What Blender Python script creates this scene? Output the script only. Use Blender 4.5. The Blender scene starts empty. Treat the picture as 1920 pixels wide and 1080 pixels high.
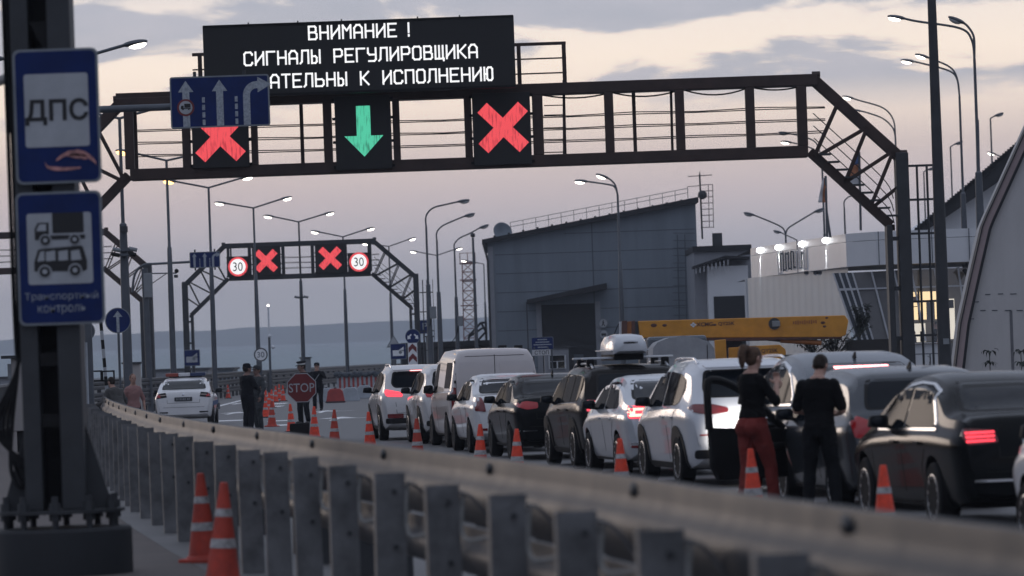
import bpy, bmesh, math, random
import numpy as np
from mathutils import Vector, Matrix, noise as mnoise
from mathutils.bvhtree import BVHTree
random.seed(7)
R = math.radians
SC = bpy.context.scene
COL = SC.collection
# ------------------------------------------------------------------ camera
TH, FP, CH, YH = .035, 8600.0, 1.85, 664.0          # roll, focal length in pixels (1920 wide), eye height, horizon row
PITCH = math.atan((YH - 540) / FP)
cam = bpy.data.cameras.new('camera'); CAM = bpy.data.objects.new('camera', cam); COL.objects.link(CAM)
cam.sensor_width = 36; cam.lens = 36 * FP / 1920; cam.clip_start = 1; cam.clip_end = 20000
CAM.matrix_world = Matrix.Translation((0, 0, CH)) @ Matrix.Rotation(math.pi / 2 + PITCH, 4, 'X') @ Matrix.Rotation(-TH, 4, 'Z')
cam.dof.use_dof = True; cam.dof.focus_distance = 112; cam.dof.aperture_fstop = 3.6
SC.camera = CAM
def ray(px, py):
    u, v = px - 960, 540 - py
    c, s = math.cos(TH), math.sin(TH)
    a, b = u * c + v * s, -u * s + v * c
    return a, FP * math.cos(PITCH) - b * math.sin(PITCH), b * math.cos(PITCH) + FP * math.sin(PITCH)
def P(px, py, Y):
    a, y, z = ray(px, py); k = Y / y
    return Vector((a * k, Y, CH + z * k))
def G(px, py, z=0.0):
    a, y, zz = ray(px, py); k = (z - CH) / zz
    return Vector((a * k, y * k, z))
def sp(Y): return FP / Y
# ------------------------------------------------------------------ world
def lin(*c):
    o = []
    for v in c:
        v /= 255.0
        o.append(v / 12.92 if v <= .04045 else ((v + .055) / 1.055) ** 2.4)
    return tuple(o) + (1.0,)
W = bpy.data.worlds.new("World"); SC.world = W; W.use_nodes = True
nt = W.node_tree; nt.nodes.clear()
def N(t, **k):
    n = nt.nodes.new(t)
    for a, b in k.items(): setattr(n, a, b)
    return n
def Lk(a, b): nt.links.new(a, b)
def mth(op, a, b=None, clamp=False):
    n = N('ShaderNodeMath', operation=op, use_clamp=clamp)
    for i, v in enumerate((a, b)):
        if v is None: continue
        if isinstance(v, (int, float)): n.inputs[i].default_value = v
        else: Lk(v, n.inputs[i])
    return n.outputs[0]
def ramp(fac, stops, interp='LINEAR'):
    n = N('ShaderNodeValToRGB'); cr = n.color_ramp; cr.interpolation = interp
    while len(cr.elements) < len(stops): cr.elements.new(.5)
    for e, (p, c) in zip(cr.elements, stops): e.position = p; e.color = c
    Lk(fac, n.inputs[0]); return n.outputs[0]
def mixc(fac, a, b, blend='MIX'):
    n = N('ShaderNodeMix', data_type='RGBA', blend_type=blend)
    for i, v in ((0, fac), (6, a), (7, b)):
        if isinstance(v, (int, float)): n.inputs[i].default_value = v
        elif isinstance(v, tuple): n.inputs[i].default_value = v
        else: Lk(v, n.inputs[i])
    return n.outputs[2]
SUN_EL, SUN_AZ = R(3.0), R(-25)
tc = N('ShaderNodeTexCoord'); sep = N('ShaderNodeSeparateXYZ'); Lk(tc.outputs['Generated'], sep.inputs[0])
X_, Y_, Z_ = sep.outputs
low = ramp(mth('DIVIDE', Z_, .1, True), [(0, lin(172, 178, 188)), (.08, lin(178, 181, 189)), (.25, lin(186, 181, 187)), (.35, lin(199, 185, 185)),
        (.43, lin(208, 191, 184)), (.54, lin(237, 218, 202)), (.64, lin(242, 225, 208)), (.77, lin(228, 216, 207)), (.86, lin(178, 178, 185)), (1, lin(142, 150, 166))])
up = ramp(mth('MAXIMUM', Z_, 0.0), [(0, lin(142, 150, 166)), (.1, lin(142, 150, 166)), (.15, lin(126, 136, 154)), (.32, lin(108, 119, 140)), (.55, lin(170, 175, 186)), (1, lin(188, 192, 200))])
base = mixc(mth('GREATER_THAN', Z_, .1), low, up)
# clouds: streaky noise in direction space, only higher than about three degrees
cmb = N('ShaderNodeCombineXYZ'); Lk(mth('MULTIPLY', X_, 17.0), cmb.inputs[0]); Lk(mth('MULTIPLY', Z_, 62.0), cmb.inputs[1])
nz = N('ShaderNodeTexNoise'); nz.inputs['Scale'].default_value = 1.0; nz.inputs['Detail'].default_value = 6; nz.inputs['Roughness'].default_value = .55
nz.inputs['Distortion'].default_value = .35
off = N('ShaderNodeVectorMath', operation='ADD'); off.inputs[1].default_value = (3.7, 1.15, 5.2); Lk(cmb.outputs[0], off.inputs[0]); Lk(off.outputs[0], nz.inputs['Vector'])
hi = ramp(mth('DIVIDE', Z_, .1, True), [(0, (0, 0, 0, 1)), (.5, (0, 0, 0, 1)), (.62, (.55, .55, .55, 1)), (.76, (1, 1, 1, 1)), (1, (1, 1, 1, 1))])
thr = mth('ADD', nz.outputs[0], mth('MULTIPLY', hi, .2))
cm = ramp(thr, [(0, (0, 0, 0, 1)), (.585, (0, 0, 0, 1)), (.665, (1, 1, 1, 1)), (1, (1, 1, 1, 1))], 'EASE')
cm = mth('MULTIPLY', cm, ramp(mth('DIVIDE', Z_, .1, True), [(0, (0, 0, 0, 1)), (.5, (0, 0, 0, 1)), (.58, (.8, .8, .8, 1)), (1, (.9, .9, .9, 1))]))
nz2 = N('ShaderNodeTexNoise'); nz2.inputs['Scale'].default_value = 2.3; nz2.inputs['Detail'].default_value = 5; Lk(off.outputs[0], nz2.inputs['Vector'])
cc = mixc(nz2.outputs[0], lin(126, 141, 160), lin(172, 172, 184))
skyc = mixc(cm, base, cc)
# away from the afterglow the sky is darker and bluer
az = mth('MULTIPLY_ADD', Y_, .5); az.node.inputs[2].default_value = .5
dim = ramp(az, [(0, (.5, .54, .64, 1)), (.3, (.36, .4, .48, 1)), (.5, (.22, .25, .31, 1)), (.8, (.62, .64, .7, 1)), (.965, (1, 1, 1, 1)), (1, (1, 1, 1, 1))])
skyc = mixc(1.0, skyc, mixc(mth('MULTIPLY', Z_, 2.0, True), dim, (1.0, 1.02, 1.06, 1)), 'MULTIPLY')
nish = N('ShaderNodeTexSky', sky_type='NISHITA'); nish.sun_disc = False; nish.sun_elevation = SUN_EL; nish.sun_rotation = SUN_AZ
bg = N('ShaderNodeBackground'); bg.inputs[1].default_value = 1.38
bg2 = N('ShaderNodeBackground'); bg2.inputs[1].default_value = .004
adds = N('ShaderNodeAddShader'); out = N('ShaderNodeOutputWorld')
Lk(skyc, bg.inputs[0]); Lk(nish.outputs[0], bg2.inputs[0]); Lk(bg.outputs[0], adds.inputs[0]); Lk(bg2.outputs[0], adds.inputs[1]); Lk(adds.outputs[0], out.inputs[0])
sl = bpy.data.lights.new('sun', 'SUN'); sl.energy = .22; sl.angle = R(15); sl.color = (1, .82, .68)
SUN = bpy.data.objects.new('sun', sl); COL.objects.link(SUN)
sdir = Vector((math.sin(SUN_AZ) * math.cos(SUN_EL), math.cos(SUN_AZ) * math.cos(SUN_EL), math.sin(SUN_EL)))
SUN.rotation_euler = sdir.to_track_quat('Z', 'Y').to_euler()
vs = SC.view_settings; vs.view_transform = 'Standard'; vs.look = 'None'; vs.exposure = 0.0; vs.gamma = 1.0
SC.cycles.use_denoising = True
SC.cycles.max_bounces = 6; SC.cycles.diffuse_bounces = 3; SC.cycles.glossy_bounces = 3; SC.cycles.volume_bounces = 0
SC.cycles.sample_clamp_indirect = 4
# ------------------------------------------------------------------ materials
MAT = {}
def mat(name, col, rough=.6, metal=0.0, coat=0.0, var=.18, scale=3.0, bump=0.0, bscale=40.0, emit=None, es=1.0, spec=.5, streak=0.0):
    m = bpy.data.materials.new(name); m.use_nodes = True; MAT[name] = m
    t = m.node_tree; b = t.nodes['Principled BSDF']
    b.inputs['Roughness'].default_value = rough; b.inputs['Metallic'].default_value = metal
    b.inputs['Coat Weight'].default_value = coat; b.inputs['Coat Roughness'].default_value = .04
    b.inputs['Specular IOR Level'].default_value = spec
    b.inputs['Base Color'].default_value = (*col, 1)
    if emit: b.inputs['Emission Color'].default_value = (*emit, 1); b.inputs['Emission Strength'].default_value = es
    c = t.nodes.new('ShaderNodeTexCoord')
    if var > 0:
        n = t.nodes.new('ShaderNodeTexNoise'); n.inputs['Scale'].default_value = scale; n.inputs['Detail'].default_value = 6; n.inputs['Roughness'].default_value = .62
        src = c.outputs['Object']
        if streak:
            mp = t.nodes.new('ShaderNodeMapping'); mp.inputs['Scale'].default_value = (1, 1, streak); t.links.new(src, mp.inputs[0]); src = mp.outputs[0]
        t.links.new(src, n.inputs['Vector'])
        r = t.nodes.new('ShaderNodeValToRGB'); r.color_ramp.elements[0].position = .28; r.color_ramp.elements[1].position = .74
        r.color_ramp.elements[0].color = (*[x * (1 - var) for x in col], 1); r.color_ramp.elements[1].color = (*[min(1, x * (1 + var)) for x in col], 1)
        t.links.new(n.outputs[0], r.inputs[0]); t.links.new(r.outputs[0], b.inputs['Base Color'])
        mr = t.nodes.new('ShaderNodeMapRange'); mr.inputs[3].default_value = max(.02, rough * (1 - var * .8)); mr.inputs[4].default_value = min(1, rough * (1 + var * .8))
        t.links.new(n.outputs[0], mr.inputs[0]); t.links.new(mr.outputs[0], b.inputs['Roughness'])
    if bump:
        n2 = t.nodes.new('ShaderNodeTexNoise'); n2.inputs['Scale'].default_value = bscale; n2.inputs['Detail'].default_value = 4
        t.links.new(c.outputs['Object'], n2.inputs['Vector'])
        bp = t.nodes.new('ShaderNodeBump'); bp.inputs['Strength'].default_value = bump; bp.inputs['Distance'].default_value = .02
        t.links.new(n2.outputs[0], bp.inputs['Height']); t.links.new(bp.outputs[0], b.inputs['Normal'])
    return m
mat('asphalt', (.12, .119, .121), .6, var=.34, scale=.5, bump=.25, bscale=60, spec=.4)
mat('paving', (.09, .076, .071), .85, var=.35, scale=1.1, bump=.4, bscale=30)
mat('road_paint', (.8, .8, .8), .6, var=.3, scale=4)
mat('zinc_bright', (.42, .42, .42), .5, .3, var=.3, scale=6)
mat('zinc', (.15, .152, .157), .5, .45, var=.42, scale=4.5, bump=.15, bscale=30)
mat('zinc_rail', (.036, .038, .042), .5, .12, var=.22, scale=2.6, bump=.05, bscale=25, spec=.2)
mat('dark_steel', (.042, .045, .05), .6, .3, var=.3, scale=2.5, bump=.1)
mat('rust_steel', (.05, .032, .028), .62, .3, var=.5, scale=1.8, bump=.12)
mat('pole_grey', (.09, .1, .115), .5, .4, var=.22, scale=2)
mat('black', (.008, .008, .009), .6, var=.25, scale=3, spec=.2)
mat('rubber', (.011, .011, .012), .85, var=.3, scale=8, spec=.2)
mat('trim', (.012, .012, .013), .6, var=.2, scale=6, spec=.25)
mat('blue_sign', (.006, .019, .1), .6, var=.25, scale=3, spec=.2)
mat('sign_white', (.36, .375, .4), .55, var=.16, scale=3)
mat('sign_white_bright', (.75, .76, .78), .5, var=.08)
mat('sign_letter', (.3, .33, .37), .6, var=.4, scale=20)
mat('sign_white_mid', (.5, .5, .52), .55, var=.1)
mat('sign_black', (.01, .01, .012), .6, var=.1)
mat('sign_red', (.15, .012, .014), .5, var=.2)
mat('sign_edge', (.2, .22, .24), .5, .3, var=.2)
mat('sticker', (.42, .2, .19), .8, var=.5, scale=18)
mat('led_black', (.006, .006, .007), .55, var=.25, scale=4)
mat('led_white', (.2, .2, .2), .5, emit=(.95, .95, .96), es=1.0, var=0)
mat('led_cap', (.75, .74, .72), .5, var=.1)
def led(name, c1, c2):
    m = mat(name, (.02, .02, .02), .5, var=0, emit=c1, es=1.0); t = m.node_tree; b = t.nodes['Principled BSDF']
    c = t.nodes.new('ShaderNodeTexCoord'); mp = t.nodes.new('ShaderNodeMapping'); mp.inputs['Scale'].default_value = (22, 22, 3)
    n = t.nodes.new('ShaderNodeTexNoise'); n.inputs['Detail'].default_value = 3; n.inputs['Scale'].default_value = 1.0
    r = t.nodes.new('ShaderNodeValToRGB'); r.color_ramp.elements[0].position = .33; r.color_ramp.elements[1].position = .5
    r.color_ramp.elements[0].color = (*c2, 1); r.color_ramp.elements[1].color = (*c1, 1)
    t.links.new(c.outputs['Object'], mp.inputs[0]); t.links.new(mp.outputs[0], n.inputs['Vector']); t.links.new(n.outputs[0], r.inputs[0]); t.links.new(r.outputs[0], b.inputs['Emission Color'])
led('led_red', (.88, .085, .1), (.5, .035, .05)); led('led_green', (.085, .58, .36), (.04, .24, .15))
mat('led_digit', (.02, .02, .02), .5, var=0)
mat('lamp_lit', (.8, .8, .8), .4, var=0, emit=(1, .93, .82), es=6.0)
mat('lamp_sodium', (.8, .6, .3), .4, var=0, emit=(1, .52, .17), es=4.2)
mat('lamp_off', (.35, .36, .37), .3, var=.1)
mat('flood', (.9, .9, .9), .4, var=0, emit=(.95, .98, 1), es=12.0)
mat('cone_orange', (.74, .058, .022), .55, var=.3, scale=11)
mat('cone_worn', (.42, .045, .025), .65, var=.35, scale=9)
mat('cone_band', (.36, .35, .35), .6, var=.5, scale=22)
mat('concrete', (.3, .235, .235), .85, var=.15, scale=.9, bump=.2, bscale=12)
mat('concrete_light', (.46, .445, .44), .85, var=.16, scale=.8, streak=.2, bump=.15, bscale=9)
mat('coping', (.13, .13, .14), .7, var=.2)
mat('wall_grey', (.15, .178, .21), .6, var=.16, scale=1.3, streak=.1)
mat('wall_side', (.24, .25, .275), .6, var=.1)
mat('wall_line', (.06, .072, .088), .7, var=.1)
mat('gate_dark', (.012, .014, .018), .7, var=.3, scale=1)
mat('roof_black', (.015, .016, .02), .7, var=.2)
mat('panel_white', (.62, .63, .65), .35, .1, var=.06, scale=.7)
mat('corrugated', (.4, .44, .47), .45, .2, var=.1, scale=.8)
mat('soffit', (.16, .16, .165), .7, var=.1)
mat('curtain_glass', (.05, .065, .085), .12, var=.3, scale=.8, spec=.8)
mat('alu', (.5, .52, .55), .35, .6, var=.1)
mat('lit_room', (.6, .5, .35), .8, var=.25, scale=2.0, emit=(1, .74, .4), es=1.2)
mat('lit_white', (.6, .6, .6), .8, var=.1, emit=(.95, .86, .7), es=.8)
mat('crane_yellow', (.56, .24, .018), .45, var=.22, scale=1.4)
mat('crane_orange', (.3, .1, .02), .5, var=.35, scale=2)
mat('crane_dark', (.09, .035, .025), .6, var=.5, scale=3)
mat('tarp', (.29, .295, .31), .75, var=.2, scale=1.6, bump=.5, bscale=6)
mat('glass', (.009, .011, .014), .1, var=0, spec=0.0, coat=.16)
mat('glass_rear', (.01, .013, .018), .1, var=0, spec=.1, coat=.12)
mat('chrome', (.75, .76, .78), .16, 1.0, var=.05)
mat('rim', (.36, .37, .39), .32, .9, var=.15)
mat('plate', (.72, .73, .74), .5, var=.05)
mat('plate_dark', (.02, .024, .03), .5, var=.05)
mat('tail_red', (.3, .008, .012), .18, var=.15, coat=.6, emit=(.3, .005, .01), es=.12)
mat('tail_dim', (.16, .008, .01), .15, var=.2, coat=.8)
mat('tail_lit', (.5, .01, .02), .2, var=.5, scale=14, emit=(1, .06, .09), es=1.7)
mat('tail_hot', (.8, .3, .2), .2, var=0, emit=(1, .42, .3), es=3.0)
mat('tail_clear', (.5, .4, .35), .15, var=.1, coat=.8)
mat('third_lit', (.8, .2, .2), .2, var=0, emit=(1, .3, .3), es=6)
mat('beacon_red', (.25, .05, .035), .3, var=.1); mat('beacon_blue', (.02, .035, .09), .3, var=.1); mat('beacon_clear', (.55, .55, .57), .3, var=.1)
for nm, c, ro, me in (('paint_white', (.66, .66, .67), .32, 0), ('paint_pearl', (.6, .59, .59), .3, .05), ('paint_van', (.5, .46, .455), .42, 0), ('paint_silver_white', (.52, .54, .57), .28, .25),
                      ('paint_hyundai', (.62, .63, .66), .28, .12), ('paint_black', (.008, .009, .01), .2, 0), ('paint_brown', (.014, .013, .013), .22, 0),
                      ('paint_blue_grey', (.1, .115, .135), .25, .3), ('paint_grey', (.075, .082, .092), .27, .5)):
    mat(nm, c, ro, me, coat=.8 if c[0] > .11 else .3 if c[0] > .05 else .14, var=.06, scale=1.2, spec=.5 if c[0] > .11 else .25 if c[0] > .05 else .04)
mat('skin', (.4, .235, .18), .6, var=.12, scale=9)
mat('skin_dark', (.2, .115, .09), .6, var=.15, scale=9)
mat('hair', (.03, .022, .018), .6, var=.4, scale=30, spec=.12)
mat('hair_fair', (.085, .052, .036), .55, var=.5, scale=26, spec=.12)
mat('hair_red', (.11, .045, .025), .6, var=.4, scale=30)
mat('cloth_black', (.005, .005, .006), .85, var=.35, scale=6, bump=.6, bscale=14, spec=.12)
mat('cloth_uniform', (.008, .009, .013), .8, var=.35, scale=6, bump=.6, bscale=14, spec=.12)
mat('cloth_camo', (.045, .05, .055), .85, var=.75, scale=9, bump=.5, bscale=14, spec=.12)
mat('cloth_red', (.17, .032, .028), .8, var=.22, scale=5, bump=.5, bscale=12, spec=.12)
mat('denim', (.009, .01, .012), .85, var=.3, scale=5, bump=.6, bscale=14, spec=.12)
mat('cloth_grey', (.07, .068, .066), .85, var=.25, scale=6, bump=.5)
mat('cloth_pink', (.3, .16, .15), .85, var=.15, scale=6, bump=.4)
mat('cap_white', (.5, .5, .5), .6, var=.1)
mat('shoe', (.01, .01, .011), .55, var=.2)
mat('leaf', (.03, .045, .026), .7, var=.5, scale=3); mat('leaf_dark', (.012, .02, .014), .75, var=.5, scale=3)
mat('stem', (.03, .03, .02), .8, var=.3)
mat('rope', (.2, .2, .195), .9, var=.2, scale=30)
mat('planter', (.022, .02, .02), .8, var=.3)
mat('barrier_red', (.36, .045, .04), .55, var=.25); mat('barrier_white', (.36, .39, .43), .55, var=.2)
mat('cabinet', (.33, .31, .3), .6, var=.15, scale=1.2, streak=.3)
mat('cabinet_grey', (.2, .215, .23), .6, var=.15)
mat('tower_red', (.2, .1, .09), .7, var=.3); mat('mast_white', (.65, .68, .72), .5, var=.1)
mat('flag_red', (.28, .05, .04), .8, var=.2); mat('flag_blue', (.05, .09, .2), .8, var=.2); mat('flag_white', (.5, .5, .52), .8, var=.1); mat('flag_orange', (.33, .13, .06), .8, var=.3)
mat('sea', (.1, .17, .2), .45, var=.1, scale=.004, spec=.5)
mat('shore', (.1, .135, .135), .9, var=.45, scale=.012)
mat('roadside', (.05, .052, .05), .9, var=.3, scale=.05)
# ------------------------------------------------------------------ mesh helpers
def frame(d, up=Vector((0, 0, 1))):
    d = d.normalized()
    if abs(d.dot(up)) > .98: up = Vector((0, 1, 0))
    x = d.cross(up).normalized(); return x, x.cross(d).normalized()
class MB:
    def __init__(s): s.v = []; s.f = []
    def add(s, vs, fs):
        o = len(s.v); s.v += [tuple(v) for v in vs]; s.f += [tuple(i + o for i in f) for f in fs]; return s
    def box(s, c, d, rot=None):
        hx, hy, hz = d[0] / 2, d[1] / 2, d[2] / 2; c = Vector(c)
        vs = [Vector((x, y, z)) for x in (-hx, hx) for y in (-hy, hy) for z in (-hz, hz)]
        if rot is not None: vs = [rot @ v for v in vs]
        return s.add([c + v for v in vs], [(0, 1, 3, 2), (4, 6, 7, 5), (0, 4, 5, 1), (2, 3, 7, 6), (0, 2, 6, 4), (1, 5, 7, 3)])
    def beam(s, a, b, w, h, up=Vector((0, 0, 1))):
        a, b = Vector(a), Vector(b); x, y = frame(b - a, up); x = x * w / 2; y = y * h / 2
        vs = [p + x * i + y * j for p in (a, b) for i, j in ((-1, -1), (1, -1), (1, 1), (-1, 1))]
        return s.add(vs, [(3, 2, 1, 0), (4, 5, 6, 7), (0, 1, 5, 4), (1, 2, 6, 5), (2, 3, 7, 6), (3, 0, 4, 7)])
    def tube(s, pts, r, n=8, flat=1.0):
        pts = [Vector(p) for p in pts]; m = len(pts); rs = r if isinstance(r, (list, tuple)) else [r] * m
        vs = []; fs = []; px = None
        for i, p in enumerate(pts):
            d = (pts[min(i + 1, m - 1)] - pts[max(i - 1, 0)])
            x, y = frame(d)
            if px is not None:
                x2 = px - d.normalized() * px.dot(d.normalized())
                if x2.length > 1e-4: x = x2.normalized(); y = x.cross(d.normalized())
            px = x
            for k in range(n):
                a = 2 * math.pi * k / n; vs.append(p + (x * math.cos(a) + y * math.sin(a) * flat) * rs[i])
        for i in range(m - 1):
            for k in range(n):
                k2 = (k + 1) % n; fs.append((i * n + k, i * n + k2, (i + 1) * n + k2, (i + 1) * n + k))
        fs.append(tuple(range(n))[::-1]); fs.append(tuple((m - 1) * n + k for k in range(n)))
        return s.add(vs, fs)
    def lathe(s, prof, n=24, c=(0, 0, 0), rot=None):
        c = Vector(c); vs = []; fs = []; m = len(prof)
        for r, z in prof:
            for k in range(n):
                a = 2 * math.pi * k / n; v = Vector((r * math.cos(a), r * math.sin(a), z))
                vs.append(c + (rot @ v if rot is not None else v))
        for i in range(m - 1):
            for k in range(n):
                k2 = (k + 1) % n; fs.append((i * n + k, i * n + k2, (i + 1) * n + k2, (i + 1) * n + k))
        fs.append(tuple(range(n))[::-1]); fs.append(tuple((m - 1) * n + k for k in range(n)))
        return s.add(vs, fs)
    def ell(s, c, r, n=14, m=9, rot=None):
        pr = [(math.sin(math.pi * (i + .02) / (m + .04)), -math.cos(math.pi * (i + .02) / (m + .04))) for i in range(m + 1)]
        c = Vector(c); vs = []; fs = []
        for a_, z in pr:
            for k in range(n):
                a = 2 * math.pi * k / n; v = Vector((a_ * math.cos(a) * r[0], a_ * math.sin(a) * r[1], z * r[2]))
                vs.append(c + (rot @ v if rot is not None else v))
        for i in range(m):
            for k in range(n):
                k2 = (k + 1) % n; fs.append((i * n + k, i * n + k2, (i + 1) * n + k2, (i + 1) * n + k))
        fs.append(tuple(range(n))[::-1]); fs.append(tuple(m * n + k for k in range(n)))
        return s.add(vs, fs)
    def prism(s, pts, ext):
        pts = [Vector(p) for p in pts]; e = Vector(ext); n = len(pts)
        return s.add(pts + [p + e for p in pts], [tuple(range(n)), tuple(range(2 * n - 1, n - 1, -1))] + [(i, (i + 1) % n + 0, (i + 1) % n + n, i + n)[::-1] for i in range(n)])
    def loft(s, rings, cap=True):
        n = len(rings[0]); vs = [p for r in rings for p in r]; fs = []
        for i in range(len(rings) - 1):
            for k in range(n):
                k2 = (k + 1) % n; fs.append((i * n + k, i * n + k2, (i + 1) * n + k2, (i + 1) * n + k))
        if cap: fs.append(tuple(range(n))[::-1]); fs.append(tuple((len(rings) - 1) * n + k for k in range(n)))
        return s.add(vs, fs)
    def mesh(s, name, smooth=False, fixn=True):
        me = bpy.data.meshes.new(name); me.from_pydata(s.v, [], s.f)
        if fixn:
            b = bmesh.new(); b.from_mesh(me); bmesh.ops.recalc_face_normals(b, faces=b.faces); b.to_mesh(me); b.free()
        if smooth:
            for p in me.polygons: p.use_smooth = True
            me.set_sharp_from_angle(angle=R(38))
        return me
    def build(s, name, m, parent=None, smooth=False, bevel=0.0):
        return link(name, s.mesh(name, smooth), m, parent, bevel)
def wloc(p):
    v = Vector((0, 0, 0))
    while p is not None: v += p.location; p = p.parent
    return v
def link(name, me, m, parent=None, bevel=0.0):
    o = bpy.data.objects.new(name, me); COL.objects.link(o)
    if m is not None:
        me.materials.clear(); me.materials.append(MAT[m])
    if parent is not None:
        o.parent = parent; d = wloc(parent)
        if d.length: me.transform(Matrix.Translation(-d))
    if bevel:
        md = o.modifiers.new('bevel', 'BEVEL'); md.width = bevel; md.segments = 2; md.limit_method = 'ANGLE'
    return o
def thing(name, label, cat, loc=(0, 0, 0), group=None):
    o = bpy.data.objects.new(name, None); COL.objects.link(o); o.location = loc; o.empty_display_size = .2
    o['label'] = label; o['category'] = cat
    if group: o['group'] = group
    return o
def struct(o): o['kind'] = 'structure'; return o
def copy_tree(o, parent=None):
    c = o.copy(); COL.objects.link(c)
    if parent is not None: c.parent = parent
    for ch in list(o.children): copy_tree(ch, c)
    return c
def relabel(o, label): o['label'] = label; return o
def text_mesh(txt, h, w=None, bold=0.0, extrude=.003, align='CENTER'):
    """text as a mesh in its own XZ plane facing -Y; cap height h, width scaled to w"""
    cu = bpy.data.curves.new('lettering', 'FONT'); cu.body = txt; cu.size = 1; cu.extrude = 0; cu.offset = bold; cu.resolution_u = 3
    ob = bpy.data.objects.new('lettering', cu); COL.objects.link(ob)
    dg = bpy.context.evaluated_depsgraph_get(); dg.update()
    me = bpy.data.meshes.new_from_object(ob.evaluated_get(dg))
    bpy.data.objects.remove(ob); bpy.data.curves.remove(cu)
    vs = np.array([v.co[:] for v in me.vertices]); fs = [tuple(p.vertices) for p in me.polygons]
    bpy.data.meshes.remove(me)
    x0, x1 = vs[:, 0].min(), vs[:, 0].max(); y0, y1 = vs[:, 1].min(), vs[:, 1].max()
    sy = h / (y1 - y0); sx = sy if w is None else w / (x1 - x0)
    xs = (vs[:, 0] - (x0 + x1) / 2) * sx; zs = (vs[:, 1] - (y0 + y1) / 2) * sy
    return [Vector((a, 0, b)) for a, b in zip(xs, zs)], fs
def text(mb, txt, c, h, w=None, bold=0.0):
    v, f = text_mesh(txt, h, w, bold); c = Vector(c); mb.add([c + p for p in v], f); return mb
def rrect(x0, z0, x1, z1, r, n=4):
    o = []
    for cx, cz, a in ((x1 - r, z1 - r, 0), (x0 + r, z1 - r, 90), (x0 + r, z0 + r, 180), (x1 - r, z0 + r, 270)):
        for i in range(n + 1):
            t = R(a + 90 * i / n); o.append((cx + r * math.cos(t), cz + r * math.sin(t)))
    return o
def circ(cx, cz, r, n=28): return [(cx + r * math.cos(2 * math.pi * i / n), cz + r * math.sin(2 * math.pi * i / n)) for i in range(n)]
def plate(mb, o, pts, y, th=.004):
    """flat polygon (x,z) on a sign whose face looks toward -Y, y metres in front of origin o"""
    o = Vector(o); return mb.prism([o + Vector((a, -y, b)) for a, b in pts], (0, th, 0))
def smooth_pts(pts, n=5):
    pts = [Vector(p) for p in pts]; o = []
    for i in range(len(pts) - 1):
        p0, p1, p2, p3 = pts[max(i - 1, 0)], pts[i], pts[i + 1], pts[min(i + 2, len(pts) - 1)]
        for k in range(n):
            t = k / n
            o.append(.5 * ((2 * p1) + (p2 - p0) * t + (2 * p0 - 5 * p1 + 4 * p2 - p3) * t * t + (3 * p1 - p0 - 3 * p2 + p3) * t ** 3))
    o.append(pts[-1]); return o
# ------------------------------------------------------------------ ground, sea, far shore
struct(MB().add([(-500, 2, -.02), (500, 2, -.02), (500, 900, -.02), (-500, 900, -.02)], [(0, 1, 2, 3)]).build('ground', 'roadside'))
def curve(tab, y):
    ys = [a for a, b in tab]; return float(np.interp(y, ys, [b for a, b in tab]))
RAIL = [(6, 2.72), (10, 2.05), (17.1, .92), (20.2, .5), (23.6, .1), (28.8, -.67), (33.6, -1.4), (39.1, -2.17), (48.6, -3.55), (58.5, -4.85), (74, -6.6), (88, -8.1), (102, -9.5)]
FARRAIL = [(150, -14.6), (191, -15.0), (230, -15.9), (277, -16.2), (330, -15.2), (390, -13.2), (470, -8.0), (560, 0)]
ys = list(range(4, 103, 7)) + [110, 130, 150, 191, 230, 277, 330, 390, 470, 560]
def left_edge(y): return curve(RAIL, y) if y <= 102 else (curve([(102, -9.5), (150, -14.6)], y) if y < 150 else curve(FARRAIL, y))
m = MB()
vs = [(left_edge(y) - .35, y, 0) for y in ys] + [(left_edge(y) + 58, y, 0) for y in ys]
n = len(ys); m.add(vs, [(i, i + n, i + n + 1, i + 1) for i in range(n - 1)]); struct(m.build('road', 'asphalt'))
m = MB()
vs = [(left_edge(y) - 6.5, y, .004) for y in ys[:20]] + [(left_edge(y) - .36, y, .004) for y in ys[:20]]
m.add(vs, [(i, i + 20, i + 21, i + 1) for i in range(19)]); struct(m.build('walkway', 'paving'))
sl_ = 0.0067
def sea_z(y): return -2.0 + (y - 700) * sl_
vs = []
m = MB(); m.add([(-4000, 700, sea_z(700)), (4000, 700, sea_z(700)), (4000, 6200, CH + 33 / FP * 6200), (-4000, 6200, CH + 33 / FP * 6200)], [(0, 1, 2, 3)]); struct(m.build('sea', 'sea'))
# far shore: a long low ridge across the strait with a soft skyline
m = MB(); xs = np.linspace(-2200, 2200, 240); vs = []
for x in xs:
    u = x / 6200 * FP + 960; top = 64 + 12 * max(0, min(1, (u - 0) / 1000)) + 4 * mnoise.noise((u * .012, 0, 0)) + 2.2 * max(0, mnoise.noise((u * .09, 3, 0))) - 3
    zb = CH + 26 / FP * 6200; zt = CH + top / FP * 6300
    vs += [(x, 6150, zb), (x, 6240, zb + (zt - zb) * .45), (x, 6330, zt), (x, 6900, zt - 6)]
m.add(vs, [(4 * i + k, 4 * i + k + 4, 4 * i + k + 5, 4 * i + k + 1) for i in range(len(xs) - 1) for k in range(3)]); struct(m.build('far_shore_hills', 'shore', smooth=True))
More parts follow.
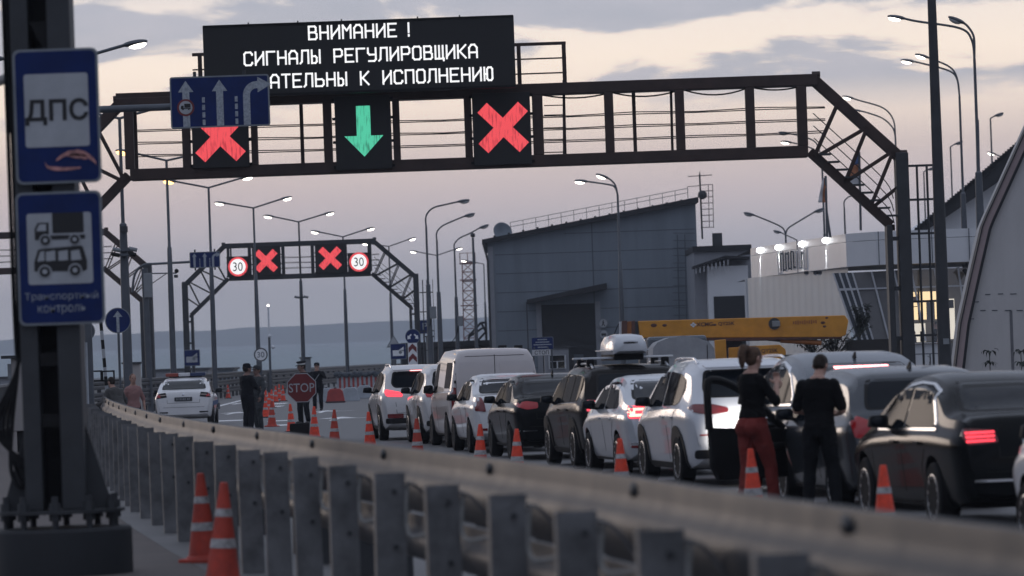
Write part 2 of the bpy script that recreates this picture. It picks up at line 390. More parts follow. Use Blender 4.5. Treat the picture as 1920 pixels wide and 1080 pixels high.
# painted arrows and dashes on the carriageway
m = MB()
def paint(px, py, w, l):
    c = G(px, py); c.z = .004
    m.add([c + Vector((-w, -l, 0)), c + Vector((w, -l, 0)), c + Vector((w, l, 0)), c + Vector((-w, l, 0))], [(0, 1, 2, 3)])
def arrow(px, py, s=1.0):
    c = G(px, py); c.z = .004
    for pts in ([(-.08, -2.5), (.08, -2.5), (.08, .4), (-.08, .4)], [(-.5, .4), (.5, .4), (0, 2.6)], [(.08, -.4), (1.0, .3), (1.0, .5), (.08, -.1)]):
        m.add([c + Vector((a * s, b * s * 1.3, 0)) for a, b in pts], [tuple(range(len(pts)))])
for q in ((632, 785, 1.25), (445, 757, 1.1), (436, 775, 1.1), (606, 772, 1.1)): arrow(*q)
for q in ((424, 789, .55, 1.2), (524, 789, .35, 1.0), (535, 797, .3, 1.2), (521, 757, .4, 2.2), (517, 762, .3, 2), (648, 834, .3, .8), (712, 849, .35, .7), (595, 826, .25, .8)): paint(*q)
ed = [(left_edge(y) + 2.1, y) for y in (160, 180, 200, 230, 277)]
for (x0, y0), (x1, y1) in zip(ed, ed[1:]): m.add([(x0 - .12, y0, .004), (x0 + .12, y0, .004), (x1 + .12, y1, .004), (x1 - .12, y1, .004)], [(0, 1, 2, 3)])
struct(m.build('road_marking', 'road_paint'))
# ------------------------------------------------------------------ near guardrail
gr = thing('guardrail', 'long galvanised crash barrier with wide posts sweeping across the foreground', 'guardrail', (curve(RAIL, 30), 30, 0))
def rail_path(offx, z, y0, y1, step=2.0):
    o = []; y = y0
    while y <= y1:
        dx = curve(RAIL, y + 1) - curve(RAIL, y - 1); nrm = Vector((2, -dx, 0)).normalized()
        o.append(Vector((curve(RAIL, y), y, z)) + nrm * offx); y += step
    return o
def wbeam(path, h=.31, d=.09, lip=.0):
    prof = [(0, .5), (-.3, .485), (-.36, .42), (-.38, .3), (-.46, .2), (-.7, .1), (-.95, 0), (-1, -.1), (-.95, -.25), (-.7, -.4), (-.5, -.5)]
    prof = prof + [(a + .1, b * .97) for a, b in prof[::-1]]
    rings = []
    for i, p in enumerate(path):
        t = (path[min(i + 1, len(path) - 1)] - path[max(i - 1, 0)]).normalized(); nrm = Vector((t.y, -t.x, 0))
        rings.append([p + nrm * (a * d) + Vector((0, 0, b * h)) for a, b in prof])
    return MB().loft(rings)
sm = lambda p: smooth_pts(p, 2)
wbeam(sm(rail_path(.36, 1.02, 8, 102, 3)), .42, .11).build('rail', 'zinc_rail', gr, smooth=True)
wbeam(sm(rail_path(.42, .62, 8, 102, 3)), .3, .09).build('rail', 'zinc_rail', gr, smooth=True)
y = 9.0; k = 0
proto = None
while y < 102:
    a = math.atan2(curve(RAIL, y + 1) - curve(RAIL, y - 1), 2)
    Rz = Matrix.Rotation(-a, 3, 'Z'); c = Vector((curve(RAIL, y), y, 0))
    mb = MB()
    hp = 1.1 + random.uniform(-.018, .018); Rz = Rz @ Matrix.Rotation(random.uniform(-.012, .012), 3, 'Y')
    mb.box(c + Vector((0, 0, hp / 2)), (.2, .012, hp), Rz)
    for sx in (-1, 1): mb.box(c + Rz @ Vector((sx * .094, .05, 0)) + Vector((0, 0, hp / 2)), (.012, .1, hp), Rz)
    pst = mb.build('post', 'zinc', gr)
    for zz in (.62, .98): MB().tube([c + Rz @ Vector((.03, -.006, 0)) + Vector((0, 0, zz)), c + Rz @ Vector((.03, -.028, 0)) + Vector((0, 0, zz))], .017, 6).build('bolt', 'dark_steel', pst)
    b = [c + Rz @ Vector(q) for q in ((.1, -.02, 1.04), (.18, -.02, 1.0), (.28, -.02, .86), (.36, -.02, .66), (.46, -.02, .56))]
    br = MB().tube(smooth_pts(b, 3), .012, 6); br.build('bracket', 'zinc', gr)
    c2 = c + Rz @ Vector((.82, 1.1, 0)); MB().box(c2 + Vector((0, 0, .41)), (.2, .09, .82), Rz).build('rear_post', 'dark_steel', gr)
    y += 2.62
rope = thing('rope', 'pale rope strung loosely from post to post along the nearest barrier posts', 'rope', (curve(RAIL, 24), 24, 0)); rp_ = []; yy_ = 9.0; random.seed(12)
while yy_ < 47:
    x_ = curve(RAIL, yy_); q_ = curve(RAIL, yy_ + 2.62); d_ = random.uniform(.0, .12); F_ = lambda f, z, o=-.07: Vector((x_ + (q_ - x_) * f + o, yy_ + 2.62 * f, z))
    rp_ += [F_(0.03, 1.02, .13), F_(.25, .93 - d_, .13), F_(.6, .84 - d_, .12), F_(.94, .8 - d_, .1), F_(1.0, .92, .11)]; yy_ += 2.62
MB().tube(smooth_pts(rp_, 3), .013, 6).build('strand', 'rope', rope, smooth=True)
# joint sleeves and dark reflector pockets along the top beam
y = 12.0
while y < 100:
    p = rail_path(.325, 1.165, y, y)[0]
    MB().ell(p, (.03, .13, .04), 12, 8).build('bolt_cover', 'dark_steel', gr, smooth=True)
    y += 5.2
# ------------------------------------------------------------------ far guardrails
def far_rail(name, tab, y0, y1, step, label):
    t = thing(name, label, 'guardrail', (curve(tab, y0), y0, 0))
    pth = lambda z: [Vector((curve(tab, yy), yy, z)) for yy in np.arange(y0, y1 + .1, 8)]
    for z in (1.25, .85, .45):
        MB().loft([[p + Vector((0, 0, b)) + Vector((a, 0, 0)) for a, b in ((0, -.15), (.07, -.12), (.07, -.04), (.02, 0), (.07, .04), (.07, .12), (0, .15), (-.02, 0))] for p in pth(z)]).build('rail', 'zinc_rail', t, smooth=True)
    yy = y0
    while yy < y1:
        MB().box((curve(tab, yy) - .14, yy, .65), (.14, .1, 1.3)).build('post', 'dark_steel', t); yy += step
    return t
far_rail('guardrail', FARRAIL, 152, 430, 4, 'distant triple-beam crash barrier curving behind the white patrol car')
far_rail('guardrail', [(250, -14.2), (330, -12.4), (400, -9.5), (480, -3)], 262, 470, 6, 'far crash barrier running on to the right behind the STOP sign')
# ------------------------------------------------------------------ overhead gantries
def gantry(label, Y, xl, xr, zt, zb, hx, hz, posts, ch, m='rust_steel', left=True, right=True, steps=True, ladder=True, handrails=3):
    t = thing('sign_gantry', label, 'gantry', ((xl + xr) / 2, Y, 0)); D = ch * 2.6; yc = Y + D / 2
    def bar(nm, a, b, w, h): MB().beam(a, b, w, h, Vector((0, 1, 0)) if abs(b[0] - a[0]) < .01 else Vector((0, 0, 1))).build(nm, m, t, bevel=.015)
    V = lambda x, z, y=yc: Vector((x, y, z))
    bar('top_chord', V(xl - .05, zt), V(xr + .05, zt), D, ch); bar('bottom_chord', V(xl + .2, zb), V(xr - .2, zb), D, ch)
    for x, w in posts: MB().box((x, Y + ch / 2, (zt + zb) / 2), (w, ch, zt - zb - ch)).build('post', m, t, bevel=.01)
    for x in np.linspace(xl + .3, xr - .3, max(3, len(posts) // 2)): MB().box((x, Y + D, (zt + zb) / 2), (.08, .08, zt - zb - ch)).build('post', m, t)
    for sgn, x0, on in ((1, xr, right), (-1, xl, left)):
        if not on: continue
        xe = x0 + sgn * hx; xi = xe - sgn * .28; zi = zb - hz * .94
        bar('haunch_chord', V(x0, zt), V(xe, zt - hz), D * .55, ch * .95); bar('haunch_chord', V(x0 - sgn * .15, zb), V(xi, zi), D * .55, ch * .8)
        T = lambda f: V(x0 + sgn * hx * f, zt - hz * f, Y + ch / 2); B = lambda f: V(x0 - sgn * .15 + (xi - x0 + sgn * .15) * f, zb + (zi - zb) * f, Y + ch / 2)
        for a, b in ((B(.05), T(.27)), (B(.07), T(.6)), (B(.42), T(.6)), (B(.42), T(.9)), (B(.74), T(.9)), (B(.76), V(xe, zt - hz * 1.3, Y + ch / 2))):
            for dy in (0, D * .8): MB().beam(a + Vector((sgn * dy * .12, dy, 0)), b + Vector((sgn * dy * .12, dy, 0)), .055, .055).build('brace', m, t)
        MB().box((xe, yc, (zt - hz + .12) / 2), (ch * 1.1, D, zt - hz + .12)).build('leg', 'dark_steel', t, bevel=.015)
        MB().box((xi - sgn * ch * .2, yc, zi / 2), (ch * .5, D, zi)).build('leg', 'dark_steel', t, bevel=.015)
        k = .8
        while k < zi - .3: MB().box((xi + sgn * .1, Y + .1, k), (.24, .06, .09)).build('batten', 'dark_steel', t); k += 1.1
        for (x, z) in ((x0 + sgn * .05, zt + ch * .5), (xe + sgn * .05, zt - hz + .12), (xi, zi - .05)): MB().tube([(x - .09, yc, z), (x + .09, yc, z)], .07, 8).build('joint_plate', m, t)
        if steps and sgn > 0:
            st = MB()
            for f in np.linspace(.12, .95, 9):
                p = B(f); st.box(p + Vector((.12, .1, ch * .5)), (.26, D * .7, .035))
            st.build('steps', 'dark_steel', t)
            for off in (.35, .62, .9):
                MB().tube(smooth_pts([B(.02) + Vector((.1, D, off)), B(.5) + Vector((.1, D, off)), B(.95) + Vector((.05, D, off)), B(1.0) + Vector((.12, D, off - .3))], 4), .012, 5).build('handrail', 'dark_steel', t)
    if ladder:
        xe = xr + hx
        for z in np.arange(1.2, zt - hz, .75 if Y < 150 else 1.0): MB().box((xe + .52, yc, z), (.72, .05, .05)).build('ladder_hoop', 'dark_steel', t)
        for dx in (.34, .56, .86): MB().tube([(xe + dx, yc - .02, .6), (xe + dx, yc - .02, zt - hz - .15)], .026 if dx < .8 else .014, 6).build('ladder_rail', 'dark_steel', t)
    for i in range(handrails):
        z = zb + .32 + .28 * i + .1
        for dz in (0, .035):
            xs_ = np.linspace(xl + .1, xr + .25, 12)
            MB().tube([(x, Y + D + .1, z + dz + .02 * math.sin(x * 2.1 + i) * (1 if dz else .3)) for x in xs_], .012, 5).build('handrail', 'dark_steel', t)
    return t
Yg = 101.0; pxs = lambda x, y, Y: P(x, y, Y).x; pz = lambda x, y, Y: P(x, y, Y).z
posts = [(pxs(x, 240, Yg), w / 85.1) for x, w in ((241, 17), (348, 15), (476, 12), (614, 16), (743, 13), (878, 14), (1009, 20), (1143, 17), (1276, 17), (1408, 17), (1505, 19))]
zT, zB = (pz(225, 191, Yg) + pz(1500, 153, Yg)) / 2, (pz(300, 322, Yg) + pz(1480, 288, Yg)) / 2
g1 = gantry('large rusty steel gantry spanning the road and carrying the big message board', Yg, pxs(222, 190, Yg), pxs(1528, 153, Yg), zT, zB, 1.86, 1.80, posts, .25)
MB().box((pxs(425, 181, Yg), Yg + .3, pz(425, 176, Yg)), (4.9, .5, .2)).build('cable_tray', 'rust_steel', g1)
for x in (1258, 1057): MB().tube([P(x, 170, Yg + .5), P(x + 3, 290, Yg + .5)], .03, 6).build('post', 'rust_steel', g1)
# cables slung under the top chord
for a, b, s_ in ((1020, 1140, .08), (1150, 1270, .1), (1285, 1400, .12), (1415, 1500, .06)):
    p, q = P(a, 166, Yg + .1), P(b, 162, Yg + .1); p.z = q.z = zT - .14
    MB().tube([p.lerp(q, t) - Vector((0, 0, s_ * 4 * t * (1 - t))) for t in np.linspace(0, 1, 9)], .018, 5).build('cable', 'black', g1)
# maintenance catwalk railing beside the board
for (xa, xb, ya) in ((967, 1057, 80), (362, 384, 100)):
    cw = MB(); z0 = zT; zt_ = pz((xa + xb) / 2, ya, Yg)
    for x in ((xb, xa + 5) if xa > 900 else (xa + 10,)): cw.box((pxs(x, ya, Yg), Yg + .4, (z0 + zt_) / 2), (.09, .09, zt_ - z0))
    for f, w in ((1, .07), (.68, .03), (.36, .03)): cw.box((pxs((xa + xb) / 2, ya, Yg), Yg + .4, z0 + (zt_ - z0) * f), ((xb - xa) / 85.1 + .1, .06, w))
    cw.build('catwalk_railing', 'rust_steel', g1)
cw = MB()
for x in (1070, 1057): pass
cw.tube([P(1057, 150, Yg + .6), P(1058, 290, Yg + .6)], .03, 6); [cw.tube([P(1020, yy, Yg + .6), P(1060, yy - 1, Yg + .6)], .012, 5) for yy in (198, 216, 240, 262, 286)]
cw.build('ladder', 'rust_steel', g1)
Yh = 237.0
posts2 = [(pxs(x, 490, Yh), w / 36.3) for x, w in ((428, 5), (468, 6), (531, 6), (586, 6), (648, 6), (694, 6))]
zT2, zB2 = (pz(425, 461, Yh) + pz(697, 452, Yh)) / 2, (pz(425, 522, Yh) + pz(697, 513, Yh)) / 2
g2 = gantry('distant dark steel gantry with two red crosses and two speed displays', Yh, pxs(420, 461, Yh), pxs(700, 452, Yh), zT2, zB2, 2.12, 1.95, posts2, .25, m='dark_steel')
Yk = 215.0
gantry('third steel gantry over the left carriageway, half hidden by the blue post signs', Yk, P(-260, 480, Yk).x, P(196, 440, Yk).x, pz(100, 438, Yk), pz(100, 505, Yk) , 1.95, 1.75, [(P(x, 470, Yk).x, .2) for x in (-240, -160, -90, -30, 60, 130)], .3, ladder=False, steps=False)
# ------------------------------------------------------------------ LED message board
GL = {  # strokes on a 4 x 6 grid
 'В': [[(0, 0), (0, 6), (3, 6), (3.6, 5.4), (3.6, 3.8), (3, 3.2), (0, 3.2)], [(3, 3.2), (4, 2.4), (4, .7), (3.3, 0), (0, 0)]], 'Н': [[(0, 0), (0, 6)], [(4, 0), (4, 6)], [(0, 3), (4, 3)]],
 'И': [[(0, 6), (0, 0)], [(0, .8), (4, 5.2)], [(4, 6), (4, 0)]], 'М': [[(0, 0), (0, 6), (2, 3.6), (4, 6), (4, 0)]], 'А': [[(0, 0), (0, 4.6), (1.2, 6), (2.8, 6), (4, 4.6), (4, 0)], [(0, 2.4), (4, 2.4)]],
 'Е': [[(4, 6), (0, 6), (0, 0), (4, 0)], [(0, 3.1), (3.2, 3.1)]], '!': [[(2, 6), (2, 1.8)], [(2, .6), (2, 0)]], 'С': [[(4, 4.8), (4, 5.2), (3.2, 6), (.8, 6), (0, 5.2), (0, .8), (.8, 0), (3.2, 0), (4, .8), (4, 1.2)]],
 'Г': [[(0, 0), (0, 6), (4, 6)]], 'Л': [[(-.2, 0), (.6, .8), (.9, 6), (4, 6), (4, 0)]], 'Ы': [[(0, 6), (0, 0), (1.8, 0), (2.5, .7), (2.5, 2.5), (1.8, 3.2), (0, 3.2)], [(4.1, 6), (4.1, 0)]],
 'Р': [[(0, 0), (0, 6), (3.2, 6), (4, 5.2), (4, 3.4), (3.2, 2.7), (0, 2.7)]], 'У': [[(0, 6), (0, 3.8), (.8, 3), (4, 3)], [(4, 6), (4, .8), (3.2, 0), (.4, 0)]], 'О': [[(.8, 6), (3.2, 6), (4, 5.2), (4, .8), (3.2, 0), (.8, 0), (0, .8), (0, 5.2), (.8, 6)]],
 'Щ': [[(0, 6), (0, 0), (4.2, 0), (4.2, -.9)], [(1.9, 6), (1.9, 0)], [(3.8, 6), (3.8, 0)]], 'К': [[(0, 0), (0, 6)], [(4, 6), (.9, 3.1), (4, 0)], [(0, 3.1), (.9, 3.1)]], 'Т': [[(0, 6), (4, 6)], [(2, 6), (2, 0)]],
 'Ь': [[(0, 6), (0, 0), (3.2, 0), (4, .8), (4, 2.5), (3.2, 3.2), (0, 3.2)]], 'П': [[(0, 0), (0, 6), (4, 6), (4, 0)]], 'Ю': [[(0, 0), (0, 6)], [(0, 3), (1.4, 3)], [(2.1, 6), (3.5, 6), (4.1, 5.2), (4.1, .8), (3.5, 0), (2.1, 0), (1.4, .8), (1.4, 5.2), (2.1, 6)]],
 'Б': [[(3.8, 6), (0, 6), (0, 0), (3.2, 0), (4, .8), (4, 2.5), (3.2, 3.2), (0, 3.2)]], 'Я': [[(4, 0), (4, 6), (.8, 6), (0, 5.2), (0, 3.6), (.8, 2.9), (4, 2.9)], [(1.5, 2.9), (0, 0)]], 'З': [[(0, 5.2), (.8, 6), (3.2, 6), (4, 5.2), (4, 3.8), (3.2, 3.1), (1.4, 3.1)], [(3.2, 3.1), (4, 2.3), (4, .8), (3.2, 0), (.8, 0), (0, .8)]]}
Yb = 100.0
def stroke(mb, pts, w, y):
    for i in range(len(pts) - 1):
        a, b = Vector((pts[i][0], y, pts[i][1])), Vector((pts[i + 1][0], y, pts[i + 1][1])); d = (b - a).normalized() * w * .45; n = Vector((d.z, 0, -d.x)).normalized() * w / 2
        e0 = d; e1 = d
        mb.add([a - e0 + n, b + e1 + n, b + e1 - n, a - e0 - n], [(0, 1, 2, 3)])
board = thing('message_board', 'wide black LED message board with three rows of white Cyrillic capitals', 'message board', P(673, 172, Yb))
c0, c1 = P(384, 180, Yb), P(963, 31, Yb); c2 = P(384, 47, Yb); c3 = P(963, 165, Yb)
zb_, zt_ = (c0.z + c3.z) / 2, (c1.z + c2.z) / 2
MB().box(((c0.x + c1.x) / 2, Yb + .25, (zb_ + zt_) / 2), (c1.x - c0.x, .5, zt_ - zb_)).build('housing', 'led_black', board, bevel=.01)
fr = MB()
for z in (zb_ + .012, zt_ - .012): fr.box(((c0.x + c1.x) / 2, Yb - .012, z), (c1.x - c0.x - .02, .02, .05))
fr.build('frame', 'black', board)
for x in (465, 558, 640, 783, 862): MB().box((pxs(x, 42, Yb), Yb + .1, zt_ + .025), (.03, .03, .06)).build('lifting_eye', 'dark_steel', board)
for txt, xs0, pit, fz, dx0, yl in (('ВНИМАНИЕ!', 578, 21.3, .853, 1, 59), ('СИГНАЛЫ РЕГУЛИРОВЩИКА', 457, 21.1, .519, 1, 103), ('ОБЯЗАТЕЛЬНЫ К ИСПОЛНЕНИЮ', 511 - 4 * 21.15, 21.1, .192, -3, 147)):
    mb = MB(); kb = sp(Yb); h = 24.0 / kb; gw = 14.5 / kb; xw = pxs(xs0 + dx0, yl, Yb); z0 = zb_ + (zt_ - zb_) * fz - h / 2
    for i, chh in enumerate(txt):
        if chh == ' ': continue
        x0 = xw + (i + (.45 if chh == '!' else 0)) * pit / kb
        for st in GL[chh]: stroke(mb, [(x0 + a / 4 * gw, z0 + b / 6 * h) for a, b in st], .04, Yb - .006)
    mb.build('lettering', 'led_white', board)
# ------------------------------------------------------------------ lane signals
def signal(label, px, Y, sym, group, scale):
    x0, y0, x1, y1 = px; a, b = P(x0, y1, Y), P(x1, y0, Y); cx, cz = (a.x + b.x) / 2, (a.z + b.z) / 2; w, h = b.x - a.x, b.z - a.z
    t = thing('lane_signal', label, 'lane signal', (cx, Y, a.z), group)
    MB().box((cx, Y + .12, cz), (w, .24, h)).build('housing', 'led_black', t, bevel=.01)
    for sx in (-1, 1):
        for f in (-.46, -.12, .2, .46): MB().box((cx + sx * (w / 2 + .03 * scale), Y + .1, cz + f * h), (.06 * scale, .05, .06 * scale)).build('clamp', 'black', t)
    return t, cx, cz, w, h
def cross(mb, cx, cz, half, w, y):
    l = half * math.sqrt(2) - w / 2; q = w / 2
    pts = [(q, q), (l, q), (l, -q), (q, -q), (q, -l), (-q, -l), (-q, -q), (-l, -q), (-l, q), (-q, q), (-q, l), (q, l)]; c = math.sqrt(.5)
    mb.add([(cx + (a - b) * c, y, cz + (a + b) * c) for a, b in pts], [tuple(range(12))])
Ys = Yg - .12
LSG = 'lane signals hung in the gantries'
for lab, px, (sx0, sy0, sx1, sy1) in (('red cross lane signal partly behind the blue lane sign on the large gantry', (362, 178, 463, 316), (366, 208, 459, 304)), ('red cross lane signal at the right end of the big message board', (889, 172, 993, 311), (896, 190, 991, 288))):
    t, cx, cz, w, h = signal(lab, px, Ys, 'x', LSG, 1); c = P((sx0 + sx1) / 2, (sy0 + sy1) / 2, Ys)
    mb = MB(); cross(mb, c.x, c.z, .555, .3, Ys - .006); mb.build('symbol', 'led_red', t)
t, cx, cz, w, h = signal('green downward arrow lane signal below the middle of the message board', (631, 178, 731, 319), Ys, 'a', LSG, 1)
c = P(682, 246, Ys); hw = .43; q = .155
MB().add([(c.x + a, Ys - .006, c.z + b) for a, b in ((-q, .56), (q, .56), (q, -.1), (hw, -.1), (0, -.56), (-hw, -.1), (-q, -.1))], [tuple(range(7))]).build('symbol', 'led_green', t)
Ys2 = Yh - .15
for lab, px, cc_ in (('left of the two red crosses on the distant gantry', (474, 460, 525, 518), (499, 489)), ('right of the two red crosses on the distant gantry', (592, 456, 644, 513), (619, 484))):
    t, cx, cz, w, h = signal(lab, px, Ys2, 'x', LSG, .8); c = P(*cc_, Ys2); mb = MB(); cross(mb, c.x, c.z, .6, .34, Ys2 - .006); mb.build('symbol', 'led_red', t)
for lab, px, cc_ in (('round 30 speed display at the left end of the distant gantry', (426, 480, 466, 520), (446, 500)), ('round 30 speed display at the right end of the distant gantry', (653, 473, 693, 512), (673, 491))):
    t, cx, cz, w, h = signal(lab, px, Ys2, 's', 'speed displays on the distant gantry', .6); c = P(*cc_, Ys2); t['category'] = 'speed display'; t.name = 'speed_display'
    MB().add([(a, Ys2 - .006, b) for a, b in circ(c.x, c.z, .5)], [tuple(range(28))]).build('red_ring', 'led_red', t)
    MB().add([(a, Ys2 - .012, b) for a, b in circ(c.x, c.z, .4)], [tuple(range(28))]).build('lit_disc', 'led_white', t)
    mb = MB(); text(mb, '30', (c.x, Ys2 - .018, c.z), .46, .5); mb.build('digits', 'led_digit', t)
# ------------------------------------------------------------------ tall sign post at left
Yp = 41.7; bc = G(122, 1077)
Yp = bc.y; sps = sp(Yp)
post = thing('sign_post', 'massive dark steel column bolted to a round concrete footing at the left edge', 'sign post', (bc.x, Yp, 0))
MB().lathe([(.62, 0), (.62, .40), (.6, .43), (0, .43)], 40, (bc.x, Yp, 0)).build('footing', 'concrete', post, smooth=True, bevel=.01)
post.children[0].data.materials.clear(); post.children[0].data.materials.append(MAT['gate_dark'])
MB().lathe([(.0, .56), (.58, .56), (.58, .59), (0, .59)], 32, (bc.x - .02, Yp, 0)).build('base_plate', 'dark_steel', post, smooth=True)
for i in range(10):
    bo = MB()
    a = 2 * math.pi * (i + .5) / 10; p = Vector((bc.x - .02 + .5 * math.cos(a), Yp + .5 * math.sin(a), 0))
    bo.tube([p + Vector((0, 0, .42)), p + Vector((0, 0, .72))], .03, 8); bo.tube([p + Vector((0, 0, .5)), p + Vector((0, 0, .56))], .055, 6); bo.tube([p + Vector((0, 0, .59)), p + Vector((0, 0, .66))], .052, 6); bo.build('anchor_bolt', 'dark_steel', post)
cx = bc.x - .04; ctop = 7.4
col_ = MB()
col_.box((cx - .19, Yp, (ctop + .59) / 2), (.16, .46, ctop - .59)); col_.box((cx + .165, Yp, (ctop + .59) / 2), (.21, .46, ctop - .59)); col_.build('column', 'dark_steel', post, bevel=.012)
MB().box((cx - .035, Yp + .14, (ctop + .59) / 2), (.15, .05, ctop - .6)).build('web_plate', 'black', post)
for sx in (-1, 1): MB().prism([(cx + sx * .27, Yp - .02, .59), (cx + sx * .5, Yp - .02, .59), (cx + sx * .27, Yp - .02, 1.36)], (0, .04, 0)).build('gusset', 'dark_steel', post)
for z in np.arange(1.4, 3.4, .55): MB().box((cx - .02, Yp - .2, z), (.16, .02, .12)).build('stiffener', 'black', post)
for z in (5.9, 5.0): MB().prism([(cx - .1, Yp - .2, z), (cx + .06, Yp - .2, z), (cx + .24, Yp - .2, z - .55), (cx + .16, Yp - .2, z - .55)], (0, .02, 0)).build('stiffener', 'black', post)
cb = MB()
for k in range(5):
    o = random.uniform(-.03, .03)
    cb.tube(smooth_pts([(cx - .31 + o, Yp - .12, 7.0), (cx - .3 + o, Yp - .13, 2.5), (cx - .31, Yp - .14, 1.9), (cx - .38 - .04 * k, Yp - .14, 1.35), (cx - .4 + .05 * k, Yp - .14, .95), (cx - .3 + .04 * k, Yp - .14, .8), (cx - .26, Yp - .13, 1.1)], 6), .018, 6)
cb.build('cable_bundle', 'black', post, smooth=True)
MB().tube([(cx - .3, Yp - .1, 4.0), (cx - .3, Yp - .1, 7.3)], .03, 8).build('conduit', 'dark_steel', post)
cm_ = thing('surveillance_camera', 'white tube camera bracketed to the big column above the first blue sign', 'camera', P(5, 150, Yp))
a, b = P(-22, 160, Yp), P(14, 146, Yp); MB().tube([a, b], .045, 12).build('camera_body', 'cabinet', cm_, smooth=True); MB().tube([a + Vector((-.02, 0, -.01)), a], .05, 12).build('lens_hood', 'black', cm_)
MB().tube([b, P(18, 165, Yp), P(24, 168, Yp)], .02, 6).build('bracket', 'dark_steel', cm_)
MB().ell(P(17, 45, Yp), (.05, .05, .1)).build('junction_box', 'black', post, smooth=True)
def picto_truck(mb, o, s, y, x0=0, z0=0):
    q = lambda pts: plate(mb, o, [(x0 + a * s, z0 + b * s) for a, b in pts], y)
    q(rrect(-.13, .08, .47, .47, .02)); q([(-.47, -.04), (-.47, .17), (-.41, .29), (-.2, .29), (-.2, -.04)]); q([(-.2, -.04), (-.2, .04), (.49, .04), (.49, -.04)])
def bus_shape(mb, o, s, y, x0, z0):
    plate(mb, o, [(x0 + a * s, z0 + b * s) for a, b in [(-.5, -.15), (-.5, .02), (-.42, .26), (-.36, .28), (.4, .32), (.44, .3), (.51, .04), (.51, -.14), (.45, -.17)]], y)
def big_sign(name, label, tl, br, kind):
    o = P(*tl, Yp - .3); e = P(*br, Yp - .3); w, h = e.x - o.x, o.z - e.z; c = Vector(((o.x + e.x) / 2, Yp - .3, (o.z + e.z) / 2))
    t = thing(name, label, 'road sign', c)
    plate(MB(), c, rrect(-w / 2, -h / 2, w / 2, h / 2, .06), 0, .025).build('panel', 'sign_edge', t)
    plate(MB(), c, rrect(-w / 2 + .022, -h / 2 + .022, w / 2 - .022, h / 2 - .022, .05), .004).build('blue_field', 'blue_sign', t)
    iw = w * .375; z1 = h * (.315 if kind == 'a' else .34); z0 = z1 - (.66 if kind == 'a' else .64)
    plate(MB(), c, rrect(-iw, z0, iw, z1, .025), .008).build('white_field', 'sign_white', t)
    for sx in (-.15, .15): MB().box(c + Vector((sx, .12, 0)), (.05, .2, h * .8)).build('bracket', 'dark_steel', t)
    return t, c, w, h, z0, z1
t, c, w, h, z0, z1 = big_sign('road_sign', 'upper blue sign with black letters ДПС and a torn sticker below them', (22.5, 94), (191, 341), 'a')
mb = MB(); v, f = text_mesh('ДПС', .235, .57, .028); mb.add([c + Vector((0, -.0125, (z0 + z1) / 2 - .015)) + p for p in v], f); mb.build('lettering', 'sign_black', t)
mb = MB()
for pts, wd in (([(-.02, -.40), (.06, -.35), (.16, -.335), (.24, -.35), (.31, -.40), (.34, -.44)], .055), ([(-.12, -.41), (-.10, -.455), (-.02, -.475), (.1, -.478), (.2, -.472)], .035), ([(.1, -.36), (.2, -.37), (.26, -.385)], .05)):
    pts = smooth_pts([Vector((a, 0, b)) for a, b in pts], 4); k = len(pts)
    for i in range(k - 1):
        a_, b_ = pts[i], pts[i + 1]; w0 = wd * (.35 + .65 * math.sin(math.pi * (i + .3) / k)) * random.uniform(.7, 1.1) / 2; w1 = wd * (.35 + .65 * math.sin(math.pi * (i + 1.3) / k)) / 2
        mb.add([c + Vector((p.x, -.0125, p.z + dz)) for p, dz in ((a_, w0), (b_, w1), (b_, -w1), (a_, -w0))], [(0, 3, 2, 1)])
mb.build('torn_sticker', 'sticker', t)
t, c, w, h, z0, z1 = big_sign('road_sign', 'lower blue sign with black truck and minibus symbols on a white square', (28, 362), (198, 606), 'b')
mb = MB(); s_ = .47; picto_truck(mb, c, s_, .0125, 0, z0 + .42); bus_shape(mb, c, s_, .0125, 0, z0 + .19)
mb.build('vehicle_symbols', 'sign_black', t)
mb = MB()
plate(mb, c, [(a * s_, z0 + .42 + b * s_) for a, b in [(-.44, .13), (-.38, .26), (-.25, .26), (-.25, .13)]], .016)
for x0, x1 in ((-.44, -.3), (-.27, -.09), (-.03, .15), (.21, .41)): plate(mb, c, [(a * s_, z0 + .19 + b * s_) for a, b in [(x0 + (.0 if x0 > -.4 else -.0), .04), (x0 + (.06 if x0 < -.4 else 0), .22), (x1 - (.04 if x1 > .4 else 0), .24), (x1, .05)]], .016)
wh = ((-.27, -.05, .095, z0 + .42), (.29, -.05, .09, z0 + .42), (-.3, -.16, .105, z0 + .19), (.28, -.15, .105, z0 + .19))
for a, b, r, zz in wh: plate(mb, c, circ(a * s_, zz + b * s_, r * s_ * 1.25, 20), .016)
mb.build('symbol_cutouts', 'sign_white', t)
mb = MB()
for a, b, r, zz in wh: plate(mb, c, circ(a * s_, zz + b * s_, r * s_, 20), .020)
mb.build('symbol_wheels', 'sign_black', t); mb = MB()
for a, b, r, zz in wh: plate(mb, c, circ(a * s_, zz + b * s_, r * s_ * .45, 16), .024)
mb.build('symbol_hubs', 'sign_white', t)
mb = MB()
for txt, zz, wd in (('Транспортный', -.345, .66), ('контроль', -.465, .43)):
    v, f = text_mesh(txt, .085, wd, -.004); mb.add([c + Vector((0, -.0085, zz)) + p for p in v], f)
mb.build('lettering', 'sign_letter', t)
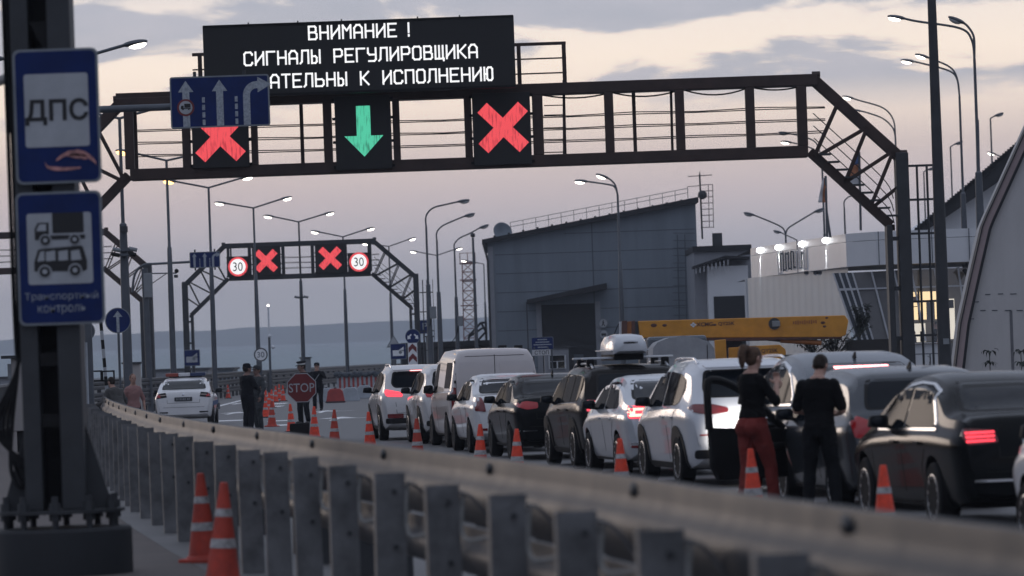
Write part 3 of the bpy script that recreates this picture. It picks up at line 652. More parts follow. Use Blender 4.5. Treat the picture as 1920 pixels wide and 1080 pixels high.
# ------------------------------------------------------------------ blue lane direction signs on cantilever arms
def lane_sign(label, tl, br, Y, small, hasdisc):
    o, e = P(*tl, Y), P(*br, Y); w, h = e.x - o.x, o.z - e.z; c = Vector(((o.x + e.x) / 2, Y, (o.z + e.z) / 2))
    t = thing('lane_sign', label, 'road sign', c, 'blue lane direction signs')
    plate(MB(), c, rrect(-w / 2, -h / 2, w / 2, h / 2, .05), 0, .04).build('panel', 'sign_edge', t)
    plate(MB(), c, rrect(-w / 2 + .03, -h / 2 + .03, w / 2 - .03, h / 2 - .03, .03), .004).build('blue_field', 'blue_sign', t)
    mb = MB(); k = h / 1.1; q = .075 * k
    for x in (-.34 * w, 0.0):
        plate(mb, c, [(x - q, -.5 * h + .03), (x + q, -.5 * h + .03), (x + q, .2 * h), (x + .165 * k, .2 * h), (x, .42 * h), (x - .165 * k, .2 * h), (x - q, .2 * h)], .009)
    x = .27 * w
    arc = [(x + .22 * k - (.22 * k + q) * math.cos(a), .1 * h + (.22 * k + q) * math.sin(a)) for a in np.linspace(0, math.pi / 2, 7)]
    arc2 = [(x + .22 * k - (.22 * k - q) * math.cos(a), .1 * h + (.22 * k - q) * math.sin(a)) for a in np.linspace(math.pi / 2, 0, 7)]
    xe = x + .24 * k; zc = .1 * h + .22 * k
    plate(mb, c, [(x + q, -.5 * h + .03), (x - q, -.5 * h + .03)] + arc + [(xe, zc + q), (xe, zc + .165 * k), (xe + .3 * k, zc), (xe, zc - .165 * k), (xe, zc - q)] + arc2, .009)
    for x in (-.165 * w, .165 * w):
        for i in range(4): plate(mb, c, rrect(x - .03 * k, -.45 * h + i * .145 * h, x + .03 * k, -.45 * h + i * .145 * h + .105 * h, .003), .009)
    mb.build('arrows', 'sign_letter', t)
    if hasdisc:
        d = (-.345 * w, -.1 * h); plate(MB(), c, circ(*d, .175), .013).build('disc_rim', 'sign_red', t); plate(MB(), c, circ(*d, .135), .017).build('disc_field', 'sign_white', t)
        mb = MB(); picto_truck(mb, c, .21, .021, d[0], d[1] - .02)
        for a in (-.27, .29): plate(mb, c, circ(d[0] + a * .21, d[1] - .03, .02, 10), .021)
        mb.build('truck_symbol', 'sign_black', t)
    return t, c, w, h
Yl = 93.0
t, c, w, h = lane_sign('large blue lane sign with three arrows and a truck disc before the gantry', (317.5, 145), (507, 235), Yl, False, True)
for sx in (-.5, .5): MB().box(c + Vector((sx, .08, .05)), (.06, .1, h + .1)).build('bracket', 'dark_steel', t)
arm = thing('sign_mast', 'grey cantilever mast whose arm carries the large blue lane sign', 'mast', (P(86, 300, Yl).x, Yl + .25, 0))
ax = P(86, 300, Yl).x
MB().tube([(ax, Yl + .25, 0), (ax, Yl + .25, P(150, 205, Yl).z)], .14, 12).build('pole', 'pole_grey', arm, smooth=True)
MB().tube([(ax, Yl + .25, P(190, 204, Yl).z), (c.x + 1.0, Yl + .25, P(350, 198, Yl).z)], .075, 10).build('arm', 'pole_grey', arm, smooth=True)
Yl2 = 187.0
t, c, w, h = lane_sign('small distant blue lane sign with three arrows on a thin arm', (355, 473), (413, 501), Yl2, True, False)
for sx in (-.4, .4): MB().box(c + Vector((sx, .08, .0)), (.06, .1, h + .2)).build('bracket', 'dark_steel', t)
mst = thing('sign_mast', 'slim grey mast with a curved arm carrying the small distant lane sign', 'mast', (P(276, 600, Yl2).x, Yl2 + .2, 0))
MB().tube([G(284, 690) * 0 + Vector((P(276, 600, Yl2).x, Yl2 + .2, 0)), Vector((P(270, 505, Yl2).x, Yl2 + .2, P(270, 503, Yl2).z))], .13, 10).build('pole', 'pole_grey', mst, smooth=True)
MB().tube(smooth_pts([Vector((q.x, Yl2 + .2, q.z)) for q in (P(247, 548, Yl2), P(252, 515, Yl2), P(268, 497, Yl2), P(300, 494, Yl2), P(412, 488, Yl2))], 6), .05, 8).build('arm', 'pole_grey', mst, smooth=True)
MB().box(P(278, 535, Yl2 + .1), (.34, .3, 1.0)).build('cabinet', 'cabinet_grey', mst, bevel=.02)
MB().tube([P(275, 513, Yl2), P(331, 512, Yl2)], .03, 6).build('camera_arm', 'pole_grey', mst); MB().tube([P(283, 533, Yl2), P(312, 513, Yl2)], .02, 6).build('stay', 'pole_grey', mst)
MB().ell(P(331, 508, Yl2), (.09, .09, .09)).build('dome_camera', 'black', mst, smooth=True); MB().box(P(330, 518, Yl2), (.15, .15, .12)).build('radar_box', 'dark_steel', mst)
# ------------------------------------------------------------------ street lamps
def lamp(label, base_px, top_px, Y, arms, r0=.1, r1=.055, group='street lamps along the approach road', head=.62, extra=None, thick=None):
    top = P(*top_px, Y); b = Vector((top.x, Y, 0))
    t = thing('street_lamp', label, 'street lamp', b, group)
    h = top.z
    prof = [(r0 * 1.7, 0), (r0 * 1.7, .25), (r0 * 1.15, .3), (r0, h * .5), (r0 * .82, h * .66), (r1, h * .665), (r1 * .85, h)]
    MB().lathe(prof, 12, b).build('pole', 'pole_grey', t, smooth=True)
    for pts, state in arms:
        w = [P(*p, Y) for p in pts]
        if len(w) > 2: w = smooth_pts(w, 6)
        MB().tube(w, r1 * .7, 8).build('arm', 'pole_grey', t, smooth=True)
        d = (w[-1] - w[-2]).normalized(); d.z *= .6; d.normalize(); e = w[-1] + d * head * .34
        q = d.to_track_quat('X', 'Z').to_matrix()
        hd = MB().ell(e, (head * .5, .15, .075), 14, 8, q).build('lamp_head', 'pole_grey', t, smooth=True)
        mt = {'on': 'lamp_lit', 'off': 'lamp_off', 'sodium': 'lamp_sodium'}[state]
        MB().ell(e + Vector((0, 0, -.055)) + d * head * .1, (head * (.34 if state != 'sodium' else .36), .125 if state != 'sodium' else .16, .085 if state != 'sodium' else .11), 14, 8, q).build('lens', mt, hd, smooth=True)
    return t
DA = lambda x, y, lx, ly, rx, ry, ls, rs: [([(x, y), (lx, ly)], ls), ([(x, y), (rx, ry)], rs)]
lamp('nearest left street lamp, its lit head showing beside the upper blue sign', None, (118, 118), 107, DA(118, 118, 2, 110, 236, 84, 'off', 'on'))
L2 = lamp('street lamp with dome cameras on its thick pole behind the round blue arrow sign', None, (224, 222), 136, DA(224, 222, 135, 205, 318, 196, 'on', 'on'), r0=.13)
lamp('street lamp with a warm orange glowing head at the left end of the large gantry', None, (312, 301), 165, DA(312, 301, 243, 285, 386, 285, 'sodium', 'on'))
lamp('street lamp reaching just below the gantry at the blue lane sign', None, (391, 352), 191, DA(391, 352, 328, 340, 452, 334, 'sodium', 'on'))
lamp('street lamp rising between the patrol car and the dark officer', None, (475, 390), 220, DA(475, 390, 422, 381, 528, 373, 'on', 'on'))
L6 = lamp('street lamp behind the middle of the distant gantry, with a camera ring', None, (560, 416), 241, DA(560, 416, 512, 406, 609, 401, 'on', 'on'))
lamp('street lamp behind the right red cross of the distant gantry', None, (643, 444), 264, DA(643, 444, 599, 435, 686, 430, 'on', 'on'))
lamp('street lamp at the right end of the distant gantry', None, (729, 462), 307, DA(729, 462, 693, 457, 766, 449, 'on', 'on'))
lamp('street lamp between the gantry ladder and the curved lamp posts', None, (819, 479), 337, DA(819, 479, 782, 472, 854, 467, 'on', 'on'))
lamp('farthest street lamp, beside the lattice tower at the hall corner', None, (907, 495), 377, [([(907, 495), (876, 489)], 'on')])
for (x, y) in ((236, 468), (234, 477), (566, 557)):
    Yq = 135.8 if x < 300 else 240.8; par = L2 if x < 300 else L6
    c = P(x, y, Yq)
    for sx in (-.26, .22): MB().tube([c + Vector((sx - .12, -.1, .03)), c + Vector((sx + .12, -.1, -.03))], .06, 8).build('camera', 'cabinet_grey' if y != 477 else 'black', par, smooth=True)
    MB().lathe([(.0, -.05), (.2, -.05), (.2, .03), (0, .03)], 14, c).build('camera_ring', 'pole_grey', par, smooth=True)
c = P(232, 430, 135.8); MB().lathe([(0, -.09), (.12, -.09), (.12, .09), (0, .09)], 12, c).build('collar', 'dark_steel', L2, smooth=True)
GC = 'curved single-arm lamp posts left of the grey hall'
lamp('tallest curved lamp post left of the grey hall', None, (799, 425), 208, [([(799, 425), (799, 405), (812, 390), (838, 386 - 3), (860, 378)], 'off')], r0=.12, group=GC)
lamp('middle curved lamp post left of the grey hall', None, (819, 450), 229, [([(819, 450), (819, 436), (829, 424), (850, 414), (872, 405)], 'off')], r0=.12, group=GC)
lamp('shortest curved lamp post left of the grey hall', None, (852, 468), 251, [([(852, 468), (852, 458), (861, 447), (880, 438), (900, 427)], 'off')], r0=.11, group=GC)
lamp('curved lamp post with two lit heads standing before the grey hall', None, (1158, 365), 200, [([(1158, 365), (1152, 350), (1135, 345), (1099, 340)], 'on'), ([(1158, 365), (1154, 348), (1146, 338), (1138, 333)], 'on')], r0=.1)
GR_ = 'lamp posts on the right behind the white canopy'
lamp('lamp post with two spreading arms above the white canopy fascia', None, (1473, 440), 230, [([(1473, 440), (1468, 428), (1450, 418), (1413, 403)], 'off'), ([(1473, 440), (1478, 428), (1498, 415), (1528, 397)], 'off')], r0=.1, group=GR_)
lamp('low lamp post with a short left arm behind the canopy spotlights', None, (1494, 450), 300, [([(1494, 450), (1464, 436)], 'off')], r0=.1, group=GR_)
lamp('tallest twin-headed lamp post at the upper right behind the thick mast', None, (1827, 110), 150, [([(1827, 110), (1822, 75), (1800, 53), (1720, 40), (1693, 34)], 'on'), ([(1827, 110), (1826, 70), (1815, 50), (1805, 42)], 'off')], r0=.14, group=GR_)
lamp('second twin-headed lamp post at the upper right, heads facing left', None, (1799, 180), 190, [([(1799, 180), (1795, 150), (1780, 133), (1730, 119), (1712, 115)], 'on'), ([(1799, 180), (1794, 145), (1780, 125), (1745, 110), (1738, 107)], 'on')], r0=.13, group=GR_)
lamp('twin-headed lamp post half hidden by the right knee of the large gantry', None, (1679, 260), 230, [([(1679, 260), (1675, 225), (1655, 202), (1610, 188), (1598, 184)], 'on'), ([(1679, 260), (1674, 240), (1655, 222), (1625, 211), (1612, 208)], 'on')], r0=.12, group=GR_)
lamp('small dark lamp post farthest right above the overpass parapet', None, (1857, 222), 260, [([(1857, 222), (1866, 217)], 'off')], r0=.07, group=GR_)
lamp('small lamp post above the lower part of the overpass parapet', None, (1782, 275), 290, [([(1782, 275), (1791, 270)], 'off')], r0=.07, group=GR_)
lamp('small lamp post seen through the gantry ladder', None, (1732, 322), 310, [([(1732, 322), (1740, 318)], 'off')], r0=.07, group=GR_)
lamp('thin hooked lamp post below the diagonal of the large gantry', None, (1583, 390), 250, [([(1583, 390), (1583, 378), (1590, 370), (1600, 366)], 'off')], r0=.07, group=GR_)
lamp('lamp post with a lit head behind the overpass parapet at the right edge', None, (1890, 300), 280, [([(1890, 300), (1866, 289)], 'on')], r0=.07, group=GR_)
lamp('short lamp post with two drooping heads between the bays of the large gantry', None, (1541, 300), 240, [([(1541, 300), (1530, 268), (1505, 256), (1478, 250)], 'off'), ([(1541, 300), (1525, 280), (1500, 271), (1482, 267)], 'on')], r0=.08, group=GR_)
bp = thing('light_mast', 'thick grey mast running out of the top of the frame on the right', 'mast', (P(1772, 690, 95).x, 95, 0))
x_ = P(1772, 690, 95).x; MB().lathe([(.2, 0), (.2, .3), (.145, .35), (.125, 4), (.095, 8), (.075, 11)], 16, (x_, 95, 0)).build('pole', 'dark_steel', bp, smooth=True)
MB().box((x_ + .03, 94.86, P(1772, 640, 95).z), (.12, .04, .12)).build('hatch', 'cabinet_grey', bp)
fp = thing('flood_mast', 'thin pole topped by a round floodlight at the hall corner', 'mast', (P(895, 650, 240).x, 240, 0))
x_ = P(892, 600, 240).x; MB().tube([(x_, 240, 0), (x_, 240, P(890, 446, 240).z)], [.11, .06], 10).build('pole', 'pole_grey', fp, smooth=True); MB().ell((x_, 240, P(890, 441, 240).z), (.13, .13, .13)).build('floodlight', 'dark_steel', fp, smooth=True)
cp = thing('camera_mast', 'white camera mast with a glowing tip among the distant lamp poles', 'mast', (P(505, 640, 230).x, 230, 0))
x_ = P(505, 640, 230).x; MB().tube([(x_, 230, 0), (x_, 230, P(504, 630, 230).z)], .06, 8).build('pole', 'pole_grey', cp, smooth=True)
MB().tube([(x_, 230, P(504, 630, 230).z), (x_, 230, P(504, 573, 230).z)], .045, 8).build('lit_tube', 'mast_white', cp, smooth=True)
for y in (630, 651): MB().ell((x_ + (.18 if y > 640 else .02), 230, P(505, y, 230).z), (.1, .1, .09)).build('dome_camera', 'mast_white', cp, smooth=True)
MB().ell((x_, 230, P(504, 573, 230).z), (.06, .06, .06)).build('beacon', 'lamp_lit', cp, smooth=True)
# lattice tower
lt = thing('lattice_tower', 'red and white lattice radio tower left of the grey hall', 'tower', (P(882, 640, 420).x, 420, 0)); x_ = P(882, 640, 420).x; zt = P(882, 492, 420).z
tm = MB(); tz = np.linspace(0, zt, 13); hw = lambda z: .62 - .12 * z / zt
for sx in (-1, 1):
    for sy in (-1, 1): tm.tube([(x_ + sx * hw(z), 420 + sy * hw(z), z) for z in tz], .05, 5)
for i, z in enumerate(tz[:-1]):
    z2 = tz[i + 1]
    for sy in (-1, 1): tm.tube([(x_ - hw(z), 420 + sy * hw(z), z), (x_ + hw(z2), 420 + sy * hw(z2), z2)], .03, 4); tm.tube([(x_ + hw(z), 420 + sy * hw(z), z), (x_ - hw(z2), 420 + sy * hw(z2), z2)], .03, 4); tm.box((x_, 420 + sy * hw(z2), z2), (2 * hw(z2), .07, .08))
tm.build('lattice', 'tower_red', lt)
pm = MB(); [pm.box((x_, 420, z), (1.5, 1.5, .1)) for z in (zt - .1, zt - 1.6, zt * .62)]; [pm.tube([(x_ + a, 420 + b, zt - .1), (x_ + a, 420 + b, zt + .9)], .03, 4) for a in (-.7, 0, .7) for b in (-.7, .7)]
pm.box((x_, 419.3, zt + .85), (1.45, .04, .05)); pm.build('platform', 'tower_red', lt)
# ------------------------------------------------------------------ big grey hall
Yb2 = 253.0; hall = thing('grey_hall', 'large grey-blue metal hall with a sloping black roof edge and dark gate', 'building', (P(1100, 690, Yb2).x, Yb2, 0))
tl, tr = P(914, 455, Yb2), P(1304, 380, Yb2); x0, x1 = tl.x, tr.x
MB().prism([(x0, Yb2, 0), (x1, Yb2, 0), (x1, Yb2, tr.z), (x0, Yb2, tl.z)], (0, 24, 0)).build('wall', 'wall_grey', hall)
MB().box((x0 + .14, Yb2 - .02, tl.z / 2 - .1), (.3, .05, tl.z - .25)).build('corner_trim', 'wall_side', hall)
jl = MB()
for k in range(1, 9):
    z = k * 1.05
    xa = x0 + .35 if z < tl.z - .3 else x0 + (z - tl.z + .3) / (tr.z - tl.z) * (x1 - x0)
    if xa < x1 - .5: jl.box(((xa + x1) / 2, Yb2 - .003, z), (x1 - xa - .1, .012, .035))
xm = P(1112, 500, Yb2).x; jl.box((xm, Yb2 - .004, 4.6), (.05, .014, 8.6)); jl.build('panel_joints', 'wall_line', hall)
sl = (tr.z - tl.z) / (x1 - x0)
rf = MB().prism([(x0 - .3, Yb2 - .5, tl.z - .3 * sl - .02), (x1 + .15, Yb2 - .5, tr.z + .15 * sl - .02), (x1 + .15, Yb2 - .5, tr.z + .15 * sl + .28), (x0 - .3, Yb2 - .5, tl.z - .3 * sl + .22)], (0, 25, 0)).build('roof', 'roof_black', hall)
rb = MB()
for i in range(14):
    xx = x0 + .4 + i * (x1 - x0 - .4) / 14; rb.box((xx, Yb2 - .53, tl.z + (xx - x0) * sl + .24), (.12, .06, .14))
rb.build('roof_brackets', 'roof_black', rf)
rl = MB()
for i in range(15):
    xx = x0 + 1.3 + i * (x1 - x0 - 1.7) / 14; zz = tl.z + (xx - x0) * sl + .25; rl.tube([(xx, Yb2, zz), (xx, Yb2, zz + .62)], .018, 5)
for dz in (.38, .62):
    a, b = x0 + 1.3, x1 - .4; rl.tube([(a, Yb2, tl.z + (a - x0) * sl + .25 + dz), (b, Yb2, tl.z + (b - x0) * sl + .25 + dz)], .018, 5)
rl.build('roof_railing', 'cabinet_grey', rf)
dish = MB().lathe([(0, 0), (.25, .03), (.45, .12), (.55, .24), (.5, .25), (.2, .08), (0, .05)], 20, P(940, 437, Yb2), Matrix.Rotation(R(70), 3, 'X') @ Matrix.Rotation(R(20), 3, 'Y')); dish.build('satellite_dish', 'wall_grey', hall, smooth=True)
dp = MB(); dp.tube([(x0 - .15, Yb2 - .15, tl.z - .1), (x0 - .1, Yb2 - .12, tl.z - .6), (x0 - .02, Yb2 - .1, tl.z - 1.0), (x0 - .02, Yb2 - .1, 0)], .06, 8); dp.build('downpipe', 'dark_steel', hall)
g0, g1_ = P(1015, 572, Yb2), P(1115, 572, Yb2)
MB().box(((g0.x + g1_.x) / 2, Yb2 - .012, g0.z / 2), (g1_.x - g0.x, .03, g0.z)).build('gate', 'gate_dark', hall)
for gx in (g0.x - .16, g1_.x + .16): MB().box((gx, Yb2 - .035, g0.z / 2), (.28, .07, g0.z + .2)).build('gate_jamb', 'wall_side', hall)
a, b = P(988, 566, Yb2 - 1.4), P(1138, 538, Yb2 - 1.4); MB().prism([(a.x, Yb2 - 1.4, a.z - .1), (b.x, Yb2 - 1.4, b.z - .1), (b.x, Yb2 - 1.4, b.z + .22), (a.x, Yb2 - 1.4, a.z + .12)], (0, 1.38, 0)).build('canopy', 'roof_black', hall)
MB().box((P(990, 640, Yb2 - 1.2).x, Yb2 - 1.2, a.z / 2), (.06, .06, a.z)).build('canopy_post', 'dark_steel', hall)
ld = MB()
for x in (1270, 1284): ld.tube([P(x, 440, Yb2 - .3), P(x + 4, 620, Yb2 - .3)], .03, 5)
for y in range(437, 610, 14): ld.tube([P(1262, y, Yb2 - .3), P(1304, y, Yb2 - .3)], .016, 5)
ld.build('wall_ladder', 'wall_line', hall)
an = thing('antenna_mast', 'antenna mast with ladder cage rising at the right end of the hall roof', 'mast', (P(1313, 440, Yb2 + 2).x, Yb2 + 2, P(1313, 448, Yb2 + 2).z))
am = MB(); am.tube([P(1312, 322, Yb2 + 2), P(1312, 330, Yb2 + 2), P(1317, 448, Yb2 + 2)], [.02, .05, .05], 6); am.build('pole', 'dark_steel', an)
am = MB(); am.tube([P(1290, 331, Yb2 + 2), P(1335, 328, Yb2 + 2)], .025, 5); am.build('crossbar', 'dark_steel', an)
am = MB()
for x in (1328, 1336): am.tube([P(x, 346, Yb2 + 2), P(x + 2, 427, Yb2 + 2)], .022, 5)
for i in range(8): am.tube([P(1314, 347 + i * 11.4, Yb2 + 2), P(1337 + i * .2, 346 + i * 11.4, Yb2 + 2)], .022, 5)
am.tube([P(1289, 350, Yb2 + 2), P(1314, 348, Yb2 + 2)], .02, 5); am.tube([P(1289, 350, Yb2 + 2), P(1290, 375, Yb2 + 2)], .02, 5); am.build('ladder_cage', 'dark_steel', an)
am = MB().lathe([(0, 0), (.2, .02), (.26, .1), (.2, .2), (0, .25)], 14, P(1317, 366, Yb2 + 1.8), Matrix.Rotation(R(80), 3, 'X')); am.build('dish', 'dark_steel', an, smooth=True)
# ------------------------------------------------------------------ low warehouse between hall and canopy
Yw = 240.0; wh_ = thing('warehouse', 'low white warehouse with black parapet and dark doorway beside the hall', 'building', (P(1352, 690, Yw).x, Yw, 0))
a, b = P(1300, 470, Yw), P(1407, 470, Yw)
MB().box(((a.x + b.x) / 2, Yw + 5, a.z / 2), (b.x - a.x, 10, a.z)).build('wall', 'wall_side', wh_)
MB().box(((a.x + b.x) / 2, Yw + 4.9, P(1352, 470, Yw).z + .12), (b.x - a.x + .1, 10.2, .3)).build('parapet', 'roof_black', wh_)
a, b = P(1326, 500, Yw - 1.5), P(1402, 500, Yw - 1.5)
MB().box(((a.x + b.x) / 2, Yw - .76, (a.z) / 2), (b.x - a.x, 1.48, a.z)).build('porch', 'panel_white', wh_)
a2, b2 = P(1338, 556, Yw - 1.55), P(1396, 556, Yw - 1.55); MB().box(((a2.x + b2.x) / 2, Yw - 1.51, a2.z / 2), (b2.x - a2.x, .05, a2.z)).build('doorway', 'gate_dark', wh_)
c3 = [P(1300, 504, Yw - 2.2), P(1360, 484, Yw - 2.2), P(1406, 486, Yw - 2.2)]
mb = MB(); [mb.prism([c3[i], c3[i + 1], c3[i + 1] + Vector((0, 0, .14)), c3[i] + Vector((0, 0, .14))], (0, 2.2, 0)) for i in (0, 1)]; mb.build('awning', 'roof_black', wh_)
for i in range(9): MB().box(P(1305 + i * 7.5, 508 - i * 2.0, Yw - 2.0), (.05, .05, .3)).build('awning_slat', 'alu', wh_)
MB().box(P(1345, 455, Yw + 1), (.5, .6, 1.0)).build('roof_unit', 'dark_steel', wh_); MB().box(P(1378, 468, Yw + 1), (.25, .3, .3)).build('vent', 'dark_steel', wh_)
# ------------------------------------------------------------------ white canopy building with slanted glazing
Ya, Yc = 205.0, 182.0
A = P(1408, 490, Ya); B = P(1604, 470, Yc); Cc = P(1905, 460, Yc - .5); zf0, zf1, zfm = 4.88, 6.2, 5.86
cb_ = thing('checkpoint_building', 'modern white canopy building with spotlights and slanted glass behind the gantry leg', 'building', (B.x, Yc, 0))
def facade(pts, z0, z1, th=.3):
    mb = MB(); n = len(pts)
    lo = [Vector((p.x, p.y, z0)) for p in pts]; hi_ = [Vector((p.x, p.y, z1)) for p in pts]; of = Vector((.1, th, 0))
    for i in range(n - 1): mb.add([lo[i], lo[i + 1], hi_[i + 1], hi_[i], lo[i] + of, lo[i + 1] + of, hi_[i + 1] + of, hi_[i] + of], [(0, 1, 2, 3), (7, 6, 5, 4), (3, 2, 6, 7), (4, 5, 1, 0), (0, 3, 7, 4), (1, 5, 6, 2)])
    return mb
arcp = [A] + [A.lerp(B, t) + Vector((0, -.25 * math.sin(math.pi * t), 0)) for t in (.25, .5, .75, .92)] + [B + Vector((.8, -.2, 0)), Cc]
facade(arcp, zf0, zfm).build('fascia', 'panel_white', cb_); facade([p + Vector((0, .05, 0)) for p in arcp], zfm + .02, zf1).build('fascia', 'panel_white', cb_)
mb = MB()
for t in (.47,): p = A.lerp(B, t) + Vector((0, -.25, 0)); mb.box((p.x, p.y - .015, (zf0 + zf1) / 2), (.03, .03, zf1 - zf0))
for x in (1648, 1748, 1818): mb.box((P(x, 470, Yc - .5).x, Yc - .5 + .05, (zf0 + zf1) / 2), (.03, .06, zf1 - zf0))
mb.build('panel_joints', 'wall_line', cb_)
mb = MB(); q = [Vector((p.x, p.y, zf0 + .02)) for p in arcp]; back = [p + Vector((0, 14, 0)) for p in q]
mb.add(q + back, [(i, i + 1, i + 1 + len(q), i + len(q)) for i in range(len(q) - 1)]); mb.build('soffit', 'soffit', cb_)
mb = MB(); q = [Vector((p.x, p.y + .2, zf1 - .06)) for p in arcp]; back = [p + Vector((0, 14, 0)) for p in q]
mb.add(q + back, [(i, i + 1, i + 1 + len(q), i + len(q)) for i in range(len(q) - 1)]); mb.build('roof', 'roof_black', cb_)
# ribbed wall below the fascia
rw0, rw1 = Vector((A.x - .2, Ya + 1.0, 0)), Vector((P(1592, 560, Yc + 3).x, Yc + 3, 0)); nr = 64
pts = [rw0.lerp(rw1, i / nr) + Vector((.0, (-.09 if i % 4 in (1, 2) else 0), 0)) for i in range(nr + 1)]
mb = MB(); mb.add(pts + [p + Vector((0, 0, zf0)) for p in pts], [(i, i + 1, i + nr + 2, i + nr + 1) for i in range(nr)]); mb.build('ribbed_wall', 'corrugated', cb_)
MB().box((rw0.x + .2, Ya + .9, zf0 / 2), (.5, .2, zf0)).build('corner_pier', 'panel_white', cb_)
# slanted glazing
Yz = Yc + .9
def slant(xt, yt, xb, yb, m='alu', r=.035, y=Yz - .06): return MB().beam(P(xt, yt, y), P(xb, yb, y), r * 2, r * 2).build('mullion', m, cb_)
for q in ((1562, 512, 1607, 640), (1574, 512, 1618, 640), (1586, 512, 1628, 640), (1598, 511, 1638, 640), (1634, 509, 1668, 640), (1676, 507, 1706, 640), (1708, 506, 1736, 640), (1752, 503, 1776, 640), (1796, 500, 1816, 640)): slant(*q)
slant(1570, 543, 1604, 542, r=.045); slant(1600, 542, 1830, 535, r=.03)
gp = [P(1563, 512, Yz), P(1598, 511, Yz), P(1640, 642, Yz), P(1608, 642, Yz)]; MB().add(gp, [(0, 1, 2, 3)]).build('window', 'curtain_glass', cb_)
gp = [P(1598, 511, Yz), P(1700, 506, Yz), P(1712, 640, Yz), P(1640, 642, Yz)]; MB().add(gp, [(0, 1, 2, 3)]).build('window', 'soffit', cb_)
gp = [P(1760, 545, Yz), P(1840, 540, Yz), P(1840, 640, Yz), P(1776, 640, Yz)]
m_ = mat('clear_glass', (.8, .85, .9), .05, var=0); nt_ = m_.node_tree; b_ = nt_.nodes['Principled BSDF']; tr_ = nt_.nodes.new('ShaderNodeBsdfTransparent'); gl_ = nt_.nodes.new('ShaderNodeBsdfGlossy'); gl_.inputs['Roughness'].default_value = .03; mx = nt_.nodes.new('ShaderNodeMixShader'); mx.inputs[0].default_value = .12
nt_.links.new(tr_.outputs[0], mx.inputs[1]); nt_.links.new(gl_.outputs[0], mx.inputs[2]); nt_.links.new(mx.outputs[0], nt_.nodes['Material Output'].inputs[0])
gp = [P(1700, 506, Yz), P(1850, 500, Yz), P(1850, 640, Yz), P(1712, 640, Yz)]; MB().add(gp, [(0, 1, 2, 3)]).build('window', 'clear_glass', cb_)
def pxbox(nm, x0, y0, x1, y1, Y, d, m, par): a, b = P(x0, y1, Y), P(x1, y0, Y); return MB().box(((a.x + b.x) / 2, Y + d / 2, (a.z + b.z) / 2), (b.x - a.x, d, b.z - a.z)).build(nm, m, par)
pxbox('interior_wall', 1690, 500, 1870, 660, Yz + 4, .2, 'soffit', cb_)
pxbox('lit_panel', 1702, 546, 1757, 600, Yz + 2.6, .1, 'lit_room', cb_); pxbox('lit_panel', 1702, 606, 1735, 642, Yz + 2.4, .1, 'lit_white', cb_); pxbox('lit_panel', 1776, 560, 1789, 636, Yz + 2.4, .1, 'lit_white', cb_)
pxbox('shelf', 1704, 574, 1722, 576, Yz + 2.4, .1, 'crane_dark', cb_); pxbox('door_frame', 1722, 546, 1724, 600, Yz + 2.4, .1, 'crane_dark', cb_); pxbox('picture', 1708, 556, 1718, 567, Yz + 2.4, .08, 'crane_orange', cb_); pxbox('cupboard', 1738, 566, 1752, 600, Yz + 2.4, .1, 'soffit', cb_); pxbox('screen', 1779, 562, 1788, 578, Yz + 2.2, .1, 'black', cb_); pxbox('monitor', 1726, 621, 1733, 641, Yz + 1.2, .08, 'black', cb_)
pxbox('transom', 1702, 602, 1760, 605, Yz + .1, .08, 'dark_steel', cb_); pxbox('transom', 1702, 543, 1760, 545, Yz + .1, .08, 'dark_steel', cb_)
pxbox('sill_panel', 1700, 644, 1765, 720, Yz - .5, .4, 'panel_white', cb_); pxbox('window_ledge', 1698, 641, 1768, 645, Yz - .7, .8, 'panel_white', cb_); pxbox('sill_panel', 1765, 641, 1850, 720, Yz - .2, .4, 'soffit', cb_)
pxbox('panel_joints', 1700, 663, 1765, 664, Yz - .52, .02, 'wall_line', cb_); pxbox('panel_joints', 1744, 664, 1745, 700, Yz - .52, .02, 'wall_line', cb_)
pl = thing('planter', 'long dark planter wall below the slanted glass', 'planter', P(1628, 690, Yz - 6)); pl.location.z = 0
pxbox('trough', 1590, 634, 1702, 720, Yz - 6, .9, 'planter', pl).location.z = 0
# spotlights on the fascia and the silver letters
for i, (x, y, strip) in enumerate(((1427, 464, 1), (1464, 460, 0), (1509, 453, 0), (1553, 447, 1))):
    t_ = (x - 1408) / 196; p = A.lerp(B, t_) + Vector((0, -.25 * math.sin(math.pi * t_) - .02, 0)); z = zf1 - .12
    s = thing('spotlight', ('first lit spotlight at the far left end of the white fascia', 'lit spotlight above the first silver letters', 'lit spotlight above the last silver letters', 'lit spotlight right of the silver letters on the fascia')[i], 'spotlight', (p.x, p.y, z), 'spotlights on the white fascia')
    MB().lathe([(0, -.05), (.09, -.05), (.13, .08), (.12, .1), (0, .1)], 14, (p.x, p.y - .2, z), Matrix.Rotation(R(160), 3, 'X')).build('housing', 'dark_steel', s, smooth=True)
    MB().ell((p.x, p.y - .22, z - .03), (.16, .12, .12)).build('lens', 'flood', s, smooth=True); MB().tube([(p.x, p.y + .1, z + .06), (p.x, p.y - .2, z + .1)], .02, 5).build('bracket', 'dark_steel', s)
    l = bpy.data.lights.new('spotlight_beam', 'SPOT'); l.energy = 1100; l.spot_size = R(30); l.spot_blend = .9; l.color = (.93, .97, 1); l.shadow_soft_size = .05
    o = bpy.data.objects.new('spotlight_beam', l); COL.objects.link(o); o.parent = s; o.location = (0, -.06, -.2); o.rotation_euler = (R(9), 0, 0)
sg = thing('facade_lettering', 'row of shiny silver letters on the left part of the white fascia', 'sign', A.lerp(B, .36) + Vector((0, -.4, 0)))
random.seed(3); xs_ = np.linspace(.29, .545, 11)
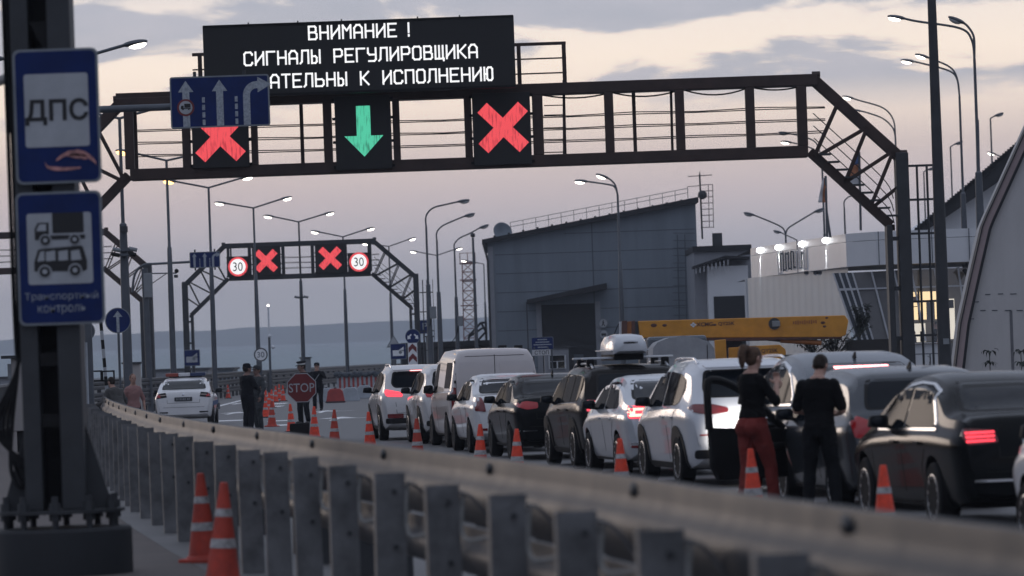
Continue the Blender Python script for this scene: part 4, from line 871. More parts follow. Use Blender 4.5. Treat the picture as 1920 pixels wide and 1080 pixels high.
for i, t_ in enumerate(xs_):
    p = A.lerp(B, float(t_)) + Vector((0, -.42, 0)); hgt = (.98 if i in (0, 10) else .72 + .06 * (i % 3)); zc = 5.42 - (.06 if i in (0, 9) else 0)
    q = MB(); q.box((p.x - .055, p.y, zc), (.045, .16, hgt)); q.box((p.x + .055, p.y, zc - .02 * (i % 2)), (.045, .16, hgt * (.92 if i % 2 else 1)))
    q.box((p.x, p.y, zc + (hgt / 2 - .05) * (1 if i % 2 else -1)), (.1, .14, .06)); q.build('letter', 'chrome' if i in (0, 7, 8, 10) else 'curtain_glass', sg)
for i, x in enumerate((1512, 1529, 1537)):
    p = P(x, 514, Yc + 4); d = thing('downlight', 'small round lamp under the edge of the white fascia', 'downlight', p, 'small lamps under the white fascia'); MB().lathe([(0, 0), (.09, 0), (.09, .12), (0, .12)], 10, p).build('housing', 'dark_steel', d); MB().ell(p, (.07, .07, .05)).build('lens', 'mast_white', d, smooth=True)
lsx = thing('loudspeaker', 'black horn loudspeaker under the canopy right of the thick mast', 'loudspeaker', P(1806, 505, Yc - .9)); MB().lathe([(.07, 0), (.1, .15), (.26, .4), (.24, .41), (0, .2)], 14, P(1806, 505, Yc - .9), Matrix.Rotation(R(130), 3, 'Y')).build('horn', 'black', lsx, smooth=True); MB().box(P(1812, 497, Yc - .9), (.1, .2, .2)).build('bracket', 'black', lsx)
# flags on the roof
for (x, y0, y1, m1, lab, side) in ((1548, 330, 445, 'flag_white', 'limp striped flag on a leaning pole above the canopy', -1), (1611, 285, 432, 'flag_blue', 'blue and orange flag on a pole seen through the gantry knee', -1)):
    f = thing('flag', lab, 'flag', P(x, y1, Yc + 3)); MB().tube([P(x, y0, Yc + 3), P(x + 3, y1, Yc + 3)], .05, 8).build('pole', 'pole_grey', f, smooth=True)
    if x < 1600: MB().tube([P(x + 1, y0 + 60, Yc + 3.3), P(x + 9, y1, Yc + 3.3)], .05, 8).build('pole', 'pole_grey', f, smooth=True)
    top = P(x, y0 + 3, Yc + 3); w_, h_ = (.34, 1.0) if x < 1600 else (.62, 1.25)
    for k, mm in enumerate(('flag_white', 'flag_orange') if x < 1600 else ('flag_blue', 'flag_orange', 'flag_white')):
        n_ = 2 if x < 1600 else 3
        g_ = MB(); rows = []
        for j in range(9):
            z = top.z - h_ * j / 8
            if x < 1600: u0, u1 = -w_ * (1 - k / n_), -w_ * (1 - (k + 1) / n_); u0 *= (.28 + .72 * (j / 8) ** .8); u1 *= (.28 + .72 * (j / 8) ** .8); zz = z
            else: u0, u1, zz = -w_ * (.3 + .7 * (j / 8)), 0, None
            if zz is not None: rows.append([Vector((top.x + u0, Yc + 3 + .05 * math.sin(j * 1.3), z)), Vector((top.x + u1, Yc + 3 + .05 * math.cos(j * 1.1), z))])
        if x >= 1600:
            for j in range(6):
                z = top.z - h_ * (k + j / 5) / 3; e = min(1, (.25 + .75 * ((k + j / 5) / 3) ** .7)); rows.append([Vector((top.x - w_ * e, Yc + 3 + .06 * math.sin(j + k * 5), z - .12 * e)), Vector((top.x, Yc + 3, z))])
        g_.v = [p for r in rows for p in r]; g_.f = [(2 * i, 2 * i + 1, 2 * i + 3, 2 * i + 2) for i in range(len(rows) - 1)]
        o = g_.build('cloth_stripe', mm, f, smooth=True); sd = o.modifiers.new('thick', 'SOLIDIFY'); sd.thickness = .01
# ------------------------------------------------------------------ concrete ramp wall and overpass
Yr = 125.0; rp = thing('ramp_wall', 'pale concrete ramp wall rising steeply at the right edge', 'wall', (P(1880, 690, Yr).x, Yr, 0))
edge = [(1787, 700), (1808, 606), (1829, 511), (1848, 428), (1856, 408), (1912, 285), (1962, 175), (2014, 60)]
ep = [P(x, y, Yr) for x, y in edge]; ep[0].z = 0
rt = P(2300, 60, Yr).x
MB().prism([Vector((rt, Yr, 0))] + ep + [Vector((rt, Yr, ep[-1].z))], (0, 2.5, 0)).build('wall_panel', 'concrete_light', rp)
def strip(o0, o1, y0, y1, nm, mt):
    L_, R_ = [], []
    for k, p in enumerate(ep):
        d = (ep[min(k + 1, len(ep) - 1)] - ep[max(k - 1, 0)]).normalized(); nn = Vector((d.z, 0, -d.x)); L_.append(p + nn * o0); R_.append(p + nn * o1)
    rings = [[Vector((a.x, y0, a.z)), Vector((b.x, y0, b.z)), Vector((b.x, y1, b.z)), Vector((a.x, y1, a.z))] for a, b in zip(L_, R_)]
    MB().loft(rings).build(nm, mt, rp)
strip(-.09, .07, Yr - .16, Yr + .4, 'coping', 'concrete'); strip(.07, .15, Yr - .12, Yr + .02, 'coping_flashing', 'roof_black'); strip(-.125, -.091, Yr - .2, Yr + .4, 'coping_flashing', 'roof_black')
mb = MB()
for x, y, w_ in ((1852, 552, 10), (1876, 551, 10), (1900, 551, 12), (1843, 582, 10), (1865, 582, 10), (1890, 582, 12), (1912, 582, 12), (1831, 566, 9), (1822, 598, 9)): mb.box(P(x, y, Yr - .005), (w_ / 68.8, .02, .022))
mb.build('formwork_slots', 'wall_line', rp)
for x, y0, y1 in ((1897, 582, 700),): pxbox('joint_line', x, y0, x + 1, y1, Yr - .012, .02, 'coping', rp)
ov = thing('overpass', 'dark sloping overpass parapet in front of a pale gable behind the ramp', 'overpass', (P(1820, 690, 230).x, 230, 0))
a, b = P(1715, 440, 230), P(1925, 262, 230); dn = Vector((0, 0, -.75))
MB().prism([a, b, b + dn * 1.5, a + dn * .25], (0, 6, 0)).build('parapet', 'roof_black', ov)
mb = MB(); [mb.box(a.lerp(b, t) + Vector((0, -.05, .12)), (.22, .08, .3)) for t in np.linspace(.02, .98, 44)]; mb.build('parapet_rail', 'roof_black', ov)
MB().prism([P(1700, 440, 231), P(1905, 300, 231), P(1905, 690, 231), P(1700, 690, 231)], (0, 5, 0)).build('gable_wall', 'panel_white', ov)
sp_ = thing('steel_pole', 'plain slim steel pole standing between the right-hand lamp posts', 'pole', (P(1832, 400, 170).x, 170, 0)); MB().tube([(P(1832, 400, 170).x, 170, 0), (P(1822, 225, 170).x + .2, 170, P(1822, 225, 170).z)], .07, 8).build('pole', 'pole_grey', sp_, smooth=True)
# ------------------------------------------------------------------ truck crane and covered truck
Yx = 172.0; cr = thing('truck_crane', 'yellow truck crane with its boom laid flat behind the queue', 'crane', (P(1400, 690, Yx).x, Yx, 0))
def slab(nm, px, m, d, y=Yx, par=cr, bev=.03): return MB().prism([P(a, b, y) for a, b in px], (0, d, 0)).build(nm, m, par, bevel=bev)
bm_ = slab('boom', [(1196, 602), (1500, 593), (1584, 591), (1591, 601), (1586, 628), (1576, 632), (1200, 634)], 'crane_yellow', .9)
slab('boom_edge', [(1250, 628), (1582, 624), (1578, 635), (1380, 640), (1250, 636)], 'crane_dark', .86, Yx + .02)
for i, (x0, x1, m_) in enumerate(((1166, 1176, 'crane_dark'), (1176, 1184, 'crane_orange'), (1184, 1191, 'crane_dark'), (1190, 1197, 'dark_steel'))): slab('boom_section', [(x0, 602 + i % 2), (x1, 601 + i % 2), (x1, 628), (x0, 628)], m_, .8 + .02 * i, Yx + .03 * i, bev=.01)
MB().tube([P(1163, 603, Yx - .1), P(1163, 630, Yx - .1)], .05, 8).build('boom_head', 'alu', cr); MB().tube([P(1160, 607, Yx), P(1146, 640, Yx)], .02, 6).build('hook_rope', 'black', cr)
MB().tube([P(1463, 638, Yx + .2), P(1540, 643, Yx + .2)], .1, 10).build('lift_cylinder', 'crane_orange', cr, smooth=True); MB().tube([P(1425, 634, Yx + .2), P(1466, 638, Yx + .2)], .07, 8).build('lift_rod', 'dark_steel', cr, smooth=True)
MB().lathe([(0, -.02), (.22, -.02), (.22, .05), (0, .05)], 16, P(1452, 607, Yx), Matrix.Rotation(R(90), 3, 'X')).build('boom_pivot', 'dark_steel', cr, smooth=True)
MB().box(P(1455, 607, Yx - .06), (.3, .1, .22)).build('pivot_plate', 'cabinet_grey', cr, bevel=.02)
slab('outrigger_post', [(1340, 638), (1361, 636), (1364, 700), (1343, 700)], 'crane_yellow', .5, Yx - .8); slab('cross_beam', [(1366, 652), (1400, 650), (1400, 700), (1366, 700)], 'crane_yellow', .4, Yx - .7)
ct = slab('counterweight', [(1385, 650), (1462, 646), (1473, 655), (1474, 664), (1458, 676), (1385, 680)], 'crane_yellow', .6, Yx - .9)
slab('hood_housing', [(1360, 640), (1392, 640), (1392, 690), (1360, 690)], 'roof_black', .5, Yx + .5)
slab('chassis', [(1200, 672), (1600, 662), (1600, 700), (1200, 708)], 'dark_steel', 2.2, Yx + .1)
for x in (1240, 1290, 1500, 1550):
    c = P(x, 700, Yx - .05); c.z = .52; w_ = MB().lathe([(.2, -.15), (.5, -.15), (.53, -.05), (.53, .05), (.5, .15), (.2, .15)], 22, c, Matrix.Rotation(R(90), 3, 'X')).build('wheel', 'rubber', cr, smooth=True); MB().lathe([(0, -.17), (.22, -.16), (.24, .0), (0, .02)], 16, c, Matrix.Rotation(R(90), 3, 'X')).build('rim', 'crane_yellow', w_, smooth=True)
def flat_text(txt, px, Y, h, w, par, m, nm='lettering', bold=.005): mb = MB(); text(mb, txt, P(*px, Y), h, w, bold); return mb.build(nm, m, par)
flat_text('XCMG', (1321, 608, )[:2], Yx - .012, .15, .62, cr, 'crane_dark', bold=.03); flat_text('QY25K', (1362, 607), Yx - .012, .15, .62, cr, 'crane_dark', bold=.02); flat_text('QY25K', (1443, 658), Yx - .915, .17, .62, cr, 'crane_dark', bold=.02)
mb = MB(); c = P(1300, 609, Yx - .012); mb.add([c + Vector((a, 0, b)) for a, b in ((-.12, 0), (0, .1), (.12, 0), (0, -.1))], [(0, 3, 2, 1)]); mb.build('emblem', 'sign_white_bright', cr)
mb = MB(); c = P(1300, 609, Yx - .018); [mb.beam(c + Vector((-.07, 0, -.06 * s)), c + Vector((.07, 0, .06 * s)), .02, .004) for s in (1, -1)]; mb.build('emblem_cross', 'crane_dark', cr)
mb = MB(); [mb.ell(P(x, y, Yx - .005), (r, .01, r * .6), 8, 5) for x, y, r in ((1226, 610, .12), (1246, 610, .09), (1340, 609, .07), (1543, 605, .09), (1546, 612, .07), (1550, 596, .06))]; mb.build('rust_stains', 'crane_dark', cr)
mb = MB(); [mb.box(P(1488 + i * 4.2, 605 - .2 * i, Yx - .005), (.055, .01, .1 + .03 * (i % 3))) for i in range(11)]; mb.build('worn_lettering', 'crane_orange', cr)
Yt = 160.0; tk = thing('covered_truck', 'truck with a rounded grey tarpaulin cover in front of the crane boom', 'truck', (P(1282, 690, Yt).x, Yt, 0))
sec = [(1222, 700), (1224, 652), (1232, 642), (1255, 633), (1282, 629), (1308, 633), (1330, 641), (1339, 654), (1343, 700)]
rings = []
for k, y in enumerate(np.linspace(Yt, Yt + 5.4, 7)):
    r = [];
    for i, (x, yy) in enumerate(sec):
        p = P(x, yy, Yt); r.append(Vector((p.x + .015 * math.sin(3 * k + i), y, (p.z if yy < 700 else .95) + .03 * math.sin(k * math.pi) - (.03 if k % 2 else 0))))
    rings.append(r)
MB().loft(rings).build('tarpaulin', 'tarp', tk, smooth=True)
mb = MB(); [mb.tube([P(x, 646, Yt - .02), P(x + 1, 700, Yt - .02)], .012, 5) for x in (1326,)]; mb.build('strap', 'black', tk)
a, b = P(1222, 700, Yt), P(1343, 700, Yt); MB().box(((a.x + b.x) / 2, Yt + 3.4, .85), (b.x - a.x, 6.8, .25)).build('bed', 'dark_steel', tk)
MB().box(((a.x + b.x) / 2, Yt + 6.6, 1.55), (b.x - a.x - .1, 1.9, 1.5)).build('cab', 'paint_blue_grey', tk, bevel=.12)
for sx in (a.x + .2, b.x - .2):
    for yy in (1.0, 6.2): MB().lathe([(.2, -.13), (.43, -.13), (.46, 0), (.43, .13), (.2, .13)], 20, (sx, Yt + yy, .46), Matrix.Rotation(R(90), 3, 'Y')).build('wheel', 'rubber', tk, smooth=True)
for sx in (a.x + .25, b.x - .25): MB().box((sx, Yt - .03, .9), (.3, .06, .14)).build('taillight', 'tail_dim', tk)
# ------------------------------------------------------------------ cars
def pchip(tab):
    x = np.array([a for a, b in tab], float); y = np.array([b for a, b in tab], float); h = np.diff(x); d = np.diff(y) / h; m = np.zeros(len(x))
    for i in range(1, len(x) - 1):
        if d[i - 1] * d[i] > 0: w1, w2 = 2 * h[i] + h[i - 1], h[i] + 2 * h[i - 1]; m[i] = (w1 + w2) / (w1 / d[i - 1] + w2 / d[i])
    m[0], m[-1] = d[0], d[-1]
    def f(t):
        t = min(max(t, x[0]), x[-1]); i = min(int(np.searchsorted(x, t, 'right')) - 1, len(h) - 1); i = max(i, 0); s = (t - x[i]) / h[i]
        return float(y[i] * (1 + 2 * s) * (1 - s) ** 2 + m[i] * h[i] * s * (1 - s) ** 2 + y[i + 1] * s * s * (3 - 2 * s) + m[i + 1] * h[i] * s * s * (s - 1))
    return f
TYPES = {
 'sedan': dict(L=4.6, W=1.8, H=1.48, prof=[(0, .82), (.02, .95), (.06, 1.04), (.16, 1.085), (.45, 1.1), (.62, 1.12), (1.2, 1.38), (1.55, 1.45), (2.0, 1.478), (2.35, 1.465), (2.7, 1.41), (3.4, 1.04), (3.55, .97), (4.2, .83), (4.45, .73), (4.56, .62), (4.6, .48)],
   belt=[(0, .93), (1.2, .97), (3.2, .92), (4.0, .8), (4.6, .62)], rw=[(-.65, 1.14), (.65, 1.14), (.555, 1.39), (-.555, 1.39)],
   sw=[[(.98, 1.0), (.92, 1.06), (1.3, 1.31), (1.62, 1.375), (2.03, 1.39), (2.05, .99)], [(2.13, .985), (2.11, 1.39), (2.45, 1.365), (2.65, 1.31), (3.2, 1.01), (3.2, .975)]], axle=(.92, 3.6), wr=.315, tum=.34, ws=[(-.62, 1.06), (.62, 1.06), (.52, 1.36), (-.52, 1.36)]),
 'suv': dict(L=4.5, W=1.86, H=1.68, prof=[(0, .74), (.015, .92), (.05, 1.03), (.1, 1.1), (.17, 1.18), (.4, 1.5), (.52, 1.6), (.75, 1.645), (1.4, 1.68), (2.0, 1.68), (2.4, 1.655), (2.75, 1.58), (3.4, 1.16), (3.55, 1.1), (4.15, .98), (4.4, .84), (4.47, .7), (4.5, .52)],
   belt=[(0, 1.02), (.8, 1.06), (3.2, 1.0), (4.5, .72)], rw=[(-.56, 1.2), (.56, 1.2), (.63, 1.3), (.57, 1.53), (-.57, 1.53), (-.63, 1.3)],
   sw=[[(.86, 1.12), (.62, 1.3), (.72, 1.42), (1.1, 1.5), (1.95, 1.54), (1.97, 1.075), (1.1, 1.09)], [(2.05, 1.07), (2.03, 1.54), (2.4, 1.53), (2.7, 1.46), (3.25, 1.1), (3.25, 1.06)]], axle=(.88, 3.55), wr=.35, tum=.3, ws=[(-.62, 1.15), (.62, 1.15), (.55, 1.52), (-.55, 1.52)]),
 'van': dict(L=4.75, W=1.9, H=1.98, prof=[(0, 1.62), (.012, 1.8), (.04, 1.885), (.12, 1.94), (.4, 1.965), (1.5, 1.98), (2.9, 1.97), (3.25, 1.9), (4.05, 1.25), (4.2, 1.16), (4.6, 1.02), (4.71, .85), (4.75, .5)],
   belt=[(0, 1.15), (3.2, 1.1), (4.75, .75)], rw=[], sw=[[(.3, 1.2), (.25, 1.28), (.25, 1.66), (.35, 1.72), (1.35, 1.72), (1.35, 1.2)], [(2.75, 1.1), (2.75, 1.72), (3.2, 1.68), (3.8, 1.2), (3.8, 1.1)]], axle=(.92, 3.92), wr=.335, tum=.16, ws=[(-.65, 1.3), (.65, 1.3), (.6, 1.78), (-.6, 1.78)]),
}
TYPES['hatch'] = dict(TYPES['suv'], L=4.3, H=1.56, prof=[(0, .74), (.015, .9), (.05, 1.0), (.1, 1.06), (.18, 1.12), (.45, 1.42), (.58, 1.49), (.85, 1.53), (1.4, 1.56), (1.95, 1.56), (2.3, 1.53), (2.6, 1.46), (3.3, 1.06), (3.4, 1.02), (4.0, .9), (4.2, .78), (4.27, .66), (4.3, .5)],
   belt=[(0, .98), (3.2, .94), (4.3, .68)], rw=[(-.63, 1.13), (.63, 1.13), (.56, 1.42), (-.56, 1.42)], sw=[[(.8, 1.05), (.58, 1.2), (.7, 1.32), (1.05, 1.4), (1.85, 1.43), (1.87, 1.0), (1.1, 1.01)], [(1.95, .995), (1.93, 1.43), (2.3, 1.415), (2.6, 1.35), (3.12, 1.02), (3.12, .985)]], axle=(.82, 3.4), wr=.315, ws=[(-.6, 1.06), (.6, 1.06), (.52, 1.4), (-.52, 1.4)])
_s = TYPES['sedan']; _k = 4.9 / 4.6; TYPES['exec'] = dict(_s, L=4.9, W=1.86, H=1.5, prof=[(a * _k, b * (1.02 if b > 1.0 else 1)) for a, b in _s['prof']], belt=[(a * _k, b) for a, b in _s['belt']], rw=[(a, b * 1.02) for a, b in _s['rw']], sw=[[(a * _k, b * (1.02 if b > 1.1 else 1)) for a, b in w] for w in _s['sw']], axle=(1.0, 3.88), wr=.335)
TYPES['coupe'] = dict(TYPES['suv'], L=4.75, W=1.94, H=1.73, prof=[(0, .8), (.015, .98), (.05, 1.1), (.14, 1.16), (.3, 1.2), (.75, 1.43), (1.2, 1.6), (1.7, 1.7), (2.2, 1.73), (2.6, 1.7), (2.95, 1.62), (3.55, 1.2), (3.7, 1.14), (4.4, 1.02), (4.65, .86), (4.72, .7), (4.75, .5)],
   rw=[(-.6, 1.24), (.6, 1.24), (.52, 1.58), (-.52, 1.58)], sw=[[(1.0, 1.14), (.95, 1.2), (1.3, 1.42), (1.6, 1.53), (2.1, 1.6), (2.13, 1.12)], [(2.2, 1.12), (2.18, 1.6), (2.55, 1.575), (2.85, 1.5), (3.35, 1.15), (3.35, 1.1)]], axle=(.95, 3.8), wr=.37, ws=[(-.62, 1.2), (.62, 1.2), (.55, 1.56), (-.55, 1.56)])
TYPES['lift'] = dict(TYPES['sedan'], L=4.67, prof=[(0, .82), (.02, .95), (.06, 1.04), (.14, 1.075), (.3, 1.09), (.5, 1.12), (1.1, 1.36), (1.5, 1.44), (2.0, 1.47), (2.4, 1.455), (2.75, 1.4), (3.45, 1.05), (3.6, .99), (4.25, .87), (4.5, .77), (4.62, .64), (4.67, .5)])
TYPES['estate'] = dict(TYPES['suv'], L=4.75, W=1.87, H=1.62, prof=[(0, .76), (.015, .92), (.05, 1.02), (.09, 1.09), (.15, 1.16), (.36, 1.47), (.46, 1.55), (.7, 1.6), (1.4, 1.62), (2.3, 1.61), (2.7, 1.575), (3.0, 1.5), (3.65, 1.1), (3.8, 1.04), (4.4, .9), (4.62, .8), (4.72, .68), (4.75, .5)],
   rw=[(-.6, 1.17), (.6, 1.17), (.56, 1.48), (-.56, 1.48)], sw=[[(.6, 1.08), (.4, 1.3), (.45, 1.42), (.62, 1.46), (1.2, 1.48), (1.2, 1.06)], [(1.26, 1.06), (1.26, 1.48), (2.1, 1.5), (2.12, 1.04)], [(2.2, 1.035), (2.18, 1.5), (2.6, 1.48), (2.9, 1.41), (3.45, 1.06), (3.45, 1.02)]], axle=(.95, 3.75), wr=.35, ws=[(-.62, 1.1), (.62, 1.1), (.55, 1.48), (-.55, 1.48)])
def rounded(poly, r=.05, n=3):
    o = []; k = len(poly)
    for i in range(k):
        p0, p, p1 = Vector(poly[i - 1]), Vector(poly[i]), Vector(poly[(i + 1) % k]); a, b = (p0 - p), (p1 - p); ra, rb = min(r, a.length * .4), min(r, b.length * .4)
        s, e = p + a.normalized() * ra, p + b.normalized() * rb
        for j in range(n + 1):
            t = j / n; o.append(tuple(s * (1 - t) ** 2 + p * 2 * t * (1 - t) + e * t * t))
    return o
MODES = {'rear': (lambda a, b: Vector((a, -6, b)), Vector((0, 1, 0))), 'front': (lambda a, b: Vector((a, 6, b)), Vector((0, -1, 0))), 'left': (lambda a, b: Vector((-4, a, b)), Vector((1, 0, 0))), 'right': (lambda a, b: Vector((4, a, b)), Vector((-1, 0, 0)))}
def decal(bvh, poly, mode, off, name, m, parent, depth=.02, step=.09, r=.04, smooth=True):
    fn, d = MODES[mode]; poly = rounded(poly, r) if r else poly
    bm = bmesh.new(); vs = [bm.verts.new((a, b, 0)) for a, b in poly]; bm.faces.new(vs); bmesh.ops.triangulate(bm, faces=bm.faces[:])
    lo = [min(p[i] for p in poly) for i in (0, 1)]; hi_ = [max(p[i] for p in poly) for i in (0, 1)]
    for ax in (0, 1):
        t = math.ceil(lo[ax] / step) * step
        while t < hi_[ax]:
            co = [0, 0, 0]; co[ax] = t; no = [0, 0, 0]; no[ax] = 1
            bmesh.ops.bisect_plane(bm, geom=bm.verts[:] + bm.edges[:] + bm.faces[:], plane_co=co, plane_no=no, dist=1e-5); t += step
    for v in bm.verts:
        o = fn(v.co.x, v.co.y); h = bvh.ray_cast(o, d)
        if h[0] is None: h = bvh.find_nearest(o + d * 5); p = h[0]
        else: p = h[0]
        v.co = p - d * off
    ed = [e for e in bm.edges if e.is_boundary]; g = bmesh.ops.extrude_edge_only(bm, edges=ed)
    for v in [x for x in g['geom'] if isinstance(x, bmesh.types.BMVert)]: v.co += d * depth
    bmesh.ops.recalc_face_normals(bm, faces=bm.faces)
    me = bpy.data.meshes.new(name); bm.to_mesh(me); bm.free()
    if smooth:
        for p in me.polygons: p.use_smooth = True
        me.set_sharp_from_angle(angle=R(40))
    return link(name, me, m, parent)
def car(name, label, cat, kind, paint, tails, pos, yaw, lit=None, sx=(1, 1, 1), plate_m='plate', plate_txt='', extras=(), rim='rim', tgeo=None, arch=False, low=True, third=None, glass='glass', chrome=False, seam=True, plate_z=None, mirrors='trim'):
    S = TYPES[kind]; L, W = S['L'], S['W']; top, belt = pchip(S['prof']), pchip(S['belt'])
    plan = pchip([(0, .85), (.04, .9), (.12, .945), (.3, .978), (.8, .995), (1.4, 1), (L - 1.2, 1), (L - .6, .97), (L - .2, .88), (L, .72)]) if kind != 'van' else pchip([(0, .93), (.03, .96), (.1, .985), (.3, 1), (L - 1.3, 1), (L - .6, .96), (L - .2, .87), (L, .75)])
    bot = pchip([(0, .36), (.1, .3), (.4, .24), (1, .21), (L - .8, .21), (L - .1, .24), (L, .28)])
    ts = list(np.linspace(0, .2, 9)) + list(np.linspace(.24, .8, 13)) + list(np.linspace(.9, L - 1.0, 20)) + list(np.linspace(L - .92, L, 14))
    rings = []
    for t in ts:
        zt, zb, w = top(t), bot(t), W / 2 * plan(t); zs = min(belt(t), zt - .035); h = zt - zs; tb = S['tum']; wt = .955 * w - tb * h - .02
        zmid = zb + (zs - zb) * .55
        half = [(0, zb), (.6 * w, zb), (.88 * w, zb + .02), (.93 * w, zb + .1), (.95 * w, zb + .22), (.975 * w, zmid), (.998 * w, zmid + .5 * (zs - zmid)), (1.0 * w, zs - .13 * min(1, (zs - zb))), (.982 * w, zs - .02), (.957 * w, zs),
                (.955 * w - tb * h * .35, zs + .36 * h), (.955 * w - tb * h * .75, zs + .76 * h), (wt - .005, zt - .09 * min(1, h * 2.2) - .006), (wt - .06 * w, zt - .018 * min(1, h * 3) - .004), (.55 * w, zt + .006), (0, zt + .014)]
        rings.append([Vector((-x, t - L / 2, z)) for x, z in half] + [Vector((x, t - L / 2, z)) for x, z in half[-2:0:-1]])
    me = MB().loft(rings).mesh('body', True)
    bvb = bmesh.new(); bvb.from_mesh(me); bvh = BVHTree.FromBMesh(bvb); bvb.free()
    root = thing(name, label, cat, (0, 0, 0))
    body = link('body', me, paint, root)
    # wheel arches cut out of the body
    wr = S['wr']; cut = MB()
    for a in S['axle']:
        for sg in (-1, 1): cut.lathe([(wr + .055, 0), (wr + .055, .5)], 30, (sg * (W / 2 - .24) - .25, a - L / 2, wr + .01), Matrix.Rotation(math.pi / 2, 3, 'Y'))
    cm = cut.mesh('cut'); co = bpy.data.objects.new('cut', cm); COL.objects.link(co)
    md = body.modifiers.new('arch', 'BOOLEAN'); md.object = co; md.operation = 'DIFFERENCE'; md.solver = 'EXACT'
    cm.materials.append(MAT['trim']); body.data.materials.append(MAT['trim'])
    dg = bpy.context.evaluated_depsgraph_get(); nm = bpy.data.meshes.new_from_object(body.evaluated_get(dg)); body.modifiers.clear()
    body.data = nm; bpy.data.objects.remove(co)
    if len(nm.materials) < 2: nm.materials.append(MAT['trim'])
    D = lambda poly, mode, off, nmn, m, par=root, **k: decal(bvh, [(a, b) for a, b in poly], mode, off, nmn, m, par, **k)
    T = lambda poly: [(a - L / 2, b) for a, b in poly]
    if S['rw']:
        if glass != 'none':
            o = 1.1; D([(a * 1.06, b + (.02 if b > 1.3 else -.02)) for a, b in S['rw']], 'rear', .003, 'window_seal', 'trim', r=.07); D(S['rw'], 'rear', .008, 'rear_window', 'glass_rear', r=.07)
    D(S['ws'], 'front', .006, 'windshield', glass)
    for i, p in enumerate(S['sw']):
        for mode in ('left', 'right'): D(T(p), mode, .006, 'side_window', glass, r=.05)
    if chrome:
        for mode in ('left',):
            pts = [q for p in S['sw'] for q in p]; kk = S['L'] / 4.6 if kind == 'exec' else 1; up_ = [(.9, 1.17), (.93, 1.24), (1.3, 1.46), (1.6, 1.57), (2.15, 1.645), (2.6, 1.615), (2.9, 1.53), (2.9, 1.505), (2.55, 1.592), (2.1, 1.62), (1.6, 1.545), (1.28, 1.435), (.95, 1.225), (.95, 1.17)] if kind == 'coupe' else \
              [(.88, 1.03), (.9, 1.07), (1.28, 1.335), (1.6, 1.4), (2.1, 1.415), (2.5, 1.385), (2.7, 1.325), (2.68, 1.305), (2.45, 1.365), (2.05, 1.392), (1.6, 1.378), (1.3, 1.312), (.93, 1.06), (.92, 1.03)]
            D(T([(a * kk, b * (1.02 if kk > 1 and b > 1.1 else 1)) for a, b in up_]), mode, .012, 'window_trim', 'chrome', r=0)
            lo_ = [(.9, 1.13 if kind == 'coupe' else 1.0), (3.3, 1.1 if kind == 'coupe' else .978), (3.3, 1.08 if kind == 'coupe' else .955), (.9, 1.105 if kind == 'coupe' else .975)]; D(T(lo_), mode, .012, 'window_trim', 'chrome', r=0)
    if low:
        zl = .5 if kind in ('suv', 'estate') else .36
        if arch: D([(-W * .44, bot(0) + .02), (W * .44, bot(0) + .02), (W * .44, zl), (-W * .44, zl)], 'rear', .014, 'lower_bumper', 'trim')
        for mode in ('left', 'right'): D(T([(S['axle'][0] + wr + .1, .235), (S['axle'][1] - wr - .1, .235), (S['axle'][1] - wr - .1, .32 if arch else .27), (S['axle'][0] + wr + .1, .32 if arch else .27)]), mode, .012, 'sill', 'trim', r=0)
    for a in S['axle']:
        for sg in (-1, 1):
            c = Vector((sg * (W / 2 - .115), a - L / 2, wr)); Rm = Matrix.Rotation(math.pi / 2 * sg, 3, 'Y'); ww = .105
            w_ = MB().lathe([(wr * .66, -ww), (wr * .9, -ww), (wr * .985, -ww * .8), (wr, -ww * .5), (wr, ww * .5), (wr * .985, ww * .8), (wr * .9, ww), (wr * .66, ww * .95)], 32, c, Rm).build('wheel', 'rubber', root, smooth=True)
            rm = MB().lathe([(0, -.02), (wr * .62, -.02), (wr * .66, ww * .95), (wr * .62, ww * .98), (wr * .58, ww * .6), (wr * .56, .0), (0, .0)], 32, c, Rm)
            for k in range(10):
                an = 2 * math.pi * k / 10 + .1; e = Vector((math.cos(an), math.sin(an), 0)); p0, p1 = Rm @ (e * .05 + Vector((0, 0, ww * .72))), Rm @ (e * wr * .6 + Vector((0, 0, ww * .8)))
                rm.beam(c + p0, c + p1, .035, .03)
            rm.lathe([(0, ww * .6), (.06, ww * .6), (.055, ww * .85), (0, ww * .87)], 12, c, Rm); rm.build('rim', rim, w_, smooth=True)
            if arch:
                ar = MB(); rr = [(wr + .05, wr + .115)]
                pts_o = []; 
                A_ = [math.pi * (-.08 + 1.16 * i / 18) for i in range(19)]
                out_ = [(a - L / 2 + (wr + .125) * math.cos(q), wr + .01 + (wr + .11) * math.sin(q)) for q in A_]; in_ = [(a - L / 2 + (wr + .06) * math.cos(q), wr + .01 + (wr + .06) * math.sin(q)) for q in A_[::-1]]
                D([(x, max(z, .26)) for x, z in out_ + in_], 'left' if sg < 0 else 'right', .016, 'arch_trim', 'trim', r=0, step=.2)
    # tail lights
    for poly, m, nmn in tails:
        for sg in (-1, 1): D([(sg * a, b) for a, b in poly], 'rear', .014 if nmn == 'taillight' or nmn.endswith('surround') else .02, nmn, m, r=.025 if nmn == 'taillight' else .006, step=.05)
    if third: D(third[0], 'rear', .02, 'brake_light', third[1], r=.01)
    zs_ = belt(2.0)
